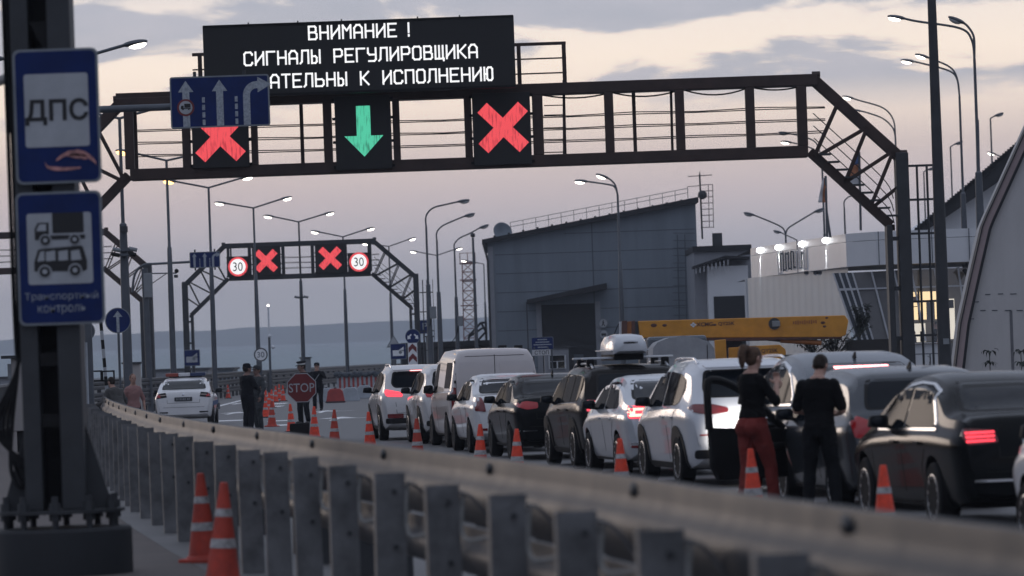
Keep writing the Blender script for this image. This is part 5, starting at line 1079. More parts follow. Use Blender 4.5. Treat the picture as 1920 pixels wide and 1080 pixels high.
    if seam:
        ds = S['sw']
        xs2 = sorted({p[-1][0] for p in ds}); b_ = ds[-1]
        tB = (ds[-1][0][0] + ds[-2][-1][0]) / 2 if kind != 'van' else 2.7
        for mode in ('left', 'right'):
            for t0, t1 in ((tB, tB), (b_[-1][0] + .02, b_[-1][0] + .08)): D(T([(t0 - .006, zs_ + .02), (t0 + .006, zs_ + .02), (t1 + .006, .36), (t1 - .006, .36)]), mode, .003, 'door_seam', 'trim', r=0, step=.2)
            if kind != 'van':
                D(T([(S['axle'][0] + .05, zs_), (S['axle'][0] + .062, zs_), (S['axle'][0] + .44, .62), (S['axle'][0] + .44, .36), (S['axle'][0] + .428, .36), (S['axle'][0] + .428, .62)]), mode, .003, 'door_seam', 'trim', r=0, step=.2)
            for t0 in ((tB + .18, ) if kind == 'van' else (tB + .12, max(S['axle'][0] + .2, tB - .85))): D(T([(t0, zs_ - .13), (t0 + .2, zs_ - .125), (t0 + .2, zs_ - .098), (t0, zs_ - .102)]), mode, .03, 'door_handle', paint, r=.01, step=.06)
        if kind in ('sedan', 'lift', 'exec'):
            zl_ = .72; D([(-.5, .99), (-.49, zl_), (.49, zl_), (.5, .99), (.508, .99), (.498, zl_ - .009), (-.498, zl_ - .009), (-.508, .99)], 'rear', .003, 'boot_seam', 'trim', r=0, step=.2)
        elif kind != 'van':
            D([(-.6, 1.12), (-.56, .62), (.56, .62), (.6, 1.12), (.609, 1.12), (.569, .611), (-.569, .611), (-.609, 1.12)], 'rear', .003, 'tailgate_seam', 'trim', r=0, step=.2)
        D([(-W * .42, .585), (W * .42, .585), (W * .42, .577), (-W * .42, .577)], 'rear', .003, 'bumper_seam', 'trim', r=0, step=.2)
    pz_ = plate_z or {'suv': .86, 'estate': .86, 'hatch': .82, 'coupe': .74, 'van': .86}.get(kind, .83)
    D([(-.27, pz_ - .06), (.27, pz_ - .06), (.27, pz_ + .06), (-.27, pz_ + .06)], 'rear', .02, 'licence_plate', plate_m, r=.01)
    if plate_txt:
        h = bvh.ray_cast(Vector((0, -6, pz_)), Vector((0, 1, 0)))[0]; mb = MB(); v, f = text_mesh(plate_txt, .072, .42, .004)
        mb.add([Vector((0, h.y - .026, pz_)) + p for p in v], f); mb.build('plate_lettering', 'sign_black' if plate_m == 'plate' else 'sign_white', root)
    # mirrors
    mb_t = S['sw'][-1][-1][0] - (.55 if kind == 'exec' else .3); mz = S['sw'][-1][-1][1] + .07
    for sg in (-1, 1):
        c = Vector((sg * (W / 2 + .07), mb_t - L / 2, mz)); mm = MB(); sc_ = 1.35 if kind == 'van' else 1
        mm.loft([[c + Vector((x * .105 * f, y, z * .07 * sc_ * f)) for x, z in rounded([(-1, -.75), (.7, -1), (1, -.6), (1, .7), (.7, 1), (-.8, .9)], .3)] for f, y in ((.5, .08), (.82, .06), (1, .0), (1, -.05), (.93, -.065))]); mm.beam(c + Vector((-sg * .06, .0, -.04)), c + Vector((-sg * .17, .0, -.07)), .08, .04)
        mi = mm.build('side_mirror', mirrors, root, smooth=True); MB().ell(c + Vector((0, -.05, 0)), (.088, .038, .058 * sc_), 14, 8).build('mirror_glass', 'glass_rear', mi, smooth=True)
    hb = bvh.ray_cast(Vector((0, -6, pz_ + .13)), Vector((0, 1, 0)))[0]
    if hb: MB().lathe([(0, -.012), (.045, -.012), (.05, .0), (0, .01)], 14, hb, Matrix.Rotation(R(90), 3, 'X')).build('badge', 'chrome', root, smooth=True)
    # headlights and exhaust
    for sg in (-1, 1): D([(sg * W * .27, .66), (sg * W * .4, .68), (sg * W * .41, .8), (sg * W * .3, .76)], 'front', .014, 'headlight', 'lamp_off' if lit != 'head' else 'flood', r=.02, step=.06)
    D([(-.35, .4), (.35, .4), (.38, .62), (-.38, .62)], 'front', .012, 'grille', 'trim')
    for f in extras: f(root, bvh, D, T, S)
    root.location = pos; root.rotation_euler = (0, 0, yaw)
    return root
def place(px, py, Y, yaw, kind, side=-1, axle=0, z=0.0):
    """world position of a car whose (left) wheel at the axle touches the ground at a pixel column, Y metres away"""
    S = TYPES[kind]; loc = Vector((side * (S['W'] / 2 - .02), S['axle'][axle] - S['L'] / 2, 0)); w = P(px, py, Y); w.z = z
    return w - Matrix.Rotation(yaw, 3, 'Z') @ loc
def rails(m='dark_steel', z=1.66, t0=.8, t1=2.6, x=.6):
    def f(root, bvh, D, T, S):
        for sg in (-1, 1):
            pts = []
            for t in np.linspace(t0, t1, 9):
                h = bvh.ray_cast(Vector((sg * x, t - S['L'] / 2, 4)), Vector((0, 0, -1)))[0]; pts.append(h + Vector((0, 0, .045 if t0 < t < t1 else .0)))
            MB().tube(smooth_pts(pts, 3), .018, 8).build('roof_rail', m, root, smooth=True)
    return f
def spoiler(zf, w=.62, m='paint_white', d=.12, t=.42):
    def f(root, bvh, D, T, S):
        y = t - S['L'] / 2; MB().prism([(-w, y, zf), (w, y, zf), (w * .97, y - d, zf - .035), (-w * .97, y - d, zf - .035)], (0, 0, .025)).build('spoiler', m, root, bevel=.01)
    return f
def fogs(m, z, x0=.5, x1=.8, h=.07):
    def f(root, bvh, D, T, S):
        for sg in (-1, 1): D([(sg * x0, z), (sg * x1, z + .01), (sg * x1, z + h), (sg * x0, z + h)], 'rear', .018, 'reflector', m, r=.015)
    return f
def chrome_strip(z, w=.5, m='chrome'):
    return lambda root, bvh, D, T, S: D([(-w, z - .012), (w, z - .012), (w, z + .012), (-w, z + .012)], 'rear', .02, 'trim_strip', m, r=0)
def fin(y=.75):
    def f(root, bvh, D, T, S):
        h = bvh.ray_cast(Vector((0, y - S['L'] / 2, 4)), Vector((0, 0, -1)))[0]; MB().prism([h + Vector((-.012, -.05, 0)), h + Vector((-.012, .13, 0)), h + Vector((-.012, -.03, .08))], (.024, 0, 0)).build('aerial', 'trim', root)
    return f
def band(x0, x1, z0, z1): return [(x0, z0), (x1, z0), (x1, z1), (x0, z1)]
hg = lambda px, Y: 0
# A white SUV at the head of the queue
car('white_suv', 'white SUV with glowing red tail lights at the head of the queue', 'car', 'suv', 'paint_pearl', [(rounded([(.42, .98), (.8, 1.0), (.83, 1.09), (.8, 1.16), (.62, 1.12), (.44, 1.08)]), 'tail_lit', 'taillight')],
    place(712, 827, 104, .108, 'suv'), .108, third=(band(-.2, .2, 1.56, 1.585), 'third_lit'), extras=(rails('chrome'), spoiler(1.6, m='paint_pearl'), fogs('tail_dim', .5, .42, .78, .1)), arch=True)
car('white_suv', 'white crossover second in the queue, half hidden by the pinkish van', 'car', 'suv', 'paint_pearl', [([(.46, 1.0), (.8, 1.0), (.83, 1.06), (.8, 1.14), (.6, 1.09)], 'tail_red', 'taillight')],
    place(787, 835, 98.3, .112, 'suv'), .112, extras=(spoiler(1.6, m='paint_pearl'), fin(.85)), arch=True)
def van_x(root, bvh, D, T, S):
    D([(-.006, .62), (.006, .62), (.006, 1.86), (-.006, 1.86)], 'rear', .004, 'door_seam', 'trim', r=0)
    D([(-.8, .58), (-.8, 1.84), (.8, 1.84), (.8, .58), (.79, .58), (.79, 1.83), (-.79, 1.83), (-.79, .58)], 'rear', .004, 'door_seam', 'trim', r=0, step=.3)
    for a, b in ((-.72, -.1), (.1, .72)):
        D(band(a, b, 1.12, 1.72), 'rear', .006, 'door_panel', 'paint_van', r=.06)
    for z in (.8, 1.3, 1.7):
        for s in (-1, 1): D(band(s * .815 - .02, s * .815 + .02, z, z + .06), 'rear', .03, 'hinge', 'trim', r=.005)
    D([(-.82, .36), (.82, .36), (.82, .54), (-.82, .54)], 'rear', .05, 'rear_bumper', 'trim', r=.03)
    D(band(.03, .1, .98, 1.06), 'rear', .02, 'door_handle', 'trim', r=.01)
car('delivery_van', 'pinkish white panel van with blank rear doors in the middle of the queue', 'van', 'van', 'paint_van', [(band(.8, .9, .78, 1.22), 'tail_dim', 'taillight')], place(838, 840, 93.2, .118, 'van'), .118, extras=(van_x,), rim='dark_steel', plate_m='plate_dark')
car('white_sedan', 'white boxy sedan with tall red tail lights right behind the van', 'car', 'sedan', 'paint_white', [([(.64, .78), (.84, .8), (.855, .95), (.79, 1.06), (.71, 1.06), (.66, .92)], 'tail_dim', 'taillight')],
    place(880, 847, 87.4, .122, 'sedan') , .122, extras=(fogs('tail_dim', .42, .62, .78, .05),), rim='dark_steel')
def vesta(root, bvh, D, T, S):
    D(band(.5, .8, .5, .52), 'rear', .01, 'trim_strip', 'chrome', r=0); D(band(-.8, -.5, .5, .52), 'rear', .01, 'trim_strip', 'chrome', r=0)
car('black_sedan', 'black sedan with wide red tail lights behind the white boxy sedan', 'car', 'sedan', 'paint_black', [([(.47, .9), (.66, .88), (.83, .93), (.84, 1.0), (.66, 1.03), (.47, 1.0)], 'tail_red', 'taillight')],
    place(956, 862, 80.4, .127, 'sedan'), .127, plate_txt='Е 931', extras=(vesta, chrome_strip(1.05, .3), fin(1.5)), rim='dark_steel')
def roofbox_bars(root, bvh, D, T, S):
    for t in (.9, 1.9):
        MB().beam((-.73, t - 2.37, 1.735), (.73, t - 2.37, 1.735), .09, .035, Vector((0, 0, 1))).build('crossbar', 'alu', root, bevel=.008)
        for sg in (-1, 1): MB().box((sg * .6, t - 2.37, 1.67), (.12, .1, .13)).build('bar_foot', 'black', root, bevel=.02)
carF = car('dark_suv', 'dark brown estate with roof bars carrying a silver roof box', 'car', 'estate', 'paint_brown', [([(.52, .86), (.82, .9), (.85, 1.0), (.8, 1.1), (.56, 1.08)], 'tail_dim', 'taillight'), ([(.56, .89), (.81, .92), (.82, .975), (.56, .955)], 'tail_lit', 'taillight_element'), ([(.56, .995), (.82, 1.01), (.79, 1.085), (.59, 1.065)], 'tail_lit', 'taillight_element')],
    place(1076, 882, 72.7, .135, 'estate'), .135, extras=(rails('alu', t0=.6, t1=2.7), roofbox_bars, fogs('tail_lit', .44, .6, .82, .04), chrome_strip(.83, .5)), arch=True)
# roof box lying on the bars of the dark estate
rbx = thing('roof_box', 'silver roof box strapped on top of the dark estate', 'roof box', (0, 0, 0)); secs = []
for t, wz, hz_, zo in ((0, .3, .2, .06), (.06, .4, .32, .01), (.2, .43, .38, 0), (.9, .44, .4, 0), (1.5, .42, .36, .01), (1.85, .34, .24, .03), (2.0, .2, .1, .06)):
    secs.append([Vector((x * wz, t - 1.0, zo + z * hz_)) for x, z in ((-1, .12), (-.96, 0), (.96, 0), (1, .12), (1.02, .2), (.93, .62), (.74, .93), (.4, 1.0), (0, 1.0), (-.4, 1.0), (-.74, .93), (-.93, .62), (-1.02, .2))])
MB().loft(secs).build('lid', 'paint_silver_white', rbx, smooth=True); MB().box((0, 0, .075), (.92, 1.75, .025)).build('rim_edge', 'alu', rbx, bevel=.01); MB().box((0, -.985, .22), (.34, .03, .035)).build('badge_plate', 'trim', rbx)
MB().box((0, .0, -.06), (.7, 1.5, .12)).build('underside', 'black', rbx)
wm = Matrix.Translation(carF.location) @ Matrix.Rotation(.135, 4, 'Z'); rbx.location = wm @ Vector((-.0, -.95, 1.79)); rbx.rotation_euler = (0, 0, .135); rbx.scale = (.67, .9, .8)
car('silver_sedan', 'silver white liftback with a lit C-shaped tail light beside a single cone', 'car', 'lift', 'paint_silver_white', [([(.5, .86), (.83, .86), (.85, 1.03), (.8, 1.05), (.5, 1.03)], 'tail_lit', 'taillight'), ([(.6, .885), (.82, .885), (.83, 1.01), (.6, 1.01), (.6, .975), (.74, .975), (.74, .925), (.6, .925)], 'tail_hot', 'taillight_element')],
    place(1158, 893, 67.2, .14, 'lift'), .14, extras=(chrome_strip(.5, .8), fogs('tail_dim', .42, .55, .8, .05)), chrome=False, plate_txt='О 474')
carH = car('white_suv', 'large clean white SUV with its rear bumper brightly lit by headlights', 'car', 'suv', 'paint_hyundai', [([(.36, .99), (.62, .96), (.84, 1.0), (.87, 1.06), (.82, 1.11), (.55, 1.1), (.36, 1.05)], 'tail_dim', 'taillight')],
    place(1272, 914, 61.3, .147, 'suv'), .147, extras=(rails('chrome'), spoiler(1.6, m='paint_hyundai', d=.16), fogs('tail_red', .68, .32, .76, .025), fin(.8)), arch=True, chrome=False, plate_z=.9)
carJ = car('blue_grey_suv', 'blue-grey coupe SUV with bright high brake light behind the standing man', 'car', 'coupe', 'paint_blue_grey', [([(.52, .98), (.82, .96), (.87, 1.03), (.82, 1.1), (.52, 1.05)], 'tail_lit', 'taillight')],
    place(1482, 925, 55.8, .15, 'coupe'), .15, third=(band(-.34, .34, 1.535, 1.565), 'third_lit'), chrome=True, extras=(fin(1.35), chrome_strip(.93, .5)))
for sg in (-1, 1):
    l = bpy.data.lights.new('headlight_beam', 'SPOT'); l.energy = 130; l.spot_size = R(62); l.spot_blend = .8; l.color = (1, .95, .88); l.shadow_soft_size = .08
    o = bpy.data.objects.new('headlight_beam', l); COL.objects.link(o); o.parent = carJ; o.location = (sg * .62, 2.42, .74); o.rotation_euler = (R(88), 0, 0)
def open_door(root, bvh, D, T, S):
    hx, hy = -S['W'] / 2 + .02, S['sw'][-1][-1][0] - .02 - S['L'] / 2; a = R(66)
    e = Vector((-math.sin(a), -math.cos(a), 0)); q = lambda s, z, n=0: Vector((hx, hy, 0)) + e * s + Vector((0, 0, z)) + Vector((-math.cos(a), math.sin(a), 0)) * n
    d = MB().prism([q(.0, .34), q(.95, .34), q(1.04, .5), q(1.05, .94), q(0, .9)], q(0, 0, .09) - q(0, 0)).build('door', 'black', root, bevel=.02)
    f = MB(); f.tube(smooth_pts([q(.02, .9, .04), q(.3, 1.14, .04), q(.62, 1.36, .04), q(.85, 1.46, .04), q(1.0, 1.48, .04), q(1.05, 1.44, .04), q(1.06, 1.3, .04), q(1.05, .92, .04)], 4), .045, 8); f.build('window_frame', 'black', d, smooth=True)
    MB().box(q(.3, .7, -.03), (.5, .05, .08), Matrix.Rotation(math.pi / 2 - a + math.pi, 3, 'Z')).build('armrest', 'trim', d, bevel=.02)
    c = q(.12, .97, .18); mi = MB().ell(c, (.14, .07, .09), 14, 9).build('side_mirror', 'trim', d, smooth=True); MB().ell(c + Vector((0, -.045, 0)), (.12, .035, .075), 14, 8).build('mirror_glass', 'chrome', mi, smooth=True)
carK = car('grey_hatchback', 'grey hatchback with its black driver door standing open', 'car', 'hatch', 'paint_grey', [([(.55, .78), (.82, .82), (.855, .98), (.78, 1.06), (.6, .98)], 'tail_red', 'taillight')],
    place(1562, 960, 50.2, .152, 'hatch'), .152, extras=(open_door, fin(.8)))
carL = car('black_sedan', 'glossy black executive sedan with chrome window line at the right edge', 'car', 'exec', 'paint_black', [([(.5, .86), (.8, .84), (.845, .92), (.82, 1.0), (.54, .98)], 'tail_dim', 'taillight')] + [([(.54, z), (.815, z - .008), (.815, z + .018), (.54, z + .022)], 'tail_lit', 'taillight_element') for z in (.872, .912, .95)],
    place(1752, 997, 44.2, .152, 'exec'), .152, chrome=True, extras=(chrome_strip(.5, .75),), plate_txt='')
car('white_hatchback', 'white hatchback just entering the frame at the lower right corner', 'car', 'hatch', 'paint_white', [([(.58, .8), (.8, .84), (.84, .98), (.76, 1.06), (.6, .98)], 'tail_red', 'taillight')], place(1926, 1018, 38.6, .16, 'hatch', axle=1), .16)
def police(root, bvh, D, T, S):
    z = bvh.ray_cast(Vector((0, 2.0 - S['L'] / 2, 4)), Vector((0, 0, -1)))[0].z; y = 2.0 - S['L'] / 2
    for x0, x1, m_ in ((-.62, -.22, 'beacon_red'), (-.22, .14, 'beacon_clear'), (.14, .62, 'beacon_blue')): MB().box(((x0 + x1) / 2, y, z + .09), (x1 - x0 - .005, .3, .11)).build('light_bar', m_, root, bevel=.025)
    MB().box((0, y, z + .03), (1.0, .2, .05)).build('light_bar_base', 'black', root)
    for mode in ('left', 'right'):
        D(T([(.5, .6), (4.0, .62), (4.0, .76), (.5, .74)]), mode, .004, 'side_stripe', 'flag_blue', r=0)
    D(band(.48, .74, .41, .45), 'rear', .012, 'reflector', 'trim', r=.01); D(band(-.74, -.48, .41, .45), 'rear', .012, 'reflector', 'trim', r=.01)
car('patrol_car', 'white patrol sedan with roof light bar parked facing away on the left', 'car', 'lift', 'paint_white', [([(.5, .9), (.82, .86), (.86, .92), (.84, 1.0), (.54, 1.04)], 'trim', 'taillight_surround'), ([(.68, .89), (.845, .875), (.855, .97), (.72, 1.0)], 'tail_red', 'taillight'), ([(.53, .955), (.72, .945), (.72, .965), (.53, .975)], 'tail_clear', 'taillight_element')],
    place(402, 797, 141, .022, 'lift', side=1), .022, extras=(police,), plate_m='plate_dark', plate_txt='Н 0182 47')
# ------------------------------------------------------------------ traffic cones
def make_cone(label, worn=False):
    c = thing('traffic_cone', label, 'traffic cone', (0, 0, 0), 'orange cones along the queue lane')
    MB().prism([(a, b, 0) for a, b in rounded([(-.17, -.17), (.17, -.17), (.17, .17), (-.17, .17)], .05)], (0, 0, .035)).build('base', 'trim' if not worn else 'cone_worn', c, bevel=.008)
    r = lambda z: .132 - (.132 - .03) * (z - .035) / .715
    mm = 'cone_worn' if worn else 'cone_orange'
    MB().lathe([(.15, .035), (.145, .05), (r(.06), .062), (r(.75), .745), (.022, .752), (0, .75)], 24).build('body', mm, c, smooth=True)
    for z0, z1 in ((.27, .34), (.5, .56)): MB().lathe([(r(z0) - .004, z0), (r(z0) + .003, z0), (r(z1) + .003, z1), (r(z1) - .004, z1)], 24).build('band', 'cone_band', c, smooth=True)
    return c
CONES = [  # tip px, tip py, distance (None: from the base row), worn
 (1657, 873, 'nearest cone of the queue row, in front of the black executive sedan', 0), (1411, 843, 'cone standing in front of the woman in red trousers', 0), (1164, 822, 'lone cone in front of the silver white liftback', 0),
 (967, 803, 'cone at the rear wheel of the black sedan with chrome strips', 0), (898, 796, 'cone by the rear bumper of the white boxy sedan', 0), (781, 785, 'worn cone standing before the white crossover second in line', 1),
 (692, 772, 'cone beside the front wheels of the first white SUV', 0), (625, 769, 'dark worn cone next to the white painted arrow', 1), (588, 763, 'cone just right of the black STOP sign stand', 0)]
pc, pw = make_cone(CONES[0][2]), make_cone(CONES[5][2], True)
def set_cone(label, x, y, worn, loc=None, sc=1.0):
    global used
    src = pw if worn else pc
    c = src if src['free'] else copy_tree(src)
    src['free'] = 0
    c['label'] = label
    if loc is None:   # tip of a 0.75 m cone seen at this pixel
        r = ray(x, y); k = (.75 - CH) / r[2]; loc = Vector((r[0] * k, r[1] * k, 0))
    c.location = loc; c.rotation_euler = (random.uniform(-.035, .035), random.uniform(-.035, .035), random.uniform(0, 1.5)); c.scale = (sc, sc, sc * random.uniform(.98, 1.02))
    return c
pc['free'] = 1; pw['free'] = 1
for x, y, lab, w_ in CONES: set_cone(lab, x, y, w_)
for x, y, lab, w_ in ((547, 810, 'cone just left of the black STOP sign stand', 0), (510, 800, 'broad dark cone beside the officer in camouflage', 1), (498, 783, 'bright cone half hidden by the officer in camouflage', 0), (505, 776, 'third cone of the far cluster behind the camouflage officer', 0),
                      (509, 764, 'middle cone of the far cluster left of the STOP sign', 0), (517, 754, 'taller cone of the far cluster left of the STOP sign', 0), (531, 752, 'cone touching the left edge of the red STOP octagon', 0), (500, 768, 'leftmost cone of the far cluster, nearest the officers', 0), (524, 748, 'farthest cone of the cluster behind the STOP sign', 0), (428, 747, 'lone far cone beside the crash barrier behind the patrol car', 0)):
    g = G(x, y); set_cone(lab, 0, 0, w_, g)
for x, y, lab in ((383, 1054, 'blurred cone on the walkway by the barrier posts, farther of two'), (418, 1096, 'blurred cone cut off by the bottom edge, nearer of two')):
    set_cone(lab, 0, 0, 1, G(x, y), 1.12)
for o in (pc, pw):
    pass
for o in list(SC.objects):
    if 'free' in o: del o['free']
# ------------------------------------------------------------------ people
def blob(mb, vox, name, m, parent, it=4, fold=0.0):
    me = mb.mesh('tmp'); o = bpy.data.objects.new('tmp', me); COL.objects.link(o)
    r = o.modifiers.new('r', 'REMESH'); r.mode = 'VOXEL'; r.voxel_size = vox; r.use_smooth_shade = True
    s = o.modifiers.new('s', 'SMOOTH'); s.iterations = it; s.factor = .5
    dg = bpy.context.evaluated_depsgraph_get(); nm = bpy.data.meshes.new_from_object(o.evaluated_get(dg)); bpy.data.objects.remove(o); bpy.data.meshes.remove(me)
    nm.name = name
    if fold:
        sd = random.uniform(0, 50)
        for v in nm.vertices:
            c = v.co; q = mnoise.noise((c.x * 7 + sd, c.y * 7, c.z * 11 + 4 * mnoise.noise((c.x * 3, c.y * 3, c.z * 3 + sd))))
            q2 = mnoise.noise((c.x * 16 + sd, c.y * 16, c.z * 24)); v.co = c + v.normal * (fold * (1 - 2.4 * abs(q)) + fold * .5 * q2)
    for p in nm.polygons: p.use_smooth = True
    nm.materials.clear(); nm.materials.append(MAT[m])
    ob = bpy.data.objects.new(name, nm); COL.objects.link(ob); ob.parent = parent
    return ob
def limb(mb, pts, rs, n=12):
    mb.tube(pts, rs, n)
    for p, r in zip(pts, rs): mb.ell(p, (r * .98, r * .98, r * .98), 10, 7)
def person(label, pos, yaw, H=1.75, fem=False, top=('cloth_black', 'short'), legs='denim', skin='skin', hair=('hair', 'short'), cap=None, head_rot=(0, 0), arms=None, stance=None, lean=0.0, vox=.013, sit=False, shoes='shoe', vest=None, shirt_low=.88, flare=0.0):
    t = thing('person', label, 'person', (0, 0, 0)); k = H / 1.75
    A = dict(L=((-.25, -.03, 1.14), (-.25, .06, .9)), R=((.25, -.03, 1.14), (.25, .06, .9)))
    if arms: A.update(arms)
    St = dict(L=((-.1, .03, .49), (-.105, -.01, .08), 0), R=((.1, .03, .49), (.105, -.01, .08), 0))
    if stance: St.update(stance)
    V = lambda q: Vector(q)
    Lm = Matrix.Rotation(-lean, 3, 'X')
    def up(p):  # upper body leans forward about the hips
        p = Vector(p); h = Vector((0, 0, .95)); return h + Lm @ (p - h)
    sw, hw_, ww = (.165, .165, .115) if fem else (.195, .155, .145)
    tors = [(.84, hw_ * .86, .1, -.0), (.92, hw_, .118 if not fem else .128, -.01), (1.0, hw_ * .94, .11, 0), (1.1, ww, .092, .005), (1.24, ww * 1.14, .105, .01), (1.35, sw * .95, .108, 0), (1.415, sw * .7, .09, -.008), (1.455, .095, .07, -.01), (1.49, .062, .06, 0)]
    def torso(mb, g=0.0, z0=.8, z1=1.55, n=20):
        rr = []
        for z, rx, ry, oy in tors:
            if z < z0 or z > z1: continue
            rr.append([up((math.cos(a) * (rx + g), oy + math.sin(a) * (ry + g), z)) if z > .95 else Vector((math.cos(a) * (rx + g), oy + math.sin(a) * (ry + g), z)) for a in np.linspace(0, 2 * math.pi, n, endpoint=False)])
        mb.loft(rr)
    nb = up((0, .005, 1.445)); Rh = Lm @ Matrix.Rotation(head_rot[0], 3, 'Z') @ Matrix.Rotation(-head_rot[1], 3, 'X')
    hd = lambda q: nb + Rh @ Vector(q)
    b = MB(); torso(b)
    limb(b, [up((0, 0, 1.43)), hd((0, .01, .06)), hd((0, .015, .11))], [.064, .058, .055])
    b.ell(hd((0, .012, .185)), (.074, .093, .105), 18, 14, Rh); b.ell(hd((0, .045, .12)), (.053, .058, .062), 14, 10, Rh); b.ell(hd((0, .085, .098)), (.028, .022, .024), 10, 8, Rh)
    b.tube([hd((0, .098, .19)), hd((0, .122, .15)), hd((0, .1, .14))], [.009, .015, .011], 8)
    b.ell(hd((0, .097, .117)), (.024, .012, .011), 10, 6, Rh); b.ell(hd((0, .09, .208)), (.052, .018, .012), 10, 6, Rh)
    for s in (-1, 1): b.ell(hd((s * .077, -.002, .165)), (.012, .02, .032), 8, 7, Rh)
    def hand(mb, w, d, nrm, grip):
        d = d.normalized(); n_ = (nrm - d * nrm.dot(d)).normalized(); sd = d.cross(n_)
        c = w + d * .05; Rm = Matrix((sd, d, n_)).transposed(); mb.ell(c, (.042, .055, .018), 12, 8, Rm)
        for i, (o, l) in enumerate(((-.03, .066), (-.01, .076), (.01, .07), (.029, .056))):
            p0 = w + d * .09 + sd * o; p1 = p0 + (d * math.cos(grip * .7) + n_ * math.sin(grip * .7)) * l * .5; p2 = p1 + (d * math.cos(grip * 1.7) + n_ * math.sin(grip * 1.7)) * l * .5
            mb.tube([p0 - d * .03, p0, p1, p2], [.0095, .0095, .0088, .007], 7)
        p0 = w + d * .03 - sd * .036; mb.tube([p0, p0 - sd * .025 + d * .025 + n_ * .012, p0 - sd * .03 + d * .055 + n_ * .022], [.013, .011, .009], 7)
    arm_pts = {}
    for nm, s in (('L', -1), ('R', 1)):
        sh = up((s * (sw - .028), -.008, 1.39)); e, w = up(A[nm][0]), up(A[nm][1]); arm_pts[nm] = (sh, e, w)
        limb(b, [sh, sh.lerp(e, .5), e, e.lerp(w, .45), w], [.052 if not fem else .044, .044 if not fem else .037, .036, .034, .024])
        dr = (w - e); nr = up(A[nm][2]) - up((0, 0, 0)) if len(A[nm]) > 2 else Vector((-s, .2, 0)); hand(b, w, dr, nr, A[nm][3] if len(A[nm]) > 3 else .5)
    for nm, s in (('L', -1), ('R', 1)):
        kn, an, fy = V(St[nm][0]), V(St[nm][1]), St[nm][2]; hp = Vector((s * .085, -.005, .9))
        limb(b, [hp, hp.lerp(kn, .5), kn, kn.lerp(an, .35), an], [.085, .072, .052, .054, .036]); d = Matrix.Rotation(fy, 3, 'Z') @ Vector((0, 1, 0))
        b.ell(an + d * .06 + Vector((0, 0, -.045)), (.036, .11, .032), 12, 8, Matrix.Rotation(fy, 3, 'Z'))
    blob(b, vox * .8, 'body', skin, t, 3)
    g = .016
    sh_ = MB(); torso(sh_, g, shirt_low - .04 if not fem else shirt_low, 1.47)
    for nm in 'LR':
        a, e, w = arm_pts[nm]; kind = top[1]; q = .014
        ps, rs = ([a, a.lerp(e, .5), e, e.lerp(w, .5), e.lerp(w, .94)], [.062, .058, .052, .046, .038]) if kind == 'long' else ([a, a.lerp(e, .5), e, e.lerp(w, .12)], [.055, .05, .048, .046]) if kind == 'elbow' else ([a, a.lerp(e, .45), a.lerp(e, .82)], [.064, .062, .06])
        limb(sh_, ps, rs)
    blob(sh_, vox, 'shirt' if top[1] != 'long' else 'jacket', top[0], t, 3, .008)
    tr = MB(); torso(tr, .012, .8, 1.0 if not fem else 1.06)
    for nm, s in (('L', -1), ('R', 1)):
        kn, an = V(St[nm][0]), V(St[nm][1]); hp = Vector((s * .085, -.005, .9)); lo = kn.lerp(an, .95)
        if fem: tr.ell((s * .075, -.07, .9), (.085, .085, .1), 14, 10)
        limb(tr, [hp, hp.lerp(kn, .5), kn, kn.lerp(an, .5), lo], [.1, .088, .068 + flare, .064 + flare * 1.3, .056 + flare * 1.5] if not fem else [.1, .09, .064 + flare, .06 + flare * 1.6, .058 + flare * 2])
    blob(tr, vox, 'trousers', legs, t, 3, .006)
    so = MB()
    for nm in 'LR':
        an, fy = V(St[nm][1]), St[nm][2]; Rm = Matrix.Rotation(fy, 3, 'Z'); d = Rm @ Vector((0, 1, 0)); so.ell(an + d * .065 + Vector((0, 0, -.042)), (.045, .13, .042), 14, 9, Rm); so.ell(an + Vector((0, 0, -.03)), (.045, .055, .05), 12, 8)
    blob(so, vox, 'shoes', shoes, t)
    h = MB()
    if hair[1] != 'none':
        h.ell(hd((0, -.004, .198)), (.079, .096, .098), 18, 12, Rh); h.ell(hd((0, -.03, .155)), (.068, .064, .07 if hair[1] != 'short' else .055), 14, 10, Rh)
        if hair[1] == 'bun': h.ell(hd((0, -.11, .25)), (.045, .045, .045), 12, 9, Rh); h.tube(smooth_pts([hd((0, -.1, .26)), hd((0, -.155, .255)), hd((0.01, -.175, .16)), hd((.015, -.15, .04))], 3), [.03] * 3 + [.04] * 4 + [.034, .026, .012], 10)
        if hair[1] == 'tied': h.ell(hd((0, -.09, .2)), (.05, .05, .05), 12, 9, Rh)
        hm = blob(h, vox * .8, 'hair', hair[0], t, 2, .004)
        # cut the hair back from the face
        bmh = bmesh.new(); bmh.from_mesh(hm.data); bmesh.ops.bisect_plane(bmh, geom=bmh.verts[:] + bmh.edges[:] + bmh.faces[:], plane_co=hd((0, .062, .2)), plane_no=Rh @ Vector((0, .8, -.6)), clear_outer=True); bmh.to_mesh(hm.data); bmh.free()
    ey = MB()
    for s in (-1, 1): ey.ell(hd((s * .032, .093, .183)), (.013, .008, .008), 8, 6, Rh)
    ey.build('eyes', 'cloth_black', t, smooth=True)
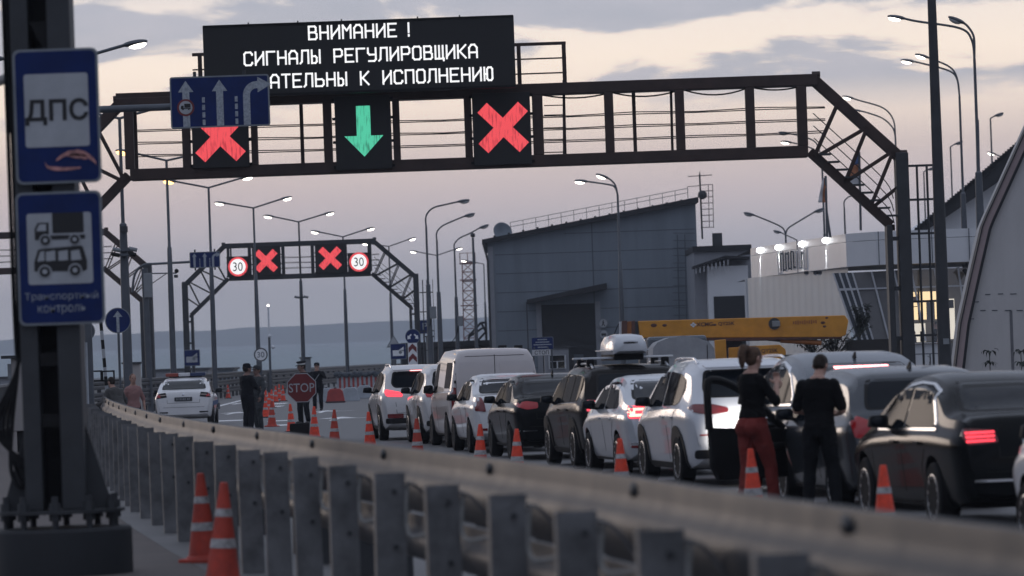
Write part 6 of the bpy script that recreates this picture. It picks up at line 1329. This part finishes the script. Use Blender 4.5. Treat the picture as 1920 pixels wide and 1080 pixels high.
    if cap:
        c = MB()
        if cap[0] == 'peaked': c.lathe([(.088, .0), (.092, .045), (.118, .075), (.122, .09), (.09, .105), (0, .112)], 22, hd((0, -.0, .225)), Rh)
        else: c.lathe([(.088, -.02), (.09, .03), (.082, .07), (.05, .095), (0, .1)], 22, hd((0, 0, .225)), Rh)
        co = c.build('cap', cap[1], t, smooth=True)
        pk = MB().prism([hd((x, y, z)) for x, y, z in ((-.075, .06, .225), (-.07, .115, .208), (-.035, .15, .2), (.035, .15, .2), (.07, .115, .208), (.075, .06, .225))], Rh @ Vector((0, 0, .012))); pk.build('peak', 'black', co)
        if cap[0] == 'peaked': MB().lathe([(.09, .0), (.094, .0), (.096, .042), (.09, .042)], 22, hd((0, 0, .226)), Rh).build('cap_band', 'cap_white', co, smooth=True)
    if vest: vest(t, up, sw)
    for o in t.children:
        o.data.transform(Matrix.Scale(k, 4))
        for c2 in o.children: c2.data.transform(Matrix.Scale(k, 4))
    if legs in ('cloth_uniform', 'cloth_camo'): t.scale = (1.16, 1.2, 1.0)
    t.location = pos; t.rotation_euler.z = yaw
    return t
def stand(px, Y): p = P(px, 800, Y); p.z = 0; return p
# woman in front: facing right and away, hands raised in front of her
person('young woman with tied-up hair, black top and brick-red trousers by the open car door', stand(1412, 50.2), R(-52), 1.86, fem=True, top=('cloth_black', 'elbow'), legs='cloth_red', hair=('hair_fair', 'bun'), head_rot=(R(4), R(10)), vox=.011, shirt_low=1.0, flare=.002,
       arms=dict(L=((-.2, .16, 1.17), (-.02, .3, 1.27), (0, -.2, 1), .9), R=((.21, .14, 1.16), (.06, .29, 1.34), (0, -.3, 1), .9)), stance=dict(L=((-.09, -.02, .49), (-.1, -.1, .08), .2), R=((.1, .14, .49), (.11, .16, .08), -.2)))
person('cropped-haired man in black t-shirt and dark jeans looking down beside the grey hatchback', stand(1536, 49.2), R(-14), 1.77, top=('cloth_black', 'short'), legs='denim', hair=('hair', 'short'), head_rot=(R(-12), R(26)), vox=.011, lean=.03, shirt_low=.9,
       arms=dict(L=((-.25, .04, 1.12), (-.1, .28, 1.09), (0, 0, 1), 1.0), R=((.255, .03, 1.11), (.15, .27, 1.08), (0, 0, 1), 1.0)), stance=dict(L=((-.12, .03, .49), (-.15, 0, .08), .2), R=((.13, .03, .49), (.17, -.02, .08), -.25)))
person('police officer in black uniform and cap standing with his back turned left of the cones', stand(466, 124), R(-52), 1.84, top=('cloth_uniform', 'long'), legs='cloth_uniform', skin='skin_dark', cap=('soft', 'cloth_uniform'), hair=('hair', 'short'), vox=.018,
       arms=dict(L=((-.27, .06, 1.14), (-.06, .24, 1.12), (0, 0, 1), .8), R=((.27, .06, 1.13), (.08, .25, 1.08), (0, 0, 1), .8)), shirt_low=.86)
person('soldier in grey camouflage and cap talking with the black-uniformed officer', stand(486, 126), R(120), 1.78, top=('cloth_camo', 'long'), legs='cloth_camo', skin='skin_dark', cap=('soft', 'cloth_camo'), vox=.018, head_rot=(R(20), 0), shirt_low=.84)
person('traffic officer in a peaked cap standing right behind the red STOP octagon', stand(571, 136), R(150), 1.84, top=('cloth_uniform', 'long'), legs='cloth_uniform', skin='skin_dark', cap=('peaked', 'cloth_uniform'), vox=.018, head_rot=(R(-35), R(6)),
       arms=dict(L=((-.27, -.04, 1.14), (-.1, .16, .98), (0, 0, 1), .8)), stance=dict(L=((-.1, .05, .49), (-.12, .0, .08), .2), R=((.1, .02, .49), (.14, -.06, .08), -.2)))
person('far officer in dark uniform with a light strap holding one hand to his mouth', stand(598, 171), R(170), 1.78, top=('cloth_uniform', 'long'), legs='cloth_uniform', cap=('soft', 'cloth_uniform'), vox=.02,
       arms=dict(L=((-.28, .12, 1.2), (-.08, .2, 1.46), (0, -1, 0), .8), R=((.27, .02, 1.14), (.2, .2, 1.1))), vest=lambda t, up, sw: MB().beam(up((-.12, .135, 1.38)), up((.1, .135, 1.02)), .04, .012).build('chest_strap', 'sign_white', t))
person('man in a grey pullover leaning on the far end of the guardrail', stand(226, 104), R(40), 1.74, top=('cloth_grey', 'long'), legs='denim', hair=('hair', 'short'), lean=.5, vox=.018, head_rot=(0, R(-10)),
       arms=dict(L=((-.34, .12, 1.16), (-.42, .36, 1.2)), R=((.32, .14, 1.16), (.3, .38, 1.2))))
person('red-haired woman in a pink top standing behind the leaning man at the guardrail', stand(252, 105.5), R(-160), 1.72, fem=True, top=('cloth_pink', 'elbow'), legs='denim', hair=('hair_red', 'tied'), vox=.018)
w = P(1756, 640, Yz + 1.0); person('person in a dark t-shirt standing inside the lit checkpoint window', Vector((w.x, Yz + 1.0, w.z - .98)), R(100), 1.78, top=('cloth_uniform', 'short'), legs='denim', vox=.02)
MB().box(P(1735, 680, Yz + 2.2) , (3.6, 3.8, .08)).build('floor', 'soffit', cb_).location.z = 0
w = P(1713, 642, Yz + .9); person('dark-haired person sitting at a desk inside the lit checkpoint window', Vector((w.x, Yz + .9, w.z - .98 - .02)), R(-70), 1.5, top=('cloth_grey', 'short'), legs='denim', vox=.02)
# ------------------------------------------------------------------ STOP sign on its stand
Ysn = 110.0; t = thing('stop_sign', 'red octagonal STOP sign with white rim on a black portable stand', 'stop sign', G(562, 822))
Ysn = t.location.y; c = P(565.5, 727, Ysn); r_ = 29.5 / sp(Ysn)
oc = lambda r: [(r * math.cos(R(22.5 + 45 * i)), r * math.sin(R(22.5 + 45 * i))) for i in range(8)]
plate(MB(), c, oc(r_), 0, .03).build('rim', 'sign_white', t); plate(MB(), c, oc(r_ * .94), .004).build('panel', 'sign_red', t)
mb = MB(); v, f = text_mesh('STOP', .215, .62, .006); mb.add([c + Vector((0, -.012, .0)) + p for p in v], f); mb.build('lettering', 'sign_white', t)
b = t.location; MB().box((c.x, Ysn + .05, c.z / 2), (.04, .03, c.z)).build('pole', 'trim', t)
MB().prism([(b.x - .23, Ysn - .1, 0), (b.x + .23, Ysn - .1, 0), (b.x + .25, Ysn - .1, .38), (b.x - .23, Ysn - .1, .36)], (0, .3, 0)).build('base', 'black', t, bevel=.02)
# ------------------------------------------------------------------ small signs and street furniture
def sign(nm, label, px, Y, shape, w, h=None, pole_bottom=True, fields=(), cat='road sign', poles=(0,)):
    c = P(*px, Y); t = thing(nm, label, cat, Vector((c.x, Y, 0)))
    for dx in poles: MB().tube([(c.x + dx, Y + .06, 0), (c.x + dx, Y + .06, c.z + .1)], .035, 8).build('pole', 'pole_grey', t, smooth=True)
    h = h or w; ps = circ(0, 0, w / 2) if shape == 'o' else rrect(-w / 2, -h / 2, w / 2, h / 2, .04)
    plate(MB(), c, ps, 0, .03).build('panel', 'sign_edge' if shape != 'o' else 'sign_edge', t)
    for k, (pts_list, m) in enumerate(fields):
        mb = MB()
        for p in pts_list: plate(mb, c, p, .005 * (k + 1))
        mb.build('symbol' if k else 'field', m, t)
    return t, c
sign('road_sign', 'round blue sign with one white upward arrow left of the patrol car', (221, 601), 126, 'o', .71, fields=[([circ(0, 0, .33)], 'blue_sign'), ([[(-.04, -.32), (.04, -.32), (.04, .1), (.13, .1), (0, .27), (-.13, .1), (-.04, .1)]], 'sign_letter')])
t, c = sign('road_sign', 'round white sign with a dark rim and number 30 above the officers', (489, 665), 215, 'o', .66, fields=[([circ(0, 0, .31)], 'sign_black'), ([circ(0, 0, .265)], 'sign_white_bright')]); mb = MB(); text(mb, '30', c + Vector((0, -.018, 0)), .27, .34, .01); mb.build('lettering', 'sign_black', t); t.children[1].data.materials[0] = MAT['sign_edge']
camf = lambda w, h: [([rrect(-w / 2 + .03, -h / 2 + .03, w / 2 - .03, h / 2 - .03, .03)], 'blue_sign'), ([rrect(-w * .36, -h * .28, w * .34, h * .08, .03), [(w * .02, h * .08), (w * .33, h * .3), (w * .34, 0)]], 'sign_white'), ([circ(w * .12, -h * .06, w * .1, 16)], 'sign_edge')]
sign('road_sign', 'small blue camera sign on the left leg of the distant gantry', (360, 671), 235, 'r', .82, .84, fields=camf(.82, .84))
sign('road_sign', 'blue camera sign left of the red and white chevron post', (747, 659), 225, 'r', .78, .78, fields=[camf(.78, .78)[0], (camf(.78, .78)[1][0], 'sign_white_bright'), camf(.78, .78)[2]], poles=(-.15, .12))
sign('road_sign', 'round blue sign with two white arrows parting above the chevron post', (774, 631), 215, 'o', .72, fields=[([circ(0, 0, .335)], 'blue_sign'), ([[(-.26, -.12), (-.1, -.1), (-.14, -.02), (-.05, .08), (-.09, .13), (-.19, .03), (-.24, .06)], [(.26, -.12), (.1, -.1), (.14, -.02), (.05, .08), (.09, .13), (.19, .03), (.24, .06)]], 'sign_white_bright')])
ct_ = thing('chevron_post', 'upright panel of red and white upward chevrons behind the first white SUV', 'marker post', P(774, 700, 214)); ct_.location.z = 0
c = P(774, 668, 214); hh = .62; plate(MB(), c, rrect(-.22, -hh, .22, hh, .02), 0, .06).build('panel', 'sign_white_bright', ct_)
mb = MB(); [plate(mb, c, [(-.19, z), (0, z + .2), (.19, z), (.19, z - .24), (0, z - .04), (-.19, z - .24)], .005) for z in (.4, -.06)]; mb.build('chevrons', 'sign_red', ct_); MB().box((c.x, 214.03, (c.z - hh) / 2), (.3, .05, c.z - hh)).build('pole', 'pole_grey', ct_)
t, c = sign('road_sign', 'dark blue parking sign on the ladder side of the distant gantry', (794, 613), 243, 'r', .74, .72, fields=[([rrect(-.34, -.33, .34, .33, .03)], 'blue_sign')]); mb = MB(); text(mb, 'P', c + Vector((.08, -.012, .04)), .36, .26, .01); mb.build('lettering', 'sign_letter', t)
tri = thing('warning_sign', 'triangular warning sign seen beside the blue camera sign', 'road sign', P(738, 640, 250)); tri.location.z = 0; c = P(738, 641, 250)
mb = MB(); pts = [(-.4, -.3), (.4, -.3), (0, .38)]; mb.prism([c + Vector((a, 0, b)) for a, b in pts], (0, .03, 0)); mb.build('panel', 'sign_edge', tri); plate(MB(), c, [(a * .75, b * .75) for a, b in pts], .005).build('field', 'sign_white', tri); MB().tube([(c.x, 250.1, 0), (c.x, 250.1, c.z)], .04, 8).build('pole', 'pole_grey', tri)
sign('road_sign', 'grey back of a round sign peeping out right of the big column', (160, 621), 118, 'o', .5, fields=[([circ(0, 0, .23)], 'pole_grey')])
# signs in front of the hall
t, c = sign('notice_board', 'dark blue notice board with rows of white lettering above СТОП', (1017, 644), 200, 'r', .96, .56, fields=[([rrect(-.46, -.26, .46, .26, .02)], 'blue_sign')], cat='notice board', poles=(-.4, .4))
mb = MB(); [mb.box(c + Vector((0, -.008, .17 - .11 * i)), (.42 + .18 * (i % 3), .004, .045)) for i in range(4)]; mb.build('lettering', 'sign_letter', t)
t, c = sign('stop_board', 'small white board reading СТОП beneath the blue notice board', (1015, 661), 199.5, 'r', .82, .27, fields=[([rrect(-.4, -.125, .4, .125, .01)], 'sign_white_mid')], poles=()); mb = MB(); text(mb, 'СТОП', c + Vector((.02, -.009, 0)), .17, .62, .012); mb.build('lettering', 'sign_black', t)
for dx in (-.3, .3): MB().box(c + Vector((dx, .1, .1)), (.05, .2, .3)).build('bracket', 'pole_grey', t)
for (x, y, lab, kind) in ((1131, 606, 'round no-pedestrians sign on the hall wall right of the gate', 'p'), (1132, 627, 'round vehicle restriction sign on the hall wall below the pedestrian sign', 'v')):
    c = P(x, y, 252.8); t = thing('wall_sign', lab, 'road sign', c); plate(MB(), c, circ(0, 0, .27), 0, .02).build('rim', 'sign_edge', t); plate(MB(), c, circ(0, 0, .215), .005).build('field', 'sign_white', t); mb = MB()
    if kind == 'p': plate(mb, c, circ(0, .13, .035, 10), .01); plate(mb, c, [(-.04, .09), (.05, .09), (.03, -.02), (.1, -.15), (.06, -.17), (0, -.05), (-.06, -.17), (-.1, -.15), (-.04, 0)], .01)
    else: plate(mb, c, rrect(-.13, -.06, .13, .06, .01), .01); plate(mb, c, circ(-.07, -.07, .03, 10), .01); plate(mb, c, circ(.07, -.07, .03, 10), .01)
    mb.build('symbol', 'sign_black', t)
bt = thing('guard_booth', 'small grey guard booth with a white-framed window before the hall gate', 'booth', P(1042, 690, 205)); bt.location.z = 0
a, b = P(1020, 654, 205), P(1066, 654, 205); MB().box(((a.x + b.x) / 2, 206, a.z / 2), (b.x - a.x, 2, a.z)).build('wall', 'wall_side', bt); MB().box(((a.x + b.x) / 2, 206, a.z + .05), (b.x - a.x + .2, 2.2, .1)).build('roof', 'dark_steel', bt)
pxbox('window', 1030, 666, 1060, 691, 204.95, .04, 'glass', bt); fr = MB()
for q in ((1029, 665, 1061, 667), (1029, 676.5, 1061, 678.5), (1029, 690, 1061, 692), (1029, 665, 1031, 692), (1059, 665, 1061, 692), (1044, 678, 1046, 691)):
    a_, b_ = P(q[0], q[3], 204.9), P(q[2], q[1], 204.9); fr.box(((a_.x + b_.x) / 2, 204.9, (a_.z + b_.z) / 2), (b_.x - a_.x, .06, b_.z - a_.z))
fr.build('window_frame', 'alu', bt); pxbox('door', 1078, 664, 1094, 720, 252.9, .03, 'wall_line', hall)
for (x, lab) in ((942, 'black floodlight box on the fence left of the gate'), (972, 'second black floodlight box nearer the notice board')):
    fl = thing('floodlight', lab, 'floodlight', P(x, 653, 215)); MB().box(P(x, 653, 215), (.4, .25, .3)).build('housing', 'black', fl, bevel=.03); MB().box((P(x, 653, 215).x, 215.1, P(x, 653, 215).z / 2 - .1), (.05, .05, P(x, 653, 215).z - .2)).build('post', 'black', fl)
# dark perimeter fence and cabinets around the distant gantry's right foot
fe = thing('fence', 'dark perimeter wall behind the first cars left of the hall', 'fence', P(880, 690, 256)); fe.location.z = 0
a, b = P(752, 655, 256), P(1000, 653, 256); MB().box(((a.x + b.x) / 2, 256, a.z / 2 + .2), (b.x - a.x, .2, a.z + .3)).build('panel', 'roof_black', fe)
MB().tube([Vector((x, 255.8, P(900, 652, 256).z + .1)) for x in np.linspace(a.x, b.x, 5)], .06, 6).build('top_rail', 'black', fe)
for (x0, y0, x1, y1, Yq, lab, mt) in ((798, 632, 812, 690, 245, 'tall grey equipment cabinet beside the parking sign', 'cabinet_grey'), (231, 683, 262, 760, 150, 'pale control cabinet behind the red-haired woman', 'cabinet'), (563, 672, 582, 730, 245, 'grey cabinet on the pole right of the peaked-cap officer', 'cabinet_grey')):
    t = thing('equipment_cabinet', lab, 'cabinet', P((x0 + x1) / 2, y1, Yq)); t.location.z = 0; a, b = P(x0, y0, Yq), P(x1, y0, Yq); MB().box(((a.x + b.x) / 2, Yq + .25, a.z / 2), (b.x - a.x, .5, a.z)).build('case', mt, t, bevel=.02); MB().box(((a.x + b.x) / 2, Yq + .22, a.z + .03), (b.x - a.x + .1, .62, .06)).build('lid', 'dark_steel', t); MB().box((b.x - .1, Yq - .01, a.z * .6), (.04, .03, .12)).build('handle', 'black', t)
for (x, y, Yq, lab) in ((810, 586, 207.7, 'grey box mounted on the tallest curved lamp post'), (861, 602, 250.7, 'grey box mounted on the shortest curved lamp post')):
    c = P(x + 2, y, Yq); t = thing('junction_box', lab, 'box', c); MB().box(c, (.3, .25, .55)).build('case', 'cabinet_grey', t, bevel=.02); MB().tube([c + Vector((-.1, 0, -.27)), c + Vector((-.16, .05, -.6))], .025, 6).build('conduit', 'black', t)
t = thing('cable', 'black cable sagging between two curved lamp posts', 'cable', P(845, 640, 240)); MB().tube(smooth_pts([P(858, 615, 240), P(854, 632, 240), P(843, 645, 240), P(832, 651, 240), P(822, 652, 240)], 4), .025, 6).build('wire', 'black', t)
bo_ = thing('gantry_frame', 'angled dark steel frame at the foot of the hall corner', 'frame', P(893, 690, 262)); bo_.location.z = 0; mb = MB()
for p, q in (((879, 690), (879, 630)), ((879, 630), (902, 605)), ((902, 605), (912, 605)), ((902, 605), (911, 622)), ((884, 652), (911, 622)), ((911, 605), (913, 690)), ((880, 631), (905, 615))): mb.beam(P(*p, 262), P(*q, 262), .12, .12, Vector((0, 1, 0)))
mb.build('bars', 'dark_steel', bo_)
# left margin: cabinet, fence, barrier arm
Yq = 105.0; cbn = thing('control_cabinet', 'tall pale control cabinet left of the big column', 'cabinet', P(45, 800, Yq)); cbn.location.z = 0
a, b = P(20, 672, Yq), P(100, 672, Yq); zb0 = P(50, 808, Yq).z; MB().box(((a.x + b.x) / 2, Yq + .3, (a.z + zb0) / 2), (b.x - a.x, .6, a.z - zb0)).build('case', 'cabinet', cbn, bevel=.02); MB().box(((a.x + b.x) / 2 - .08, Yq + .25, a.z + .03), (b.x - a.x + .25, .8, .07)).build('lid', 'dark_steel', cbn); MB().box(((a.x + b.x) / 2, Yq + .3, zb0 / 2), (b.x - a.x - .15, .4, zb0)).build('plinth', 'black', cbn); MB().box((a.x - .04, Yq + .1, a.z - .3), (.08, .2, .35)).build('side_box', 'cabinet_grey', cbn)
mf = thing('metal_fence', 'dark upright-bar railing at the left edge beyond the walkway', 'fence', (-14.5, 125, 0)); f0, f1 = P(-60, 800, 106), P(27, 760, 150); f0.z = f1.z = 0; mb = MB()
for i in range(60): p = f0.lerp(f1, i / 59); mb.box((p.x, p.y, .72), (.09, .09, 1.44))
mb.build('bars', 'dark_steel', mf)
for z in (1.44, .2): MB().beam(f0 + Vector((0, 0, z)), f1 + Vector((0, 0, z)), .12, .07).build('rail', 'zinc', mf)
ba = thing('road_barrier', 'striped black and white barrier arm raised upright with two square frames', 'barrier', P(200, 740, 120)); ba.location.z = 0
p0, p1 = P(201, 740, 120), P(189, 603, 120)
for i in range(8): MB().tube([p0.lerp(p1, i / 8), p0.lerp(p1, (i + 1) / 8)], .045, 8).build('stripe', 'black' if i % 2 else 'sign_white', ba)
mb = MB()
for x in (179, 203):
    c = P(x, 705, 119.6)
    for dx, dz, w_, h_ in ((-.15, 0, .04, .27), (.15, 0, .04, .27), (0, .125, .34, .04), (0, -.125, .34, .04)): mb.box(c + Vector((dx, 0, dz)), (w_, .06, h_))
mb.build('frames', 'black', ba); c = P(192, 760, 119.8); MB().box((c.x, 119.9, .45), (.55, .4, .9)).build('motor_housing', 'dark_steel', ba, bevel=.03); MB().box((P(190, 712, 119.7).x, 119.8, P(190, 714, 119.7).z), (.9, .05, .05)).build('crossbar', 'dark_steel', ba)
tp = thing('twin_posts', 'pair of slim white posts just right of the big column', 'post', P(158, 740, 112)); tp.location.z = 0
for x in (154, 161): MB().tube([Vector((P(x + 3, 740, 112).x, 112, 0)), P(x, 642, 112)], .035, 8).build('post', 'barrier_white', tp, smooth=True)
MB().tube([Vector((P(170, 740, 113).x, 113, 0)), P(164, 600, 113)], .1, 10).build('pole', 'pole_grey', tp, smooth=True)
# low buildings and wall beyond the left carriageway
for (x0, y0, x1, y1, Yq, mt, lab) in ((275, 697, 390, 740, 420, 'wall_side', 'long low grey shed far behind the patrol car'), (398, 694, 436, 740, 430, 'wall_grey', 'small box-like hut far behind the patrol car'), (-40, 712, 60, 760, 400, 'wall_side', 'low grey wall far away at the left edge')):
    t = thing('low_building', lab, 'building', P((x0 + x1) / 2, y1, Yq)); t.location.z = 0; a, b = P(x0, y0, Yq), P(x1, y0, Yq); MB().box(((a.x + b.x) / 2, Yq + 4, a.z / 2), (b.x - a.x, 8, a.z)).build('wall', mt, t); MB().box(((a.x + b.x) / 2, Yq + 4, a.z + .1), (b.x - a.x + .4, 8.4, .2)).build('roof', 'dark_steel', t)
# plastic barrier blocks
BG = 'plastic barrier blocks across the lane'
for i, (x, y, Yq, mt, lab) in enumerate(((629, 743, 200, 'barrier_red', 'red plastic barrier block at the left end of the barrier row'), (657, 741, 206, 'barrier_white', 'white plastic barrier block next to the red one'), (683, 736, 218, 'barrier_white', 'white barrier block half hidden by the first white SUV'), (612, 742, 206, 'barrier_white', 'white barrier block hidden behind the far officer'))):
    p = P(x, y, Yq); p.z = 0; t = thing('barrier_block', lab, 'barrier', p, BG)
    MB().prism([p + Vector((a * 1.05, -.22, b)) for a, b in ((-.42, 0), (.42, 0), (.38, .1), (.31, .5), (.2, .62), (-.2, .62), (-.31, .5), (-.38, .1))], (0, .44, 0)).build('block', mt, t, bevel=.03); MB().box(p + Vector((0, -.235, .04)), (.86, .03, .06)).build('foot', 'dark_steel' if i == 0 else 'barrier_white', t)
    MB().lathe([(0, 0), (.06, 0), (.06, .04), (0, .05)], 10, p + Vector((0, 0, .62))).build('filler_cap', 'black', t)
bl = thing('barrier_line', 'row of striped red and white barrier rails with dark wrapping beyond the blocks', 'barrier', P(670, 740, 226)); bl.location.z = 0; mb, mr = MB(), MB(); random.seed(5)
for i in range(22):
    c = P(634 + i * 4.2, 735, 226); (mr if i % 2 else mb).box((c.x, 226, .75 + .03 * math.sin(i)), (.1, .08, .62))
mb.build('white_slats', 'barrier_white', bl); mr.build('red_slats', 'barrier_red', bl); mb = MB()
for i in range(40):
    c = P(630 + i * 2.4, 735, 226); mb.ell((c.x, 225.9, 1.12 + random.uniform(-.05, .07)), (.11, .1, random.uniform(.07, .13)), 8, 6)
mb.build('wrapping', 'wall_line', bl, smooth=True)
# ------------------------------------------------------------------ plants
def plant(label, base, h, w, n, m='leaf_dark', nm='shrub', stemn=6, leafl=.16):
    t = thing(nm, label, 'plant', base); sm_, lf = MB(), MB(); random.seed(int(h * 1000) + n)
    for k in range(stemn):
        a = random.uniform(0, 6.28); tip = base + Vector((math.cos(a) * w * random.uniform(.1, 1), math.sin(a) * w * .6, h * random.uniform(.6, 1.0))); mid = base.lerp(tip, .5) + Vector((random.uniform(-.05, .05), 0, h * .08)); path = smooth_pts([base, mid, tip], 4)
        sm_.tube(path, [.012 * (1.6 - i / len(path)) for i in range(len(path))], 5)
        for j in range(n // stemn):
            f = random.uniform(.25, 1.0); i = min(int(f * (len(path) - 1)), len(path) - 2); p = path[i].lerp(path[i + 1], random.random()); d = Vector((random.gauss(0, 1), random.gauss(0, 1), random.gauss(.1, .6))).normalized(); s = Vector((-d.y, d.x, .2)).normalized(); l = leafl * random.uniform(.6, 1.2)
            lf.add([p, p + d * l * .5 + s * l * .2, p + d * l - Vector((0, 0, l * .2)), p + d * l * .5 - s * l * .2], [(0, 1, 2, 3)])
    sm_.build('stem', 'stem', t); lf.build('leaves', m, t); return t
b = P(1612, 634, Yz - 5.5); plant('leafy shrub on the planter below the slanted glazing', b, 1.35, .55, 420, leafl=.2, stemn=14)
b = P(1575, 640, Yx + 2.5); plant('wild dark bush behind the end of the crane boom', b + Vector((-.2, 0, -.6)), 1.25, 1.5, 700, leafl=.16, stemn=26)
b = P(1540, 645, Yx + 2.5); plant('lower spreading bush under the crane lift cylinder', b + Vector((-.3, 0, -.4)), .7, 1.2, 420, leafl=.15, stemn=20)
def weed(label, px, Y, tiers, w_):
    base = P(px, 720, Y); base.z = 0; top = P(px + 2, 660, Y); t = thing('weed', label, 'plant', base); lf = MB(); st_ = MB().tube(smooth_pts([base, base.lerp(top, .5) + Vector((.03, 0, 0)), top], 4), .012, 5); st_.build('stem', 'stem', t)
    for k in range(tiers):
        c = base.lerp(top, .6 + .4 * k / max(1, tiers - 1))
        for j in range(13):
            a = 6.28 * j / 13 + k + random.uniform(-.3, .3); q = random.uniform(.55, 1.15) * w_; d = Vector((math.cos(a), math.sin(a) * .8, random.uniform(.1, .7))); s = Vector((-math.sin(a), math.cos(a), random.uniform(-.3, .3))) * random.uniform(.02, .045)
            m_ = c + d * q * .55; n_ = c + d * q * .9 - Vector((0, 0, q * .3)); e = c + d * q - Vector((0, 0, q * random.uniform(.5, 1.0))); lf.add([c, m_ + s, m_ - s, n_ + s * .8, n_ - s * .8, e], [(0, 1, 2), (1, 3, 4, 2), (3, 5, 4)])
    lf.build('leaves', 'leaf_dark', t); return t
weed('tall weed with drooping leaves, left of two at the concrete ramp wall', 1853, 118, 3, .22); weed('tall weed with drooping leaves, right of two at the concrete ramp wall', 1912, 118, 3, .2)
b = P(1738, 700, 150); hz_ = P(1738, 668, 150).z; b.z = 0; plant('slender weed in front of the white sill panel', b, hz_, .22, 90, stemn=5, leafl=.14)
# litter on the walkway
for x, y, l, lab in ((178, 823, .5, 'thin broken stick lying on the walkway'), (172, 806, .16, 'crumpled scrap of litter on the walkway')):
    g = G(x, y); t = MB().tube([g + Vector((-l / 2, -.6 * l, .02)), g + Vector((l / 2, .6 * l, .03))], .018 if l > .3 else .03, 5).build('litter', 'cone_worn' if l > .3 else 'black'); t['label'] = lab; t['category'] = 'litter'
# ------------------------------------------------------------------ air over the strait
HZ = True
if HZ:
    hm = bpy.data.materials.new('haze'); hm.use_nodes = True; tn = hm.node_tree; tn.nodes.remove(tn.nodes['Principled BSDF']); pv = tn.nodes.new('ShaderNodeVolumePrincipled'); pv.inputs['Color'].default_value = (.85, .9, 1, 1); pv.inputs['Density'].default_value = .0002; pv.inputs['Anisotropy'].default_value = .0
    tn.links.new(pv.outputs[0], tn.nodes['Material Output'].inputs['Volume']); MAT['haze'] = hm
    h = MB().box((0, 3450, 50), (9000, 7100, 130)).build('haze', 'haze'); h['kind'] = 'stuff'
